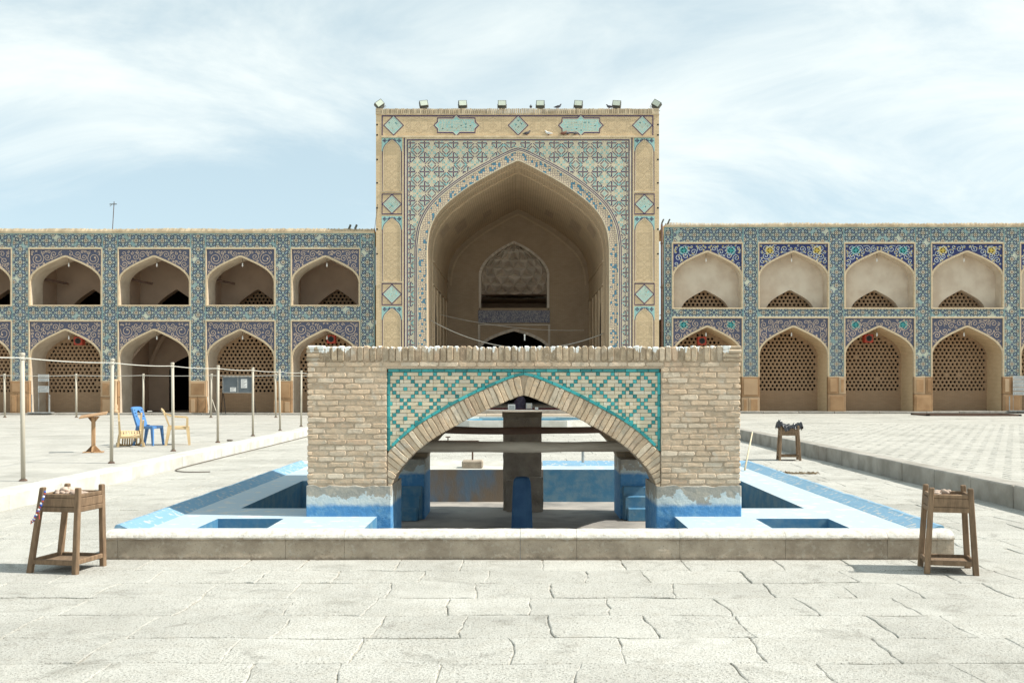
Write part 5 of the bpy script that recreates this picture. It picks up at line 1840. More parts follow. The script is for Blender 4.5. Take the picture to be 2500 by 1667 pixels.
def cartouche(cx_, cz_, seed):
    hw, hh, t = 0.86, 0.33, 0.155
    def shape(e):
        a, b_ = hw-e, hh-e; d = t
        return [(cx_-a, cz_-b_), (cx_-d, cz_-b_), (cx_, cz_-b_-d), (cx_+d, cz_-b_), (cx_+a, cz_-b_), (cx_+a, cz_-d), (cx_+a+d, cz_), (cx_+a, cz_+d),
                (cx_+a, cz_+b_), (cx_+d, cz_+b_), (cx_, cz_+b_+d), (cx_-d, cz_+b_), (cx_-a, cz_+b_), (cx_-a, cz_+d), (cx_-a-d, cz_), (cx_-a, cz_-d)]
    e = 0.05
    mb = MB()
    mb.prism(rect(cx_-hw+e, cx_+hw-e, cz_-hh+e, cz_+hh-e), IY-0.012, IY+0.01)
    mb.prism([(cx_-t, cz_+hh-e), (cx_+t, cz_+hh-e), (cx_, cz_+hh-e+t)], IY-0.012, IY+0.01); mb.prism([(cx_, cz_-hh+e-t), (cx_+t, cz_-hh+e), (cx_-t, cz_-hh+e)], IY-0.012, IY+0.01)
    mb.prism([(cx_+hw-e, cz_-t), (cx_+hw-e+t, cz_), (cx_+hw-e, cz_+t)], IY-0.012, IY+0.01); mb.prism([(cx_-hw+e, cz_+t), (cx_-hw+e-t, cz_), (cx_-hw+e, cz_-t)], IY-0.012, IY+0.01)
    o = mb.build('cartouche', m_iw_turq2, iwan)
    outline('border_line', shape(0.0), 0.05, -0.018, m_purple, o)
    outline('border_line', shape(0.045), 0.04, -0.016, m_iw_cream, o)
    mb = MB()
    kufic(mb, lambda x, z: abs(x-cx_) < hw-0.08 and abs(z-cz_) < hh-0.08, hw, hh, (cx_, cz_), 0.0, seed)
    tag(mb.build('kufic_strokes', m_iw_cream, o), kind='stuff')
cartouche(ix(1114), hz, 5); cartouche(ix(1418), hz, 6)
# brick relief of the header
def relief_unit(mb, cx_, cz_, hw, hh, w=0.020):
    def ln(*pts, cl=False):
        for q in ribbon(list(pts), w, cl): flat(mb, q, IY-0.004)
    for k in (0.42, 0.22): ln(*diamond(cx_, cz_, hh*k*1.25), cl=True)
    for sx in (-1, 1):
        ln((cx_+sx*hw, cz_), (cx_+sx*hw*0.78, cz_+hh*0.3), (cx_+sx*hw*0.78, cz_+hh*0.72), (cx_+sx*hw*0.3, cz_+hh*0.72), (cx_, cz_+hh))
        ln((cx_+sx*hw, cz_), (cx_+sx*hw*0.78, cz_-hh*0.3), (cx_+sx*hw*0.78, cz_-hh*0.72), (cx_+sx*hw*0.3, cz_-hh*0.72), (cx_, cz_-hh))
        for k in (0.25, 0.5, 0.75):
            ln((cx_+sx*hw*0.95, cz_+hh*k), (cx_+sx*hw*0.84, cz_+hh*k)); ln((cx_+sx*hw*0.95, cz_-hh*k), (cx_+sx*hw*0.84, cz_-hh*k))
        ln((cx_+sx*hw*0.66, cz_-hh*0.55), (cx_+sx*hw*0.66, cz_+hh*0.55)); ln((cx_+sx*hw*0.62, cz_+hh*0.58), (cx_+sx*hw*0.22, cz_+hh*0.58)); ln((cx_+sx*hw*0.62, cz_-hh*0.58), (cx_+sx*hw*0.22, cz_-hh*0.58))
        ln((cx_+sx*hw*0.95, cz_+hh*0.92), (cx_+sx*hw*0.25, cz_+hh*0.92))
mb = MB()
for (a, b_) in ((987, 1060), (1166, 1240), (1290, 1363), (1470, 1545)):
    relief_unit(mb, (ix(a)+ix(b_))/2, hz, (ix(b_)-ix(a))/2-0.06, 0.36)
tag(mb.build('brick_relief', m_relief_d, iwan), kind='stuff')
# --- side columns: framed blind arches and diamonds
for s in (-1, 1):
    c = s*(CX0+CX1)/2; hw = (CX1-CX0)/2
    def sq(z0, z1):
        bars('purple_line', [(c-hw, c+hw, z1-0.04, z1), (c-hw, c+hw, z0, z0+0.04), (c-hw, c-hw+0.035, z0+0.04, z1-0.04), (c+hw-0.035, c+hw, z0+0.04, z1-0.04)], -0.012, m_purple)
        diamond_tile(c, (z0+z1)/2, min(hw, (z1-z0)/2)-0.02, int(z0*10)+s)
    sq(iz(524), iz(473.5)); sq(iz(745), iz(691.5))
    for (y0, y1, sd) in ((467, 337, 1), (687, 528, 2), (905, 748, 3)):
        z0, z1 = iz(y0), iz(y1)
        aa = arch(c, hw-0.05, z1-0.62, z1-0.06, W_TABLE, 4)
        mb = MB()
        mb.box(c-hw, c+hw, IY-0.03, IY, z0-0.07, z0+0.0)
        mb.build('panel_sill', m_cornice, iwan)
        mb = MB()
        strip(mb, aa, [(x, z1) for x, z in aa], IY-0.006)
        for sg in (-1, 1):
            p, q = sorted((c+sg*hw, c+sg*(hw-0.05)))
            mb.poly([(p, IY-0.006, z1-0.62), (q, IY-0.006, z1-0.62), (q, IY-0.006, z1), (p, IY-0.006, z1)])
        o = mb.build('small_spandrel', m_iw_turq2, iwan)
        mb = MB()
        for q in ribbon([(c-hw+0.03, z0)] + [(c-hw+0.03, z1-0.62)] + aa[1:-1] + [(c+hw-0.03, z1-0.62), (c+hw-0.03, z0)], 0.03): flat(mb, q, IY-0.012)
        for u in (-0.33, -0.11, 0.11, 0.33):
            for q in ribbon(ngon(c+u, z1-0.13, 0.085, 4), 0.025, True): flat(mb, q, IY-0.011)
            for q in (seg((c+u-0.1, z1-0.13), (c+u+0.1, z1-0.13), 0.025), seg((c+u, z1-0.22), (c+u, z1-0.04), 0.025)):
                flat(mb, q, IY-0.0105)
        mb.build('purple_tracery', m_purple, o)
        mb = MB()
        for q in ribbon([(c-hw+0.065, z0)] + offset(aa, -0.035) + [(c+hw-0.065, z0)], 0.05): flat(mb, q, IY-0.014)
        mb.build('arch_bead', m_relief, o)
        mb = MB()
        zz = sorted(aa)
        def t(x, z, zz=zz, z0=z0, c=c, hw=hw): return abs(x-c) < hw-0.1 and z > z0+0.05 and z < interp(zz, x)-0.1
        for kz in range(5):
            zc = z0+0.40+kz*0.74
            if zc > z1-0.55: break
            relief_unit(mb, c, zc, hw-0.11, 0.35)
        tag(mb.build('brick_relief', m_relief_d, o), kind='stuff')
    # putlog holes: black blocks stand in for the shade inside
    for q, py in enumerate((305, 330, 390, 447, 508, 560, 620)):
        mb = MB(); x = XL+0.05 if s < 0 else XR-0.05
        mb.box(x-0.04, x+0.04, IY-0.004, IY+0.05, iz(py)-0.035, iz(py)+0.035); mb.build('putlog_shade', m_black, iwan)
bars('plinth', [(XL-0.02, -PX-0.01, 0.0, FLOORZ+0.9), (PX+0.01, XR+0.02, 0.0, FLOORZ+0.9)], -0.05, m_dado, th=0.1)
# --- vault
BY = 57.2
def tunnel(name, prof, y0, y1, mat, ny=8):
    mb = MB()
    for k in range(ny):
        ya, yb_ = y0+(y1-y0)*k/ny, y0+(y1-y0)*(k+1)/ny
        for i in range(len(prof)-1):
            p, q = prof[i], prof[i+1]
            mb.poly([(p[0], ya, p[1]), (p[0], yb_, p[1]), (q[0], yb_, q[1]), (q[0], ya, q[1])])
    return mb.build(name, mat, iwan)
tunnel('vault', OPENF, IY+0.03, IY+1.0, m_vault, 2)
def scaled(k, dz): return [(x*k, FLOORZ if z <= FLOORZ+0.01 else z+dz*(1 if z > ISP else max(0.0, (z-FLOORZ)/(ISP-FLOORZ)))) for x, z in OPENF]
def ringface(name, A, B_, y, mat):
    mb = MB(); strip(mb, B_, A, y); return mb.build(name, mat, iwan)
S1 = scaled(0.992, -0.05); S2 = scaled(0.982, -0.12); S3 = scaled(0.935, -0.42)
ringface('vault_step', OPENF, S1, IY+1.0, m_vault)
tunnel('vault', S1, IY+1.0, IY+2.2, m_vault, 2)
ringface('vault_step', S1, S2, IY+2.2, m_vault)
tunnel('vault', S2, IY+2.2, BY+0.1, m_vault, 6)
mb = MB()
for q_ in ribbon(S3[1:-1], 0.10): mb.prism(ensure_front(q_), BY-0.05, BY+0.02)
mb.build('wall_arch_line', m_vault, iwan)
# missing plaster patches on the vault: thin raised repairs
for s in (-1, 1):
    for (u0, u1, y0, y1) in ((0.45, 0.52, 5.5, 8.0), (0.58, 0.66, 3.0, 4.6), (0.30, 0.34, 7.5, 9.0)):
        mb = MB()
        half = [p for p in S2 if p[0]*s >= -0.01]
        half.sort(key=lambda p: -p[1])
        m_ = len(half); a = int(u0*m_); b_ = max(a+1, int(u1*m_))
        for i in range(a, b_):
            p, q = half[i], half[i+1]
            mb.poly([(p[0]*0.995, IY+y0, p[1]-0.02), (p[0]*0.995, IY+y1, p[1]-0.02), (q[0]*0.995, IY+y1, q[1]-0.02), (q[0]*0.995, IY+y0, q[1]-0.02)])
        mb.build('vault_repair', m_backwall, iwan)
# cornice rails and panel ribs on the side walls
for s in (-1, 1):
    x = s*IA*0.982
    for z in (ISP-1.35, ISP-0.25, ISP+0.55):
        mb = MB(); a, b_ = sorted((x-s*0.05, x+s*0.02))
        mb.box(a, b_, IY+2.3, 57.1, z, z+0.10); mb.build('wall_rail', m_vault, iwan)
    for k, yy in enumerate((47.8, 49.6, 51.6, 53.8, 55.9)):
        mb = MB(); a, b_ = sorted((x-s*0.07, x+s*0.02))
        mb.box(a, b_, yy, yy+0.25, FLOORZ, ISP-1.4); mb.build('wall_pilaster', m_vault, iwan)
    mb = MB(); a, b_ = sorted((x-s*0.01, x+s*0.05))
    mb.prism([(48.35, 1.2), (49.5, 1.2), (49.5, 4.6), (48.93, 5.6), (48.35, 4.6)], 0, 0.06)
    mb.v = [(x-s*0.012+s*v[1], v[0], v[2]) for v in mb.v]
    mb.build('slit_shade_panel', m_dark, iwan)  # flat panel on the wall; the slit's shade is put into its colour
# --- back wall with honeycomb niche, inscription and doorway
def bx(px): return (px-1265)*BY/2430
def bz(py): return 1.6+(938-py)*BY/2430
n0, n1 = bx(1172), bx(1338)
nc = (n0+n1)/2; nh = (n1-n0)/2
N_TABLE = [(0, 0), (.06, .03), (.3, .16), (.55, .34), (.8, .58), (.95, .82), (1, 1)]
niche = arch(nc, nh, bz(668), bz(592), N_TABLE, 5)
nichef = [(nc-nh, bz(752))] + niche + [(nc+nh, bz(752))]
mb = MB()
big = [(-4.4, FLOORZ), (4.4, FLOORZ)]
strip(mb, nichef, [(x, IAP+0.5) for x, z in nichef], BY)
mb.poly([(-4.6, BY, FLOORZ), (nc-nh, BY, FLOORZ), (nc-nh, BY, IAP+0.5), (-4.6, BY, IAP+0.5)])
mb.poly([(nc+nh, BY, FLOORZ), (4.6, BY, FLOORZ), (4.6, BY, IAP+0.5), (nc+nh, BY, IAP+0.5)])
door = arch(nc, 2.0, bz(850), bz(805), N_TABLE, 5)
doorf = [(nc-nh, FLOORZ), (nc-2.0, FLOORZ)] + door + [(nc+2.0, FLOORZ), (nc+nh, FLOORZ)]
strip(mb, doorf, [(x, bz(752)) for x, z in doorf], BY)
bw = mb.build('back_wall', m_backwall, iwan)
mb = MB()
for q in ribbon(nichef, 0.14): mb.prism(ensure_front(q), BY-0.06, BY+0.02)
mb.build('niche_moulding', m_muq, bw)
# honeycomb vault: tiers of faceted cells curving into a half dome
mb = MB()
tiers = 7
zb0, zt0 = bz(725), bz(592)
NC = 8
def ring_pt(t, k):
    """corner k of tier t on the half dome; odd tiers are turned by half a cell"""
    f = t/tiers
    z = zb0+(zt0-zb0)*f
    xs_ = [p[0]-nc for p in niche if p[1] >= z-1e-6]
    w = max(0.05, max(xs_)) if (xs_ and z > bz(668)) else nh
    d = 2.3*(1-f**1.7)
    a = math.pi*min(1.0, max(0.0, (k+(0.5 if t % 2 else 0.0))/NC))
    return Vector((nc-w*math.cos(a), BY+0.04+d*math.sin(a), z))
for t in range(tiers):
    off = 1 if t % 2 else 0
    for k in range(-1, NC+1):
        p0, p1 = ring_pt(t, k), ring_pt(t, k+1)
        q = ring_pt(t+1, k+off)
        q2 = ring_pt(t+1, k+1+off)
        if (p1-p0).length > 0.02:
            c_ = (p0+p1+q)/3+Vector((0, 0.34, 0.05))
            mb.poly([p0, p1, c_]); mb.poly([p1, q, c_]); mb.poly([q, p0, c_])
        if (q2-q).length > 0.02:
            c_ = (q+q2+p1)/3+Vector((0, -0.10, 0))
            mb.poly([q, p1, c_]); mb.poly([p1, q2, c_]); mb.poly([q2, q, c_])
mb.build('honeycomb_vault', m_muq, bw)
mb = MB(); mb.box(nc-nh-0.3, nc+nh+0.3, BY+0.05, BY+3.6, zb0-0.1, zt0+0.5)
mb.f = [f_ for f_ in mb.f if f_ != (0, 1, 5, 4)]; mb.m = mb.m[:len(mb.f)]
mb.build('niche_shell', m_backwall, bw)
mb = MB(); mb.box(nc-nh-0.2, nc+nh+0.2, BY+0.06, BY+3.2, bz(760), zb0+0.15)
mb.f = [f_ for f_ in mb.f if f_ != (0, 1, 5, 4)]; mb.m = mb.m[:len(mb.f)]
mb.build('niche_recess', m_plaster_room, bw)
mb = MB(); mb.box(nc-nh-0.1, nc+nh+0.1, BY-0.08, BY-0.01, bz(788), bz(758)); mb.build('inscription_band', m_inscr, bw)
mb = MB()
ofr = offset(door, 0.12)
for q in ribbon(door, 0.16): mb.prism(ensure_front(q), BY-0.06, BY+0.3)
mb.box(nc-nh-0.12, nc+nh+0.12, BY-0.05, BY-0.01, bz(794.5), bz(791.5)); mb.box(nc-nh-0.12, nc-nh, BY-0.05, BY-0.01, FLOORZ, bz(794.5)); mb.box(nc+nh, nc+nh+0.12, BY-0.05, BY-0.01, FLOORZ, bz(794.5))
mb.build('doorway_moulding', m_muq, bw)
mb = MB(); mb.box(nc-2.6, nc+2.6, BY+0.02, BY+9, 0.1, bz(795))
mb.f = [f_ for f_ in mb.f if f_ != (0, 1, 5, 4)]; mb.m = mb.m[:len(mb.f)]
mb.build('dark_hall', m_dark, bw)
# --- raised floor, step stones
mb = MB(); mb.box(-IA-0.4, IA+0.4, IY+0.3, BY+9, -0.1, FLOORZ); mb.build('hall_floor', m_kerb_pale, iwan)
rr = random.Random(9)
x = LEFT_X
while x < RIGHT_X-0.1:
    l = rr.uniform(1.0, 1.7); b_ = min(x+l, RIGHT_X)
    mb = MB(); mb.bevbox(x+0.006, b_-0.006, 44.6, 45.22, -0.1, 0.26+rr.uniform(-0.006, 0.006), 0.015); mb.build('step_stone', m_plaster_pale, iwan); x = b_
mb = MB(); mb.box(-IA, IA, 45.225, IY+0.3, -0.1, FLOORZ-0.01); mb.build('threshold', m_kerb, iwan)
# sagging cables with a bulb
def cable(p, q, sag, rad, label, mat, n=24):
    mb = MB()
    mb.tube([(p[0]+(q[0]-p[0])*t, p[1]+(q[1]-p[1])*t, p[2]+(q[2]-p[2])*t-sag*4*t*(1-t)) for t in [i/n for i in range(n+1)]], rad, 5)
    return tag(mb.build('cable', mat, None, True), label, 'cable')
def at(px, py, Y): return ((px-1265)*Y/2430, Y, 1.6+(938-py)*Y/2430)
cable(at(1051, 782, 46.6), at(1476, 813, 47.4), 1.0, 0.022, 'pale sagging cable strung low across the mouth of the vault', m_cable)
cable(at(1075, 768, 50.0), at(1425, 806, 51.0), 0.25, 0.014, 'thin upper cable crossing the vault behind the sagging one', m_cable)
hb = empty('hanging_bulb', at(1281, 831, 47.0)); tag(hb, 'white bulb on a rod standing on the sagging cable in the great vault', 'bulb')
q = MB(); b0 = at(1281, 831, 47.0)
q.tube([b0, (b0[0], b0[1], b0[2]+0.2)], 0.03, 6); q.build('cord', m_bulb, hb)
q = MB(); q.revolve([(0.03, 0), (0.05, 0.05), (0.03, 0.1)], (b0[0], b0[1], b0[2]+0.2), 8); q.build('glass', m_bulb, hb, True)

# ================================================================== far pool in front of the portal
fp = empty('octagonal_pool', (0, 38, 0))
tag(fp, 'low stone-rimmed octagonal pool of green water before the portal', 'pool')
def oct_ring(rx, ry, cx=0.0, cy=38.0):
    k = 0.55
    return [(cx-rx*k, cy-ry), (cx+rx*k, cy-ry), (cx+rx, cy-ry*k), (cx+rx, cy+ry*k), (cx+rx*k, cy+ry), (cx-rx*k, cy+ry), (cx-rx, cy+ry*k), (cx-rx, cy-ry*k)]
def ring_mesh(o0, o1, z0, z1, n=8):
    mb = MB()
    for k in range(n):
        k2 = (k+1) % n
        a, b_, c, d = o0[k], o0[k2], o1[k2], o1[k]
        mb.poly([(*a, z0), (*b_, z0), (*b_, z1), (*a, z1)]); mb.poly([(*a, z1), (*b_, z1), (*c, z1), (*d, z1)])
        mb.poly([(*c, z0), (*d, z0), (*d, z1), (*c, z1)])
    return mb
ring_mesh(oct_ring(3.2, 2.3), oct_ring(2.85, 2.0), -0.05, 0.30).build('stone_rim', m_kerb_pale, fp)
ring_mesh(oct_ring(2.848, 1.998), oct_ring(2.6, 1.8), -0.2, 0.22).build('painted_step', m_pool_blue, fp)
mb = MB(); mb.poly([(*p, 0.13) for p in oct_ring(2.62, 1.82)]); mb.build('water', m_water, fp)

# ================================================================== rope posts
def rope_row(pts, zb, h, rad, label_post, label_rope, group):
    tops = []
    for k, (x, y) in enumerate(pts):
        p = empty('rope_post', (x, y, zb))
        tag(p, label_post(k), 'post', group)
        lean = (rng.uniform(-0.012, 0.02), 0)
        top = (x+lean[0]*h, y, zb+h)
        mb = MB(); mb.tube([(x, y, zb-0.02), top], rad, 12); mb.build('pole', m_post, p, True)
        mb = MB(); mb.revolve([(rad*1.25, 0), (rad*1.25, 0.03), (rad*1.05, 0.045)], (top[0], top[1], top[2]-0.03), 12); mb.build('cap', m_post, p)
        mb = MB(); mb.revolve([(rad*1.9, 0), (rad*1.9, 0.012), (rad*1.3, 0.03)], (x, y, zb), 12); mb.build('foot', m_iron, p)
        mb = MB(); mb.tube([(top[0]+rad*1.2*math.cos(a), top[1]+rad*1.2*math.sin(a), top[2]-0.055-0.004*a) for a in [i*0.7 for i in range(11)]], 0.008, 5); mb.build('knot', m_rope, p)
        tops.append((top[0], top[1]-rad, top[2]-0.06))
    mb = MB(); line = []
    for a, b_ in zip(tops[:-1], tops[1:]):
        for i in range(10):
            t = i/10
            line.append((a[0]+(b_[0]-a[0])*t, a[1]+(b_[1]-a[1])*t, a[2]+(b_[2]-a[2])*t-0.022*4*t*(1-t)))
    line.append(tops[-1])
    mb.tube(line, 0.009 if rad < 0.04 else 0.012, 6)
    return tag(mb.build('rope', m_rope, None, True), label_rope, 'rope')
front_posts = [(-7.15, 11.2), (-7.11, 14.3), (-7.17, 17.55), (-7.17, 20.7), (-7.18, 23.8), (-7.14, 26.8), (-7.15, 29.9), (-7.15, 32.8), (-7.15, 36.0)]
words = ['nearest', 'second nearest', 'third nearest', 'fourth nearest', 'fifth nearest', 'sixth nearest', 'seventh nearest', 'eighth nearest', 'farthest']
def lp(k):
    if k == 0: return 'cream steel rope post just outside the picture before the nearest seen one'
    return 'cream steel rope post beside the bright kerb, %s of its row' % words[k-1]
rope_row(front_posts, LEFT_Z, 1.83, 0.031, lp, 'white rope strung along the posts beside the kerb', 'rope posts along the kerb')
back_posts = [(-24.6, 41.7), (-21.5, 41.7), (-18.5, 41.7), (-15.7, 41.7), (-12.87, 41.7), (-10.15, 41.7), (-7.4, 41.7)]
rope_row(back_posts, LEFT_Z, 1.82, 0.040, lambda k: 'thin pale rope post before the tiled arcade, %s from the picture edge' % (['', 'first', 'second', 'third', 'fourth', 'fifth', 'sixth'][k] or 'out of sight'),
         'pale rope strung along the far posts before the arcade', 'rope posts along the arcade')

# ================================================================== wooden stands
def frustum_leg(mb, p0, p1, w0, w1, M=None, b=0.006):
    """square post from p0 to p1 with chamfered corners"""
    vs = []
    for p, w in ((p0, w0), (p1, w1)):
        h = w/2; c = b
        for (u, v) in ((-h+c, -h), (h-c, -h), (h, -h+c), (h, h-c), (h-c, h), (-h+c, h), (-h, h-c), (-h, -h+c)):
            vs.append(Vector((p[0]+u, p[1]+v, p[2])))
    vs2 = vs[8:]
    cx_ = sum(v.x for v in vs2)/8; cy2 = sum(v.y for v in vs2)/8
    for v in vs2: vs.append(Vector((cx_+(v.x-cx_)*0.82, cy2+(v.y-cy2)*0.82, v.z+0.008)))
    fs = []
    for rg in range(2):
        for k in range(8):
            k2 = (k+1) % 8
            fs.append((rg*8+k, rg*8+k2, (rg+1)*8+k2, (rg+1)*8+k))
    fs.append(tuple(16+k for k in range(8))); fs.append(tuple(reversed(range(8))))
    mb.mesh(vs, fs)
def stand(loc, rz, bw, bd, tw, td, h, label, shift=0.0):
    s = empty('wooden_stand', loc, R(rz))
    tag(s, label, 'stand', 'wooden tray stands')
    def lerp(t): return (bw+(tw-bw)*t)/2, (bd+(td-bd)*t)/2
    def bd_(mb, *a): mb.bevbox(*a)
    for sx in (-1, 1):
        for sy in (-1, 1):
            mb = MB(); a = lerp(0); b_ = lerp(1)
            frustum_leg(mb, (sx*a[0], sy*a[1], 0), (sx*b_[0], sy*b_[1], h-0.008), 0.047, 0.043)
            mb.build('leg', m_wood, s, world=False)
    tz0, tz1 = h*0.715, h*0.925
    for sy in (-1, 1):
        x1, y1 = lerp(0.95); x0, y0 = lerp(0.72)
        mb = MB(); mb.bevbox(-x0+0.02, x0-0.02, sy*y0-0.011, sy*y0+0.011, tz0+0.045, tz1-0.035, 0.004); mb.build('tray_panel', m_wood, s, world=False)
        mb = MB(); mb.bevbox(-x0+0.012, x0-0.012, sy*y0-0.015, sy*y0+0.015, tz0, tz0+0.043, 0.005); mb.build('rail', m_wood, s, world=False)
        mb = MB(); mb.bevbox(-x1+0.015, x1-0.015, sy*y1-0.015, sy*y1+0.015, tz1-0.033, tz1, 0.005); mb.build('rail', m_wood, s, world=False)
        xl, yl = lerp(0.12)
        mb = MB(); mb.bevbox(-xl+0.012, xl-0.012, sy*yl-0.013, sy*yl+0.013, h*0.10, h*0.158, 0.005); mb.build('stretcher', m_wood, s, world=False)
    for sx in (-1, 1):
        x1, y1 = lerp(0.95); x0, y0 = lerp(0.72)
        mb = MB(); mb.bevbox(sx*x0-0.011, sx*x0+0.011, -y0+0.02, y0-0.02, tz0+0.045, tz1-0.035, 0.004); mb.build('tray_panel', m_wood, s, world=False)
        mb = MB(); mb.bevbox(sx*x0-0.015, sx*x0+0.015, -y0+0.012, y0-0.012, tz0, tz0+0.043, 0.005); mb.build('rail', m_wood, s, world=False)
        mb = MB(); mb.bevbox(sx*x1-0.015, sx*x1+0.015, -y1+0.015, y1-0.015, tz1-0.033, tz1, 0.005); mb.build('rail', m_wood, s, world=False)
        xl, yl = lerp(0.12)
        mb = MB(); mb.bevbox(sx*xl-0.013, sx*xl+0.013, -yl+0.012, yl-0.012, h*0.105, h*0.162, 0.005); mb.build('stretcher', m_wood, s, world=False)
    xl, yl = lerp(0.1)
    mb = MB(); mb.box(-xl+0.02, xl-0.02, -yl+0.02, yl-0.02, h*0.112, h*0.125); mb.build('shelf_board', m_wood, s, world=False)
    xl, yl = lerp(0.8)
    mb = MB(); mb.box(-xl+0.012, xl-0.012, -yl+0.012, yl-0.012, tz0+0.05, tz0+0.065); mb.build('tray_floor', m_wood, s, world=False)
    if shift:      # the whole frame leans: shear the parts along x with height
        for ch in s.children:
            for v in ch.data.vertices: v.co.x += shift*v.co.z/h
    return s, tz1
st1, tz = stand((-3.905, 8.62, 0), -11, 0.43, 0.39, 0.335, 0.33, 0.725, 'worn wooden stand with a heap of stones and a string of beads, before the basin', 0.055)
def stones(st, n, tz, seed, label, group, spread):
    rr = random.Random(seed)
    for k in range(n):
        q = rr.uniform(0.020, 0.032)
        lx, ly = rr.uniform(-spread, spread), rr.uniform(-spread, spread)*0.85
        lx += 0.05*(1 if st is st1 else 0)
        hump = 0.05*max(0, 1-(lx*lx+ly*ly)/spread**2)
        p = st.matrix_basis @ Vector((lx, ly, 0))
        mb = MB(); blob(mb, (0, 0, 0), q*1.25, q, q*0.75, seed+k, 0.35, 8)
        o = mb.build('stone', m_pebble, None, True)
        o.location = (p.x, p.y, tz-0.03+hump+rr.uniform(-0.008, 0.012)); o.rotation_euler = (rr.uniform(-.4, .4), rr.uniform(-.4, .4), rr.uniform(0, 6))
        tag(o, label, 'stone', group)
stones(st1, 34, tz, 5, 'pale clay stone heaped in the tray of the stand with the beads', 'stones in the bead-hung stand', 0.125)
for k in range(1):
    mb = MB(); mb.box(-0.12, 0.12, -0.11, 0.11, -0.02, 0.0); o = mb.build('stone_bed', m_pebble, st1, world=False); o.location = (0.05, 0, tz-0.055)
# string of beads over the corner
pts = [(-4.005, 8.43, 0.69), (-4.015, 8.415, 0.63), (-4.03, 8.41, 0.58), (-4.05, 8.405, 0.53), (-4.07, 8.40, 0.49), (-4.085, 8.40, 0.46), (-4.09, 8.40, 0.445)]
mb = MB(); mb.tube(pts, 0.009, 6)
st = empty('bead_string', (-4.1, 8.40, 0.4)); tag(st, 'string of blue and red beads hanging from the corner of the stand', 'beads')
mb.build('cord', m_bead_b, st, True)
mb = MB()
for i, p in enumerate(catmull(pts, 3)): blob(mb, (p[0]+rng.uniform(-.004, .004), p[1]-0.006, p[2]), 0.011, 0.011, 0.012, i, 0.1, 6, i % 3)
mb.build('beads', [m_bead_b, m_bead_r, m_paper], st, True)
mb = MB(); mb.tube([(-4.05, 8.395, 0.53), (-4.035, 8.385, 0.50), (-4.032, 8.385, 0.465)], 0.006, 5); mb.tube([(-4.09, 8.395, 0.445), (-4.105, 8.385, 0.425), (-4.10, 8.385, 0.455)], 0.005, 5); mb.build('tassel', m_bead_r, st)
st2, tz2 = stand((3.69, 8.555, 0), -13.5, 0.385, 0.345, 0.305, 0.30, 0.725, 'brown wooden stand holding a few stones, before the rim end nearest the shaded kerb')
stones(st2, 11, tz2, 9, 'pale clay stone lying in the tray of the stand nearest the shaded kerb', 'stones in the plain stand', 0.10)
st3, tz3 = stand((5.72, 21.05, 0), -7, 0.42, 0.36, 0.34, 0.30, 0.735, 'slender wooden stand with a black bag on top, beyond the basin')
# black bag
mb = MB(); n = 30; m_ = 14
vs = []
for i in range(n+1):
    for j in range(m_+1):
        u, v = i/n*2-1, j/m_*2-1
        q = Vector((u*2.3, v*2.3, 1.7))
        z = 0.06*mnoise.noise(q)+0.035*mnoise.noise(q*2.2)+0.012*mnoise.noise(q*5)
        edge = max(abs(u), abs(v))
        z += 0.09*math.exp(-((u+0.82)/0.16)**2)*(1 if v < 0.3 else 0.4) + 0.06*math.exp(-((u-0.8)/0.15)**2)
        z -= 0.13*max(0, edge-0.88)/0.12*(0.6+0.6*mnoise.noise(q*3))
        vs.append((5.735+u*0.255+0.02*mnoise.noise(q*4), 21.05+v*0.19+0.02*mnoise.noise(q*3+Vector((4, 0, 0))), 0.735+z))
fs = []
for i in range(n):
    for j in range(m_):
        fs.append((i*(m_+1)+j, (i+1)*(m_+1)+j, (i+1)*(m_+1)+j+1, i*(m_+1)+j+1))
mb.mesh(vs, fs)
tag(mb.build('plastic_bag', m_black_pl), 'crumpled black plastic bag lying over the far wooden stand', 'bag')

# ================================================================== chairs and lectern on the raised court
def legbar(mb, p0, p1, w0, d0, w1, d1):
    vs = []
    for p, w, d in ((p0, w0, d0), (p1, w1, d1)):
        for (u, v) in ((-1, -1), (1, -1), (1, 1), (-1, 1)): vs.append((p[0]+u*w/2, p[1]+v*d/2, p[2]))
    mb.mesh(vs, [(0, 3, 2, 1), (4, 5, 6, 7), (0, 1, 5, 4), (1, 2, 6, 5), (2, 3, 7, 6), (3, 0, 4, 7)])
def seat_mesh(w0, w1, d, z, th, slots=True):
    """seat: slightly dished slab with slots at the back; front = +Y"""
    mb = MB()
    mb.bevbox(-w1/2, w1/2, 0.02, d/2, z-th, z, 0.012)
    if slots:
        n = 7
        for i in range(n):
            x0 = -w0/2+i*w0/n; mb.bevbox(x0+0.008, x0+w0/n-0.008, -d/2+0.04, 0.018, z-th*0.8, z-0.004, 0.004)
        mb.bevbox(-w0/2, w0/2, -d/2, -d/2+0.038, z-th, z, 0.01)
    else: mb.bevbox(-w0/2, w0/2, -d/2, 0.018, z-th, z-0.002, 0.01)
    for s in (-1, 1): mb.bevbox(s*(w1/2-0.012)-0.018, s*(w1/2-0.012)+0.018, -d/2, d/2, z-0.06, z+0.006, 0.008)
    mb.bevbox(-w1/2+0.006, w1/2-0.006, d/2-0.012, d/2+0.012, z-0.055, z+0.001, 0.008)
    return mb
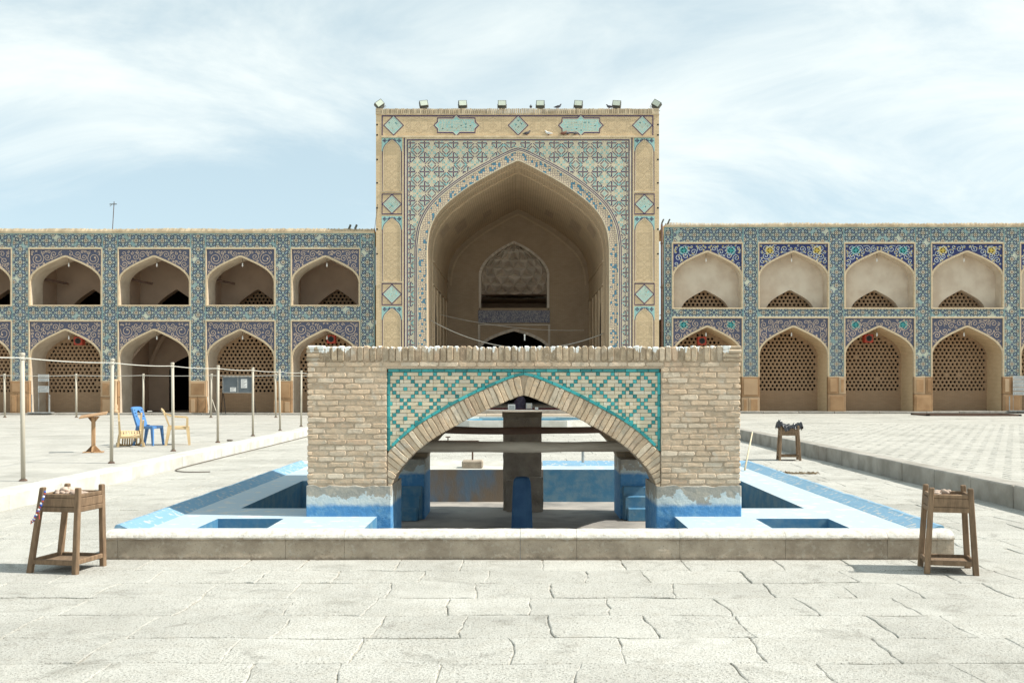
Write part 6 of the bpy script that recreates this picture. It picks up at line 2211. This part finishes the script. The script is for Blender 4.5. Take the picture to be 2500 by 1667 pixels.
# blue armless chair
bc = empty('plastic_chair', (-8.42, 22.75, LEFT_Z), R(-102)); tag(bc, 'blue armless plastic chair with an oval hole in its back', 'chair')
seat_mesh(0.38, 0.43, 0.42, 0.44, 0.03, False).build('seat', m_blue_pl, bc, world=False)
for sx in (-1, 1):
    mb = MB(); legbar(mb, (sx*0.215, 0.215, 0), (sx*0.19, 0.18, 0.43), 0.035, 0.04, 0.055, 0.06); mb.build('leg', m_blue_pl, bc, world=False)
    mb = MB(); legbar(mb, (sx*0.215, -0.27, 0), (sx*0.185, -0.17, 0.46), 0.035, 0.04, 0.05, 0.08); mb.build('leg', m_blue_pl, bc, world=False)
mb = MB()
out_ = catmull([(-0.20, 0.42), (-0.205, 0.6), (-0.20, 0.8), (-0.17, 0.865), (0, 0.88), (0.17, 0.865), (0.20, 0.8), (0.205, 0.6), (0.20, 0.42)], 3)
nO = len(out_)
hole = [(0.075*math.cos(a), 0.68+0.12*math.sin(a)) for a in [math.pi*1.5-0.0001-2*math.pi*k/(nO-1) for k in range(nO)]]
def backy(z): return -0.17-(z-0.42)*0.33
for i in range(nO-1):
    for dy in (0, -0.018):
        mb.poly([(out_[i][0], backy(out_[i][1])+dy, out_[i][1]), (out_[i+1][0], backy(out_[i+1][1])+dy, out_[i+1][1]), (hole[i+1][0], backy(hole[i+1][1])+dy, hole[i+1][1]), (hole[i][0], backy(hole[i][1])+dy, hole[i][1])])
    a, b_ = out_[i], out_[i+1]
    mb.poly([(a[0], backy(a[1])-0.045, a[1]), (b_[0], backy(b_[1])-0.045, b_[1]), (b_[0], backy(b_[1]), b_[1]), (a[0], backy(a[1]), a[1])])
mb.poly([(-0.2, backy(.42), .42), (0.2, backy(.42), .42), (0.0, backy(.56), .56)])
mb.build('backrest', m_blue_pl, bc, world=False)
mb = MB()
for sx in (-1, 1):
    for zz in (0.66, 0.735, 0.80): mb.box(sx*0.14-0.028, sx*0.14+0.028, backy(zz)+0.0005, backy(zz)+0.003, zz-0.008, zz+0.008)
mb.build('slots', m_black, bc, world=False)

def armchair(name, loc, rot, label):
    c = empty(name, loc); c.rotation_euler = rot; tag(c, label, 'chair', 'beige plastic armchairs')
    seat_mesh(0.40, 0.46, 0.44, 0.42, 0.028).build('seat', m_beige_pl, c, world=False)
    for sx in (-1, 1):
        mb = MB(); legbar(mb, (sx*0.25, 0.24, 0), (sx*0.225, 0.20, 0.42), 0.035, 0.05, 0.05, 0.075); mb.build('leg', m_beige_pl, c, world=False)
        mb = MB(); legbar(mb, (sx*0.24, -0.27, 0), (sx*0.215, -0.19, 0.44), 0.035, 0.05, 0.05, 0.085); mb.build('leg', m_beige_pl, c, world=False)
        # arm: curved flat rail from the back to the front upright
        mb = MB()
        ctr = catmull([(sx*0.225, -0.29, 0.72), (sx*0.265, -0.12, 0.655), (sx*0.275, 0.08, 0.64), (sx*0.265, 0.19, 0.63)], 4)
        vs = []
        for (x, y, z) in ctr:
            for (u, v) in ((-0.028, -0.012), (0.028, -0.012), (0.028, 0.012), (-0.028, 0.012)): vs.append((x+u, y, z+v))
        fs = [tuple((i*4+k, i*4+(k+1) % 4, (i+1)*4+(k+1) % 4, (i+1)*4+k)) for i in range(len(ctr)-1) for k in range(4)]
        fs += [(3, 2, 1, 0), tuple(len(vs)-4+k for k in range(4))]
        mb.mesh(vs, fs)
        legbar(mb, (sx*0.235, 0.19, 0.42), (sx*0.265, 0.195, 0.625), 0.04, 0.055, 0.045, 0.045)
        mb.build('arm', m_beige_pl, c, world=False)
    # back: curved rim with slats
    mb = MB()
    rim_ = catmull([(-0.205, -0.20, 0.43), (-0.23, -0.26, 0.60), (-0.225, -0.31, 0.74), (-0.14, -0.355, 0.80), (0, -0.37, 0.815), (0.14, -0.355, 0.80), (0.225, -0.31, 0.74), (0.23, -0.26, 0.60), (0.205, -0.20, 0.43)], 4)
    vs = []
    for i, (x, y, z) in enumerate(rim_):
        a = rim_[max(i-1, 0)]; b_ = rim_[min(i+1, len(rim_)-1)]
        d = Vector(b_)-Vector(a); d.normalize(); nrm = Vector((-d.z, 0, d.x))
        for (u, v) in ((-0.028, -0.011), (0.028, -0.011), (0.028, 0.011), (-0.028, 0.011)):
            q = Vector((x, y, z))+nrm*u+Vector((0, v, 0)); vs.append(q)
    fs = [tuple((i*4+k, i*4+(k+1) % 4, (i+1)*4+(k+1) % 4, (i+1)*4+k)) for i in range(len(rim_)-1) for k in range(4)]
    mb.mesh(vs, fs); mb.build('back_rim', m_beige_pl, c, world=False)
    for k in range(7):
        x = -0.15+k*0.05
        mb = MB(); legbar(mb, (x*0.95, -0.205, 0.44), (x, -0.355+abs(x)*0.12, 0.79), 0.032, 0.012, 0.034, 0.012); mb.build('back_slat', m_beige_pl, c, world=False)
    return c
armchair('plastic_chair', (-7.83, 22.95, LEFT_Z), (0, 0, R(-72)), 'beige plastic armchair standing upright beside the blue chair')
armchair('plastic_chair', (-8.60, 22.1, LEFT_Z+0.667), (R(197), 0, R(24)), 'beige plastic armchair tipped over with its legs in the air')
# lectern
lc = empty('lectern', (-8.66, 20.3, LEFT_Z), R(14)); tag(lc, 'varnished wooden lectern on one post with a tilted top, beside the chairs', 'lectern')
mb = MB(); mb.bevbox(-0.036, 0.036, -0.036, 0.036, 0.02, 0.73, 0.006); mb.build('post', m_wood_pale, lc, world=False)
mb = MB(); mb.bevbox(-0.19, 0.19, -0.14, 0.14, 0, 0.022, 0.006); mb.build('base', m_wood_pale, lc, world=False)
mb = MB(); mb.bevbox(-0.26, 0.26, -0.15, 0.15, -0.012, 0.012, 0.004, 0, Matrix.Translation((0.0, 0, 0.765)) @ Matrix.Rotation(R(-9), 4, 'Y') @ Matrix.Rotation(R(8), 4, 'X')); mb.build('top_board', m_wood_pale, lc, world=False)
for a in range(4):
    mb = MB(); Mx = Matrix.Rotation(R(90*a), 4, 'Z')
    mb.prism([(0.04, 0.022), (0.15, 0.022), (0.04, 0.14)], -0.02, 0.02, 0, 0, Mx); mb.build('foot_brace', m_wood_pale, lc, world=False)
    if a % 2 == 0:
        mb = MB(); mb.prism([(0.04, 0.63), (0.12, 0.735), (0.04, 0.735)], -0.02, 0.02, 0, 0, Mx); mb.build('top_brace', m_wood_pale, lc, world=False)

# ================================================================== floodlights on the portal
def floodlight(px, roll, yaw, label):
    x = (px-1265)*IY/2430
    f = empty('floodlight', (x, IY+0.3, ITOP-0.02)); tag(f, label, 'floodlight', 'floodlights on the portal roof')
    M0 = Matrix.Translation((x, IY+0.3, ITOP+0.30)) @ Matrix.Rotation(R(yaw), 4, 'Z') @ Matrix.Rotation(R(roll), 4, 'Y') @ Matrix.Rotation(R(-14), 4, 'X')
    mb = MB(); mb.prism([(-0.19, -0.14), (0.19, -0.14), (0.19, 0.14), (-0.19, 0.14)], -0.08, 0.14, 0, 0.0, M0); mb.build('housing', m_lampbody, f)
    mb = MB(); mb.box(-0.165, 0.165, -0.092, -0.082, -0.115, 0.115, 0, M0); mb.build('glass', m_lampglass, f)
    mb = MB(); mb.box(-0.13, 0.13, -0.03, 0.13, -0.225, -0.142, 0, M0); mb.build('gear_box', m_lampbody, f)
    mb = MB()
    for s in (-1, 1): mb.tube([M0 @ Vector((s*0.205, 0.03, 0.0)), M0 @ Vector((s*0.205, 0.05, -0.24)), (x+s*0.16, IY+0.32, ITOP-0.02)], 0.014, 5)
    mb.tube([(x-0.16, IY+0.32, ITOP), (x+0.16, IY+0.32, ITOP)], 0.016, 5)
    mb.build('bracket', m_steel, f)
fl = [(924, -38, 25), (1033, -10, 12), (1128.5, -4, 8), (1225.5, 0, 0), (1319.5, 1, -4), (1413, 6, -8), (1507, 7, -12), (1605, 34, -25)]
for k, (px, ro, ya) in enumerate(fl):
    floodlight(px, ro, ya, 'floodlight on the portal roof, %s of eight counted from the antenna side' % ['first', 'second', 'third', 'fourth', 'fifth', 'sixth', 'seventh', 'last'][k])
def strip_light(px, py, label):
    x = (px-1265)*FACE_Y/2430; z = 1.6+(938-py)*FACE_Y/2430
    f = empty('roof_lamp', (x, FACE_Y, z-0.2)); tag(f, label, 'lamp', 'pairs of small roof lamps')
    Mx = Matrix.Translation((x, FACE_Y-0.1, z)) @ Matrix.Rotation(R(24), 4, 'Y')
    mb = MB(); mb.box(-0.03, 0.03, -0.02, 0.16, -0.10, 0.12, 0, Mx); mb.build('housing', m_lampbody, f)
    mb = MB(); mb.tube([(x, FACE_Y, z-0.06), (x, FACE_Y+0.05, z-0.3)], 0.015, 5); mb.build('bracket', m_steel, f)
strip_light(854, 555, 'small roof lamp by the portal on the antenna side, farther from it'); strip_light(869, 555, 'small roof lamp by the portal on the antenna side, closer to it')
strip_light(1617, 542, 'small roof lamp right against the portal corner above the pale niches'); strip_light(1632, 542, 'small roof lamp a step away from the portal corner above the pale niches')

# ================================================================== pigeons
def pigeon(px, py, Y, face, mat, label, z_to=None):
    x = (px-1265)*Y/2430; z = 1.6+(938-py)*Y/2430 if z_to is None else z_to
    p = empty('pigeon', (x, Y, z), R(face)); tag(p, label, 'bird', 'pigeons on the portal')
    mb = MB()
    prof = [(-0.20, 0.10, 0.008), (-0.13, 0.11, 0.03), (-0.05, 0.12, 0.055), (0.03, 0.135, 0.062), (0.09, 0.165, 0.048), (0.115, 0.205, 0.03), (0.13, 0.235, 0.029), (0.15, 0.24, 0.022), (0.175, 0.232, 0.004)]
    mb.tube([(a, 0, b_) for a, b_, c in prof], [c for a, b_, c in prof], 8); mb.build('body', mat, p, True, world=False)
    for s in (-1, 1):
        mb = MB(); mb.tube([(0.0, s*0.025, 0.085), (0.01, s*0.028, 0.0)], 0.006, 5); mb.build('leg', m_bead_r, p, world=False)
        mb = MB(); mb.mesh([(0.06, s*0.058, 0.15), (-0.02, s*0.068, 0.165), (-0.16, s*0.03, 0.115), (-0.02, s*0.064, 0.10)], [(0, 1, 2, 3)]); mb.build('wing', mat, p, world=False)
zl = iz(333)+0.0
pigeon(1286, 0, IY-0.04, 10, m_pigeon, 'dark pigeon on the portal ledge just beside the middle diamond', zl)
pigeon(1339, 0, IY-0.04, 170, m_pigeon_w, 'white pigeon on the portal ledge', zl)
pigeon(1376, 0, IY-0.04, 20, m_pigeon_b, 'reddish brown pigeon on the portal ledge', zl)
pigeon(1386, 0, IY-0.04, 60, m_pigeon, 'grey pigeon on the portal ledge next to the brown one', zl)
pigeon(1405, 0, IY-0.04, 40, m_pigeon, 'grey pigeon on the portal ledge under the star cartouche', zl)
pigeon(1296, 0, IY+0.1, 90, m_pigeon, 'pigeon on the portal roof seen end on beside the fifth floodlight', ITOP-0.01)
pigeon(1362, 0, IY+0.1, 0, m_pigeon, 'pigeon on the portal roof between the fifth and sixth floodlights', ITOP-0.01)
pigeon(1488, 0, IY+0.1, 150, m_pigeon, 'pigeon on the portal roof beside the seventh floodlight', ITOP-0.01)

# ================================================================== aerial, wire, downpipes
ae = empty('aerial_mast', (fx(263), FACE_Y+0.5, 8.6)); tag(ae, 'thin aerial mast with a cross bar on the arcade roof', 'aerial')
mb = MB(); mb.tube([(fx(263), FACE_Y+0.5, 8.4), (fx(268), FACE_Y+0.5, 10.05)], 0.018, 6); mb.build('mast', m_iron, ae)
mb = MB(); mb.tube([(fx(257), FACE_Y+0.5, 9.93), (fx(274.5), FACE_Y+0.5, 9.935)], 0.022, 6); mb.build('cross_bar', m_lampbody, ae)
mb = MB(); mb.tube([(fx(263), FACE_Y+0.5, 9.93), (fx(261), FACE_Y+0.35, 9.80)], 0.012, 5); mb.build('stay', m_lampbody, ae)
mb = MB(); mb.tube([(ix(922), IY-0.02, iz(500)), (ix(915), IY-0.1, iz(565))], 0.012, 5)
tag(mb.build('wire', m_cable_d), 'thin wire running down the portal corner to the arcade roof', 'wire')
dp = empty('downpipe', (fx(1615), FACE_Y-0.1, 0.3)); tag(dp, 'dark downpipe in the corner between the portal and the pale-niche arcade', 'pipe')
mb = MB(); mb.tube([(fx(1615), FACE_Y-0.08, 0.3), (fx(1615), FACE_Y-0.08, 8.9)], 0.05, 8); mb.build('tube', m_iron, dp, True)
for z in (2, 4, 6, 8):
    mb = MB(); mb.tube([(fx(1615), FACE_Y-0.08, z), (fx(1615), FACE_Y-0.08, z+0.08)], 0.065, 8); mb.build('collar', m_iron, dp)
dp2 = empty('corner_shaft', (fx(285), FACE_Y-0.12, LEFT_Z)); tag(dp2, 'slim turned stone shaft at the jamb of the open doorway', 'column')
mb = MB(); mb.revolve([(0.13, 0), (0.13, 0.1), (0.09, 0.16), (0.12, 0.3), (0.07, 0.42), (0.075, 1.4), (0.10, 1.46), (0.10, 1.54)], (fx(285), FACE_Y-0.14, LEFT_Z+0.08), 12); mb.build('shaft', m_dado, dp2, True)

# ================================================================== speaker boxes, boards, signs
def speaker(px, py, label):
    x = (px-1265)*FACE_Y/2430; z = 1.6+(938-py)*FACE_Y/2430
    s = empty('speaker_box', (x, FACE_Y+0.5, z-0.2)); tag(s, label, 'loudspeaker', 'red loudspeakers in the lower arches')
    mb = MB(); mb.bevbox(x-0.20, x+0.20, FACE_Y+0.40, FACE_Y+0.75, z-0.19, z+0.19, 0.015); mb.build('box', m_red, s)
    mb = MB(); mb.prism(ngon(x, z, 0.115, 16), FACE_Y+0.385, FACE_Y+0.41); mb.build('cone', m_black, s)
    mb = MB()
    for q in ribbon(ngon(x, z, 0.13, 16), 0.025, True): mb.prism(ensure_front(q), FACE_Y+0.38, FACE_Y+0.41)
    mb.build('cone_ring', m_iron, s)
    mb = MB(); mb.tube([(x, FACE_Y+0.58, z+0.19), (x, FACE_Y+0.58, z+0.75)], 0.012, 5); mb.build('hanger', m_iron, s)
speaker(181, 831, 'red loudspeaker box in the fourth lower arch out from the portal, antenna side')
speaker(804, 827, 'red loudspeaker box in the lower arch beside the portal, antenna side')
speaker(1718, 831, 'red loudspeaker box in the lower arch beside the portal, pale-niche side')
speaker(2129, 825, 'red loudspeaker box in the third lower arch out from the portal, pale-niche side')
def at2(px, py, Y): return ((px-1265)*Y/2430, 1.6+(938-py)*Y/2430)
nb = empty('notice_board', (fx(580), FACE_Y-0.6, LEFT_Z)); tag(nb, 'slate glass notice board on thin black legs with two white papers', 'notice board')
YB = FACE_Y-0.55
x0, z1 = at2(545, 921, YB); x1, z0 = at2(617.5, 957.5, YB)
mb = MB(); mb.box(x0, x1, YB, YB+0.05, z0, z1); mb.build('panel', m_board, nb)
mb = MB()
for (a, b_, c, d) in ((x0-0.02, x1+0.02, z1, z1+0.025), (x0-0.02, x1+0.02, z0-0.025, z0), (x0-0.02, x0, z0, z1), (x1, x1+0.02, z0, z1)): mb.box(a, b_, YB-0.02, YB+0.06, c, d)
mb.build('frame', m_steel, nb)
mb = MB(); xm, _ = at2(581, 0, YB); mb.box(xm-0.012, xm+0.012, YB-0.012, YB, z0, z1); mb.build('mullion', m_steel, nb)
def paper(a, b_, c, d, nl):
    xa, zb_ = at2(a, c, YB); xb_, za = at2(b_, d, YB)
    mb = MB(); mb.box(xa, xb_, YB-0.006, YB-0.001, za, zb_); p = mb.build('paper', m_paper, nb)
    mb = MB()
    for k in range(nl):
        z = zb_-(zb_-za)*(k+0.7)/(nl+0.5); mb.box(xa+0.03, xb_-0.03-0.05*(k % 3), YB-0.0075, YB-0.0062, z-0.006, z+0.006)
    mb.build('text_lines', m_ink, p)
paper(588.5, 603.5, 925, 947, 8); paper(562, 576.5, 945.5, 956, 4)
for (a, b_) in (((543, 955), (536, 1012)), ((545, 960), (551, 1012)), ((618, 955), (613, 1012)), ((618, 960), (625, 1012))):
    p, q = at2(*a, YB), at2(*b_, YB)
    mb = MB(); mb.tube([(p[0], YB+0.05, p[1]), (q[0], YB+(0.25 if b_[0] in (536, 613) else 0), LEFT_Z+0.08)], 0.018, 6); mb.build('leg', m_black, nb)
def sign(px0, px1, py0, py1, rows_, label, foot, gz, Yb):
    s = empty('direction_sign', (at2((px0+px1)/2, 0, Yb)[0], Yb, gz)); tag(s, label, 'sign', 'direction signs')
    for (a, b_, side) in rows_:
        xa, zb_ = at2(px0, a, Yb); xb_, za = at2(px1, b_, Yb)
        mb = MB(); mb.box(xa, xb_, Yb, Yb+0.02, za, zb_); p = mb.build('plate', m_sign, s)
        mb = MB(); zc = (za+zb_)/2
        xr = xb_-0.06 if side > 0 else xa+0.06
        mb.prism(ensure_front([(xr-side*0.022, zc-0.03), (xr+side*0.022, zc), (xr-side*0.022, zc+0.03)]), Yb-0.003, Yb)
        l0, l1 = (xa+0.05, xb_-0.12) if side > 0 else (xa+0.12, xb_-0.05)
        mb.box(l0+0.02, l1, Yb-0.002, Yb, zc+0.012, zc+0.024); mb.box(l0, l1-0.05, Yb-0.002, Yb, zc-0.028, zc-0.018)
        mb.build('lettering', m_ink, p)
    xa, xb_ = at2(px0, 0, Yb)[0], at2(px1, 0, Yb)[0]
    zt = at2(0, py0, Yb)[1]
    for q in (xa+0.02, xb_-0.02):
        mb = MB(); mb.tube([(q, Yb+0.03, gz+0.05), (q, Yb+0.03, zt)], 0.012, 6); mb.build('upright', m_steel, s)
    if foot:
        f0, f1 = at2(foot[0], 0, Yb)[0], at2(foot[1], 0, Yb)[0]; ft = at2(0, foot[2], Yb)[1]
        for q in (f0, f1):
            mb = MB(); mb.tube([(q, Yb-0.05, gz), (q, Yb-0.05, ft)], 0.025, 6); mb.build('foot_post', m_steel, s)
        mb = MB(); mb.box(f0-0.1, f1+0.15, Yb-0.25, Yb+0.1, gz, gz+0.05); mb.build('foot_plate', m_steel, s)
sign(93, 119.5, 913, 958, [(914, 921.5, 1), (923, 931, 1), (942, 949.5, 1), (950, 957.5, -1)], 'grey white direction plates on a frame before the fourth lower arch, antenna side', (79, 122.5, 963), LEFT_Z+0.08, FACE_Y-0.3)
sign(2473, 2503, 917, 964, [(917.5, 925.5, 1), (927, 935, 1), (936, 944.5, 1), (946, 954, -1), (956, 964, -1)], 'stack of five grey white direction plates at the picture edge before the pale-niche arcade', (2463, 2508, 967), RIGHT_Z+0.08, FACE_Y-0.3)
# white leaning rods by the dado
for (a, b_, w) in (((505, 968), (511, 1013), 'thin white rod leaning on the dado beside the notice board, nearer the doorway'), ((517, 975), (529, 1008), 'thin grey rod leaning on the dado beside the notice board, nearer the board')):
    p, q = at2(*a, FACE_Y-0.15), at2(*b_, FACE_Y-0.35)
    mb = MB(); mb.tube([(p[0], FACE_Y-0.09, p[1]), (q[0], FACE_Y-0.35, LEFT_Z+0.09)], 0.02, 6)
    tag(mb.build('rod', m_post), w, 'rod')

# ================================================================== small things lying about
mb = MB()
fr = [(7.4*1.0, 0)]
xa, ya, xb_, yb_ = 17.0, 41.3, 20.8, 42.9
for (p, q) in (((xa, ya), (xb_, ya)), ((xa, yb_), (xb_, yb_)), ((xa, ya), (xa, yb_)), ((xb_, ya), (xb_, yb_))):
    mb.box(min(p[0], q[0])-0.06, max(p[0], q[0])+0.06, min(p[1], q[1])-0.06, max(p[1], q[1])+0.06, RIGHT_Z-0.002, RIGHT_Z+0.07)
tag(mb.build('timber_frame', m_iron), 'dark flat timber frame lying on the pavers before the pale-niche arcade', 'frame')
pts = [(-6.42, 30.5, 0.014), (-6.41, 26, 0.014), (-6.43, 22, 0.013), (-6.42, 19.4, 0.013), (-6.36, 18.5, 0.013), (-6.15, 18.15, 0.012), (-5.9, 18.05, 0.012), (-5.6, 18.1, 0.012)]
mb = MB(); mb.tube(catmull(pts, 8), 0.010, 6)
tag(mb.build('gutter_line', m_cable_d, None, True), 'dark gutter line, drawn as a thin tube along the foot of the bright kerb', 'gutter_line')  # tube stands in for the dark gutter line at the kerb foot
mb = MB(); mb.tube([(3.62, 15.9, LEDGE+0.02), (3.80, 16.4, 0.52), (3.93, 16.7, 0.80)], [0.016, 0.013, 0.010], 6)
tag(mb.build('stick', m_bamboo, None, True), 'pale thin stick leaning over the basin rim behind the kiosk corner', 'stick')
mb = MB(); rr = random.Random(2)
for k in range(150):
    t = rr.random()
    x = 4.35+t*1.0+rr.uniform(-0.05, 0.05); y = 18.2-0.9*t+abs(t-0.5)*0.9+rr.uniform(-0.12, 0.12)
    l = rr.uniform(0.03, 0.12); a = rr.uniform(0, 3.14)
    mb.tube([(x, y, 0.012), (x+l*math.cos(a), y+l*math.sin(a), 0.012+rr.uniform(0, 0.03))], rr.uniform(0.003, 0.007), 4)
tag(mb.build('dry_twigs', m_twig), 'scatter of dry twigs and leaves on the slabs beside the basin rim', 'twigs', kind='stuff')
mb = MB(); blob(mb, (-7.07, 24.4, LEFT_Z+0.02), 0.09, 0.05, 0.025, 3, 0.4, 8); tag(mb.build('dark_rag', m_cable_d), 'small dark rag lying on the raised paving by the kerb', 'rag')
# things at the mouth of the vault
mb = MB(); mb.box(-IA+0.3, IA-0.3, 46.6, 49.6, FLOORZ, FLOORZ+0.014); tag(mb.build('carpet', m_carpet), 'dark maroon carpet laid across the mouth of the vault', 'carpet')
def crate(px0, px1, py0, Y, d, mat, label, name='box'):
    x0, z1 = at2(px0, py0, Y); x1 = at2(px1, 0, Y)[0]
    b_ = empty(name, ((x0+x1)/2, Y, FLOORZ)); tag(b_, label, 'box')
    mb = MB(); mb.bevbox(x0, x1, Y, Y+d, FLOORZ+0.012, z1, 0.015); mb.build('case', mat, b_)
    mb = MB(); mb.box(x0+0.05, x1-0.05, Y-0.006, Y, FLOORZ+0.05, z1-0.04); mb.build('front_panel', m_sign if mat is not m_sign else m_muq, b_)
crate(1240, 1258, 987, 46.2, 0.3, m_paper, 'square white box with a grey front on the step of the vault')
crate(1284, 1299.5, 984, 46.9, 0.3, m_sign, 'brownish grey box standing behind the white one in the vault')
crate(1306, 1314, 994, 46.3, 0.15, m_paper, 'small pale box on the vault step, nearer the pale-niche arcade')
crate(1190, 1197, 996, 46.3, 0.15, m_sign, 'small grey box on the vault step, nearer the rope posts')
mb = MB(); c = at2(1268, 0, 47.5)[0]
n = 18
vs = []
for i in range(9):
    t = i/8
    for k in range(n):
        a = 2*math.pi*k/n
        q = Vector((math.cos(a)*1.4, math.sin(a)*1.4, t*2))
        rad = (0.42*(1-t)**0.75+0.05)*(1+0.28*mnoise.noise(q*1.4)+0.12*mnoise.noise(q*3.5))
        vs.append((c+rad*math.cos(a)+0.08*t, 47.5+rad*0.8*math.sin(a), FLOORZ+0.012+t*0.62))
fs = [(i*n+k, i*n+(k+1) % n, (i+1)*n+(k+1) % n, (i+1)*n+k) for i in range(8) for k in range(n)] + [tuple(8*n+k for k in range(n))]
mb.mesh(vs, fs)
tag(mb.build('cloth_heap', m_cloth, None, True), 'dark draped cloth heap between the boxes in the mouth of the vault', 'cloth')
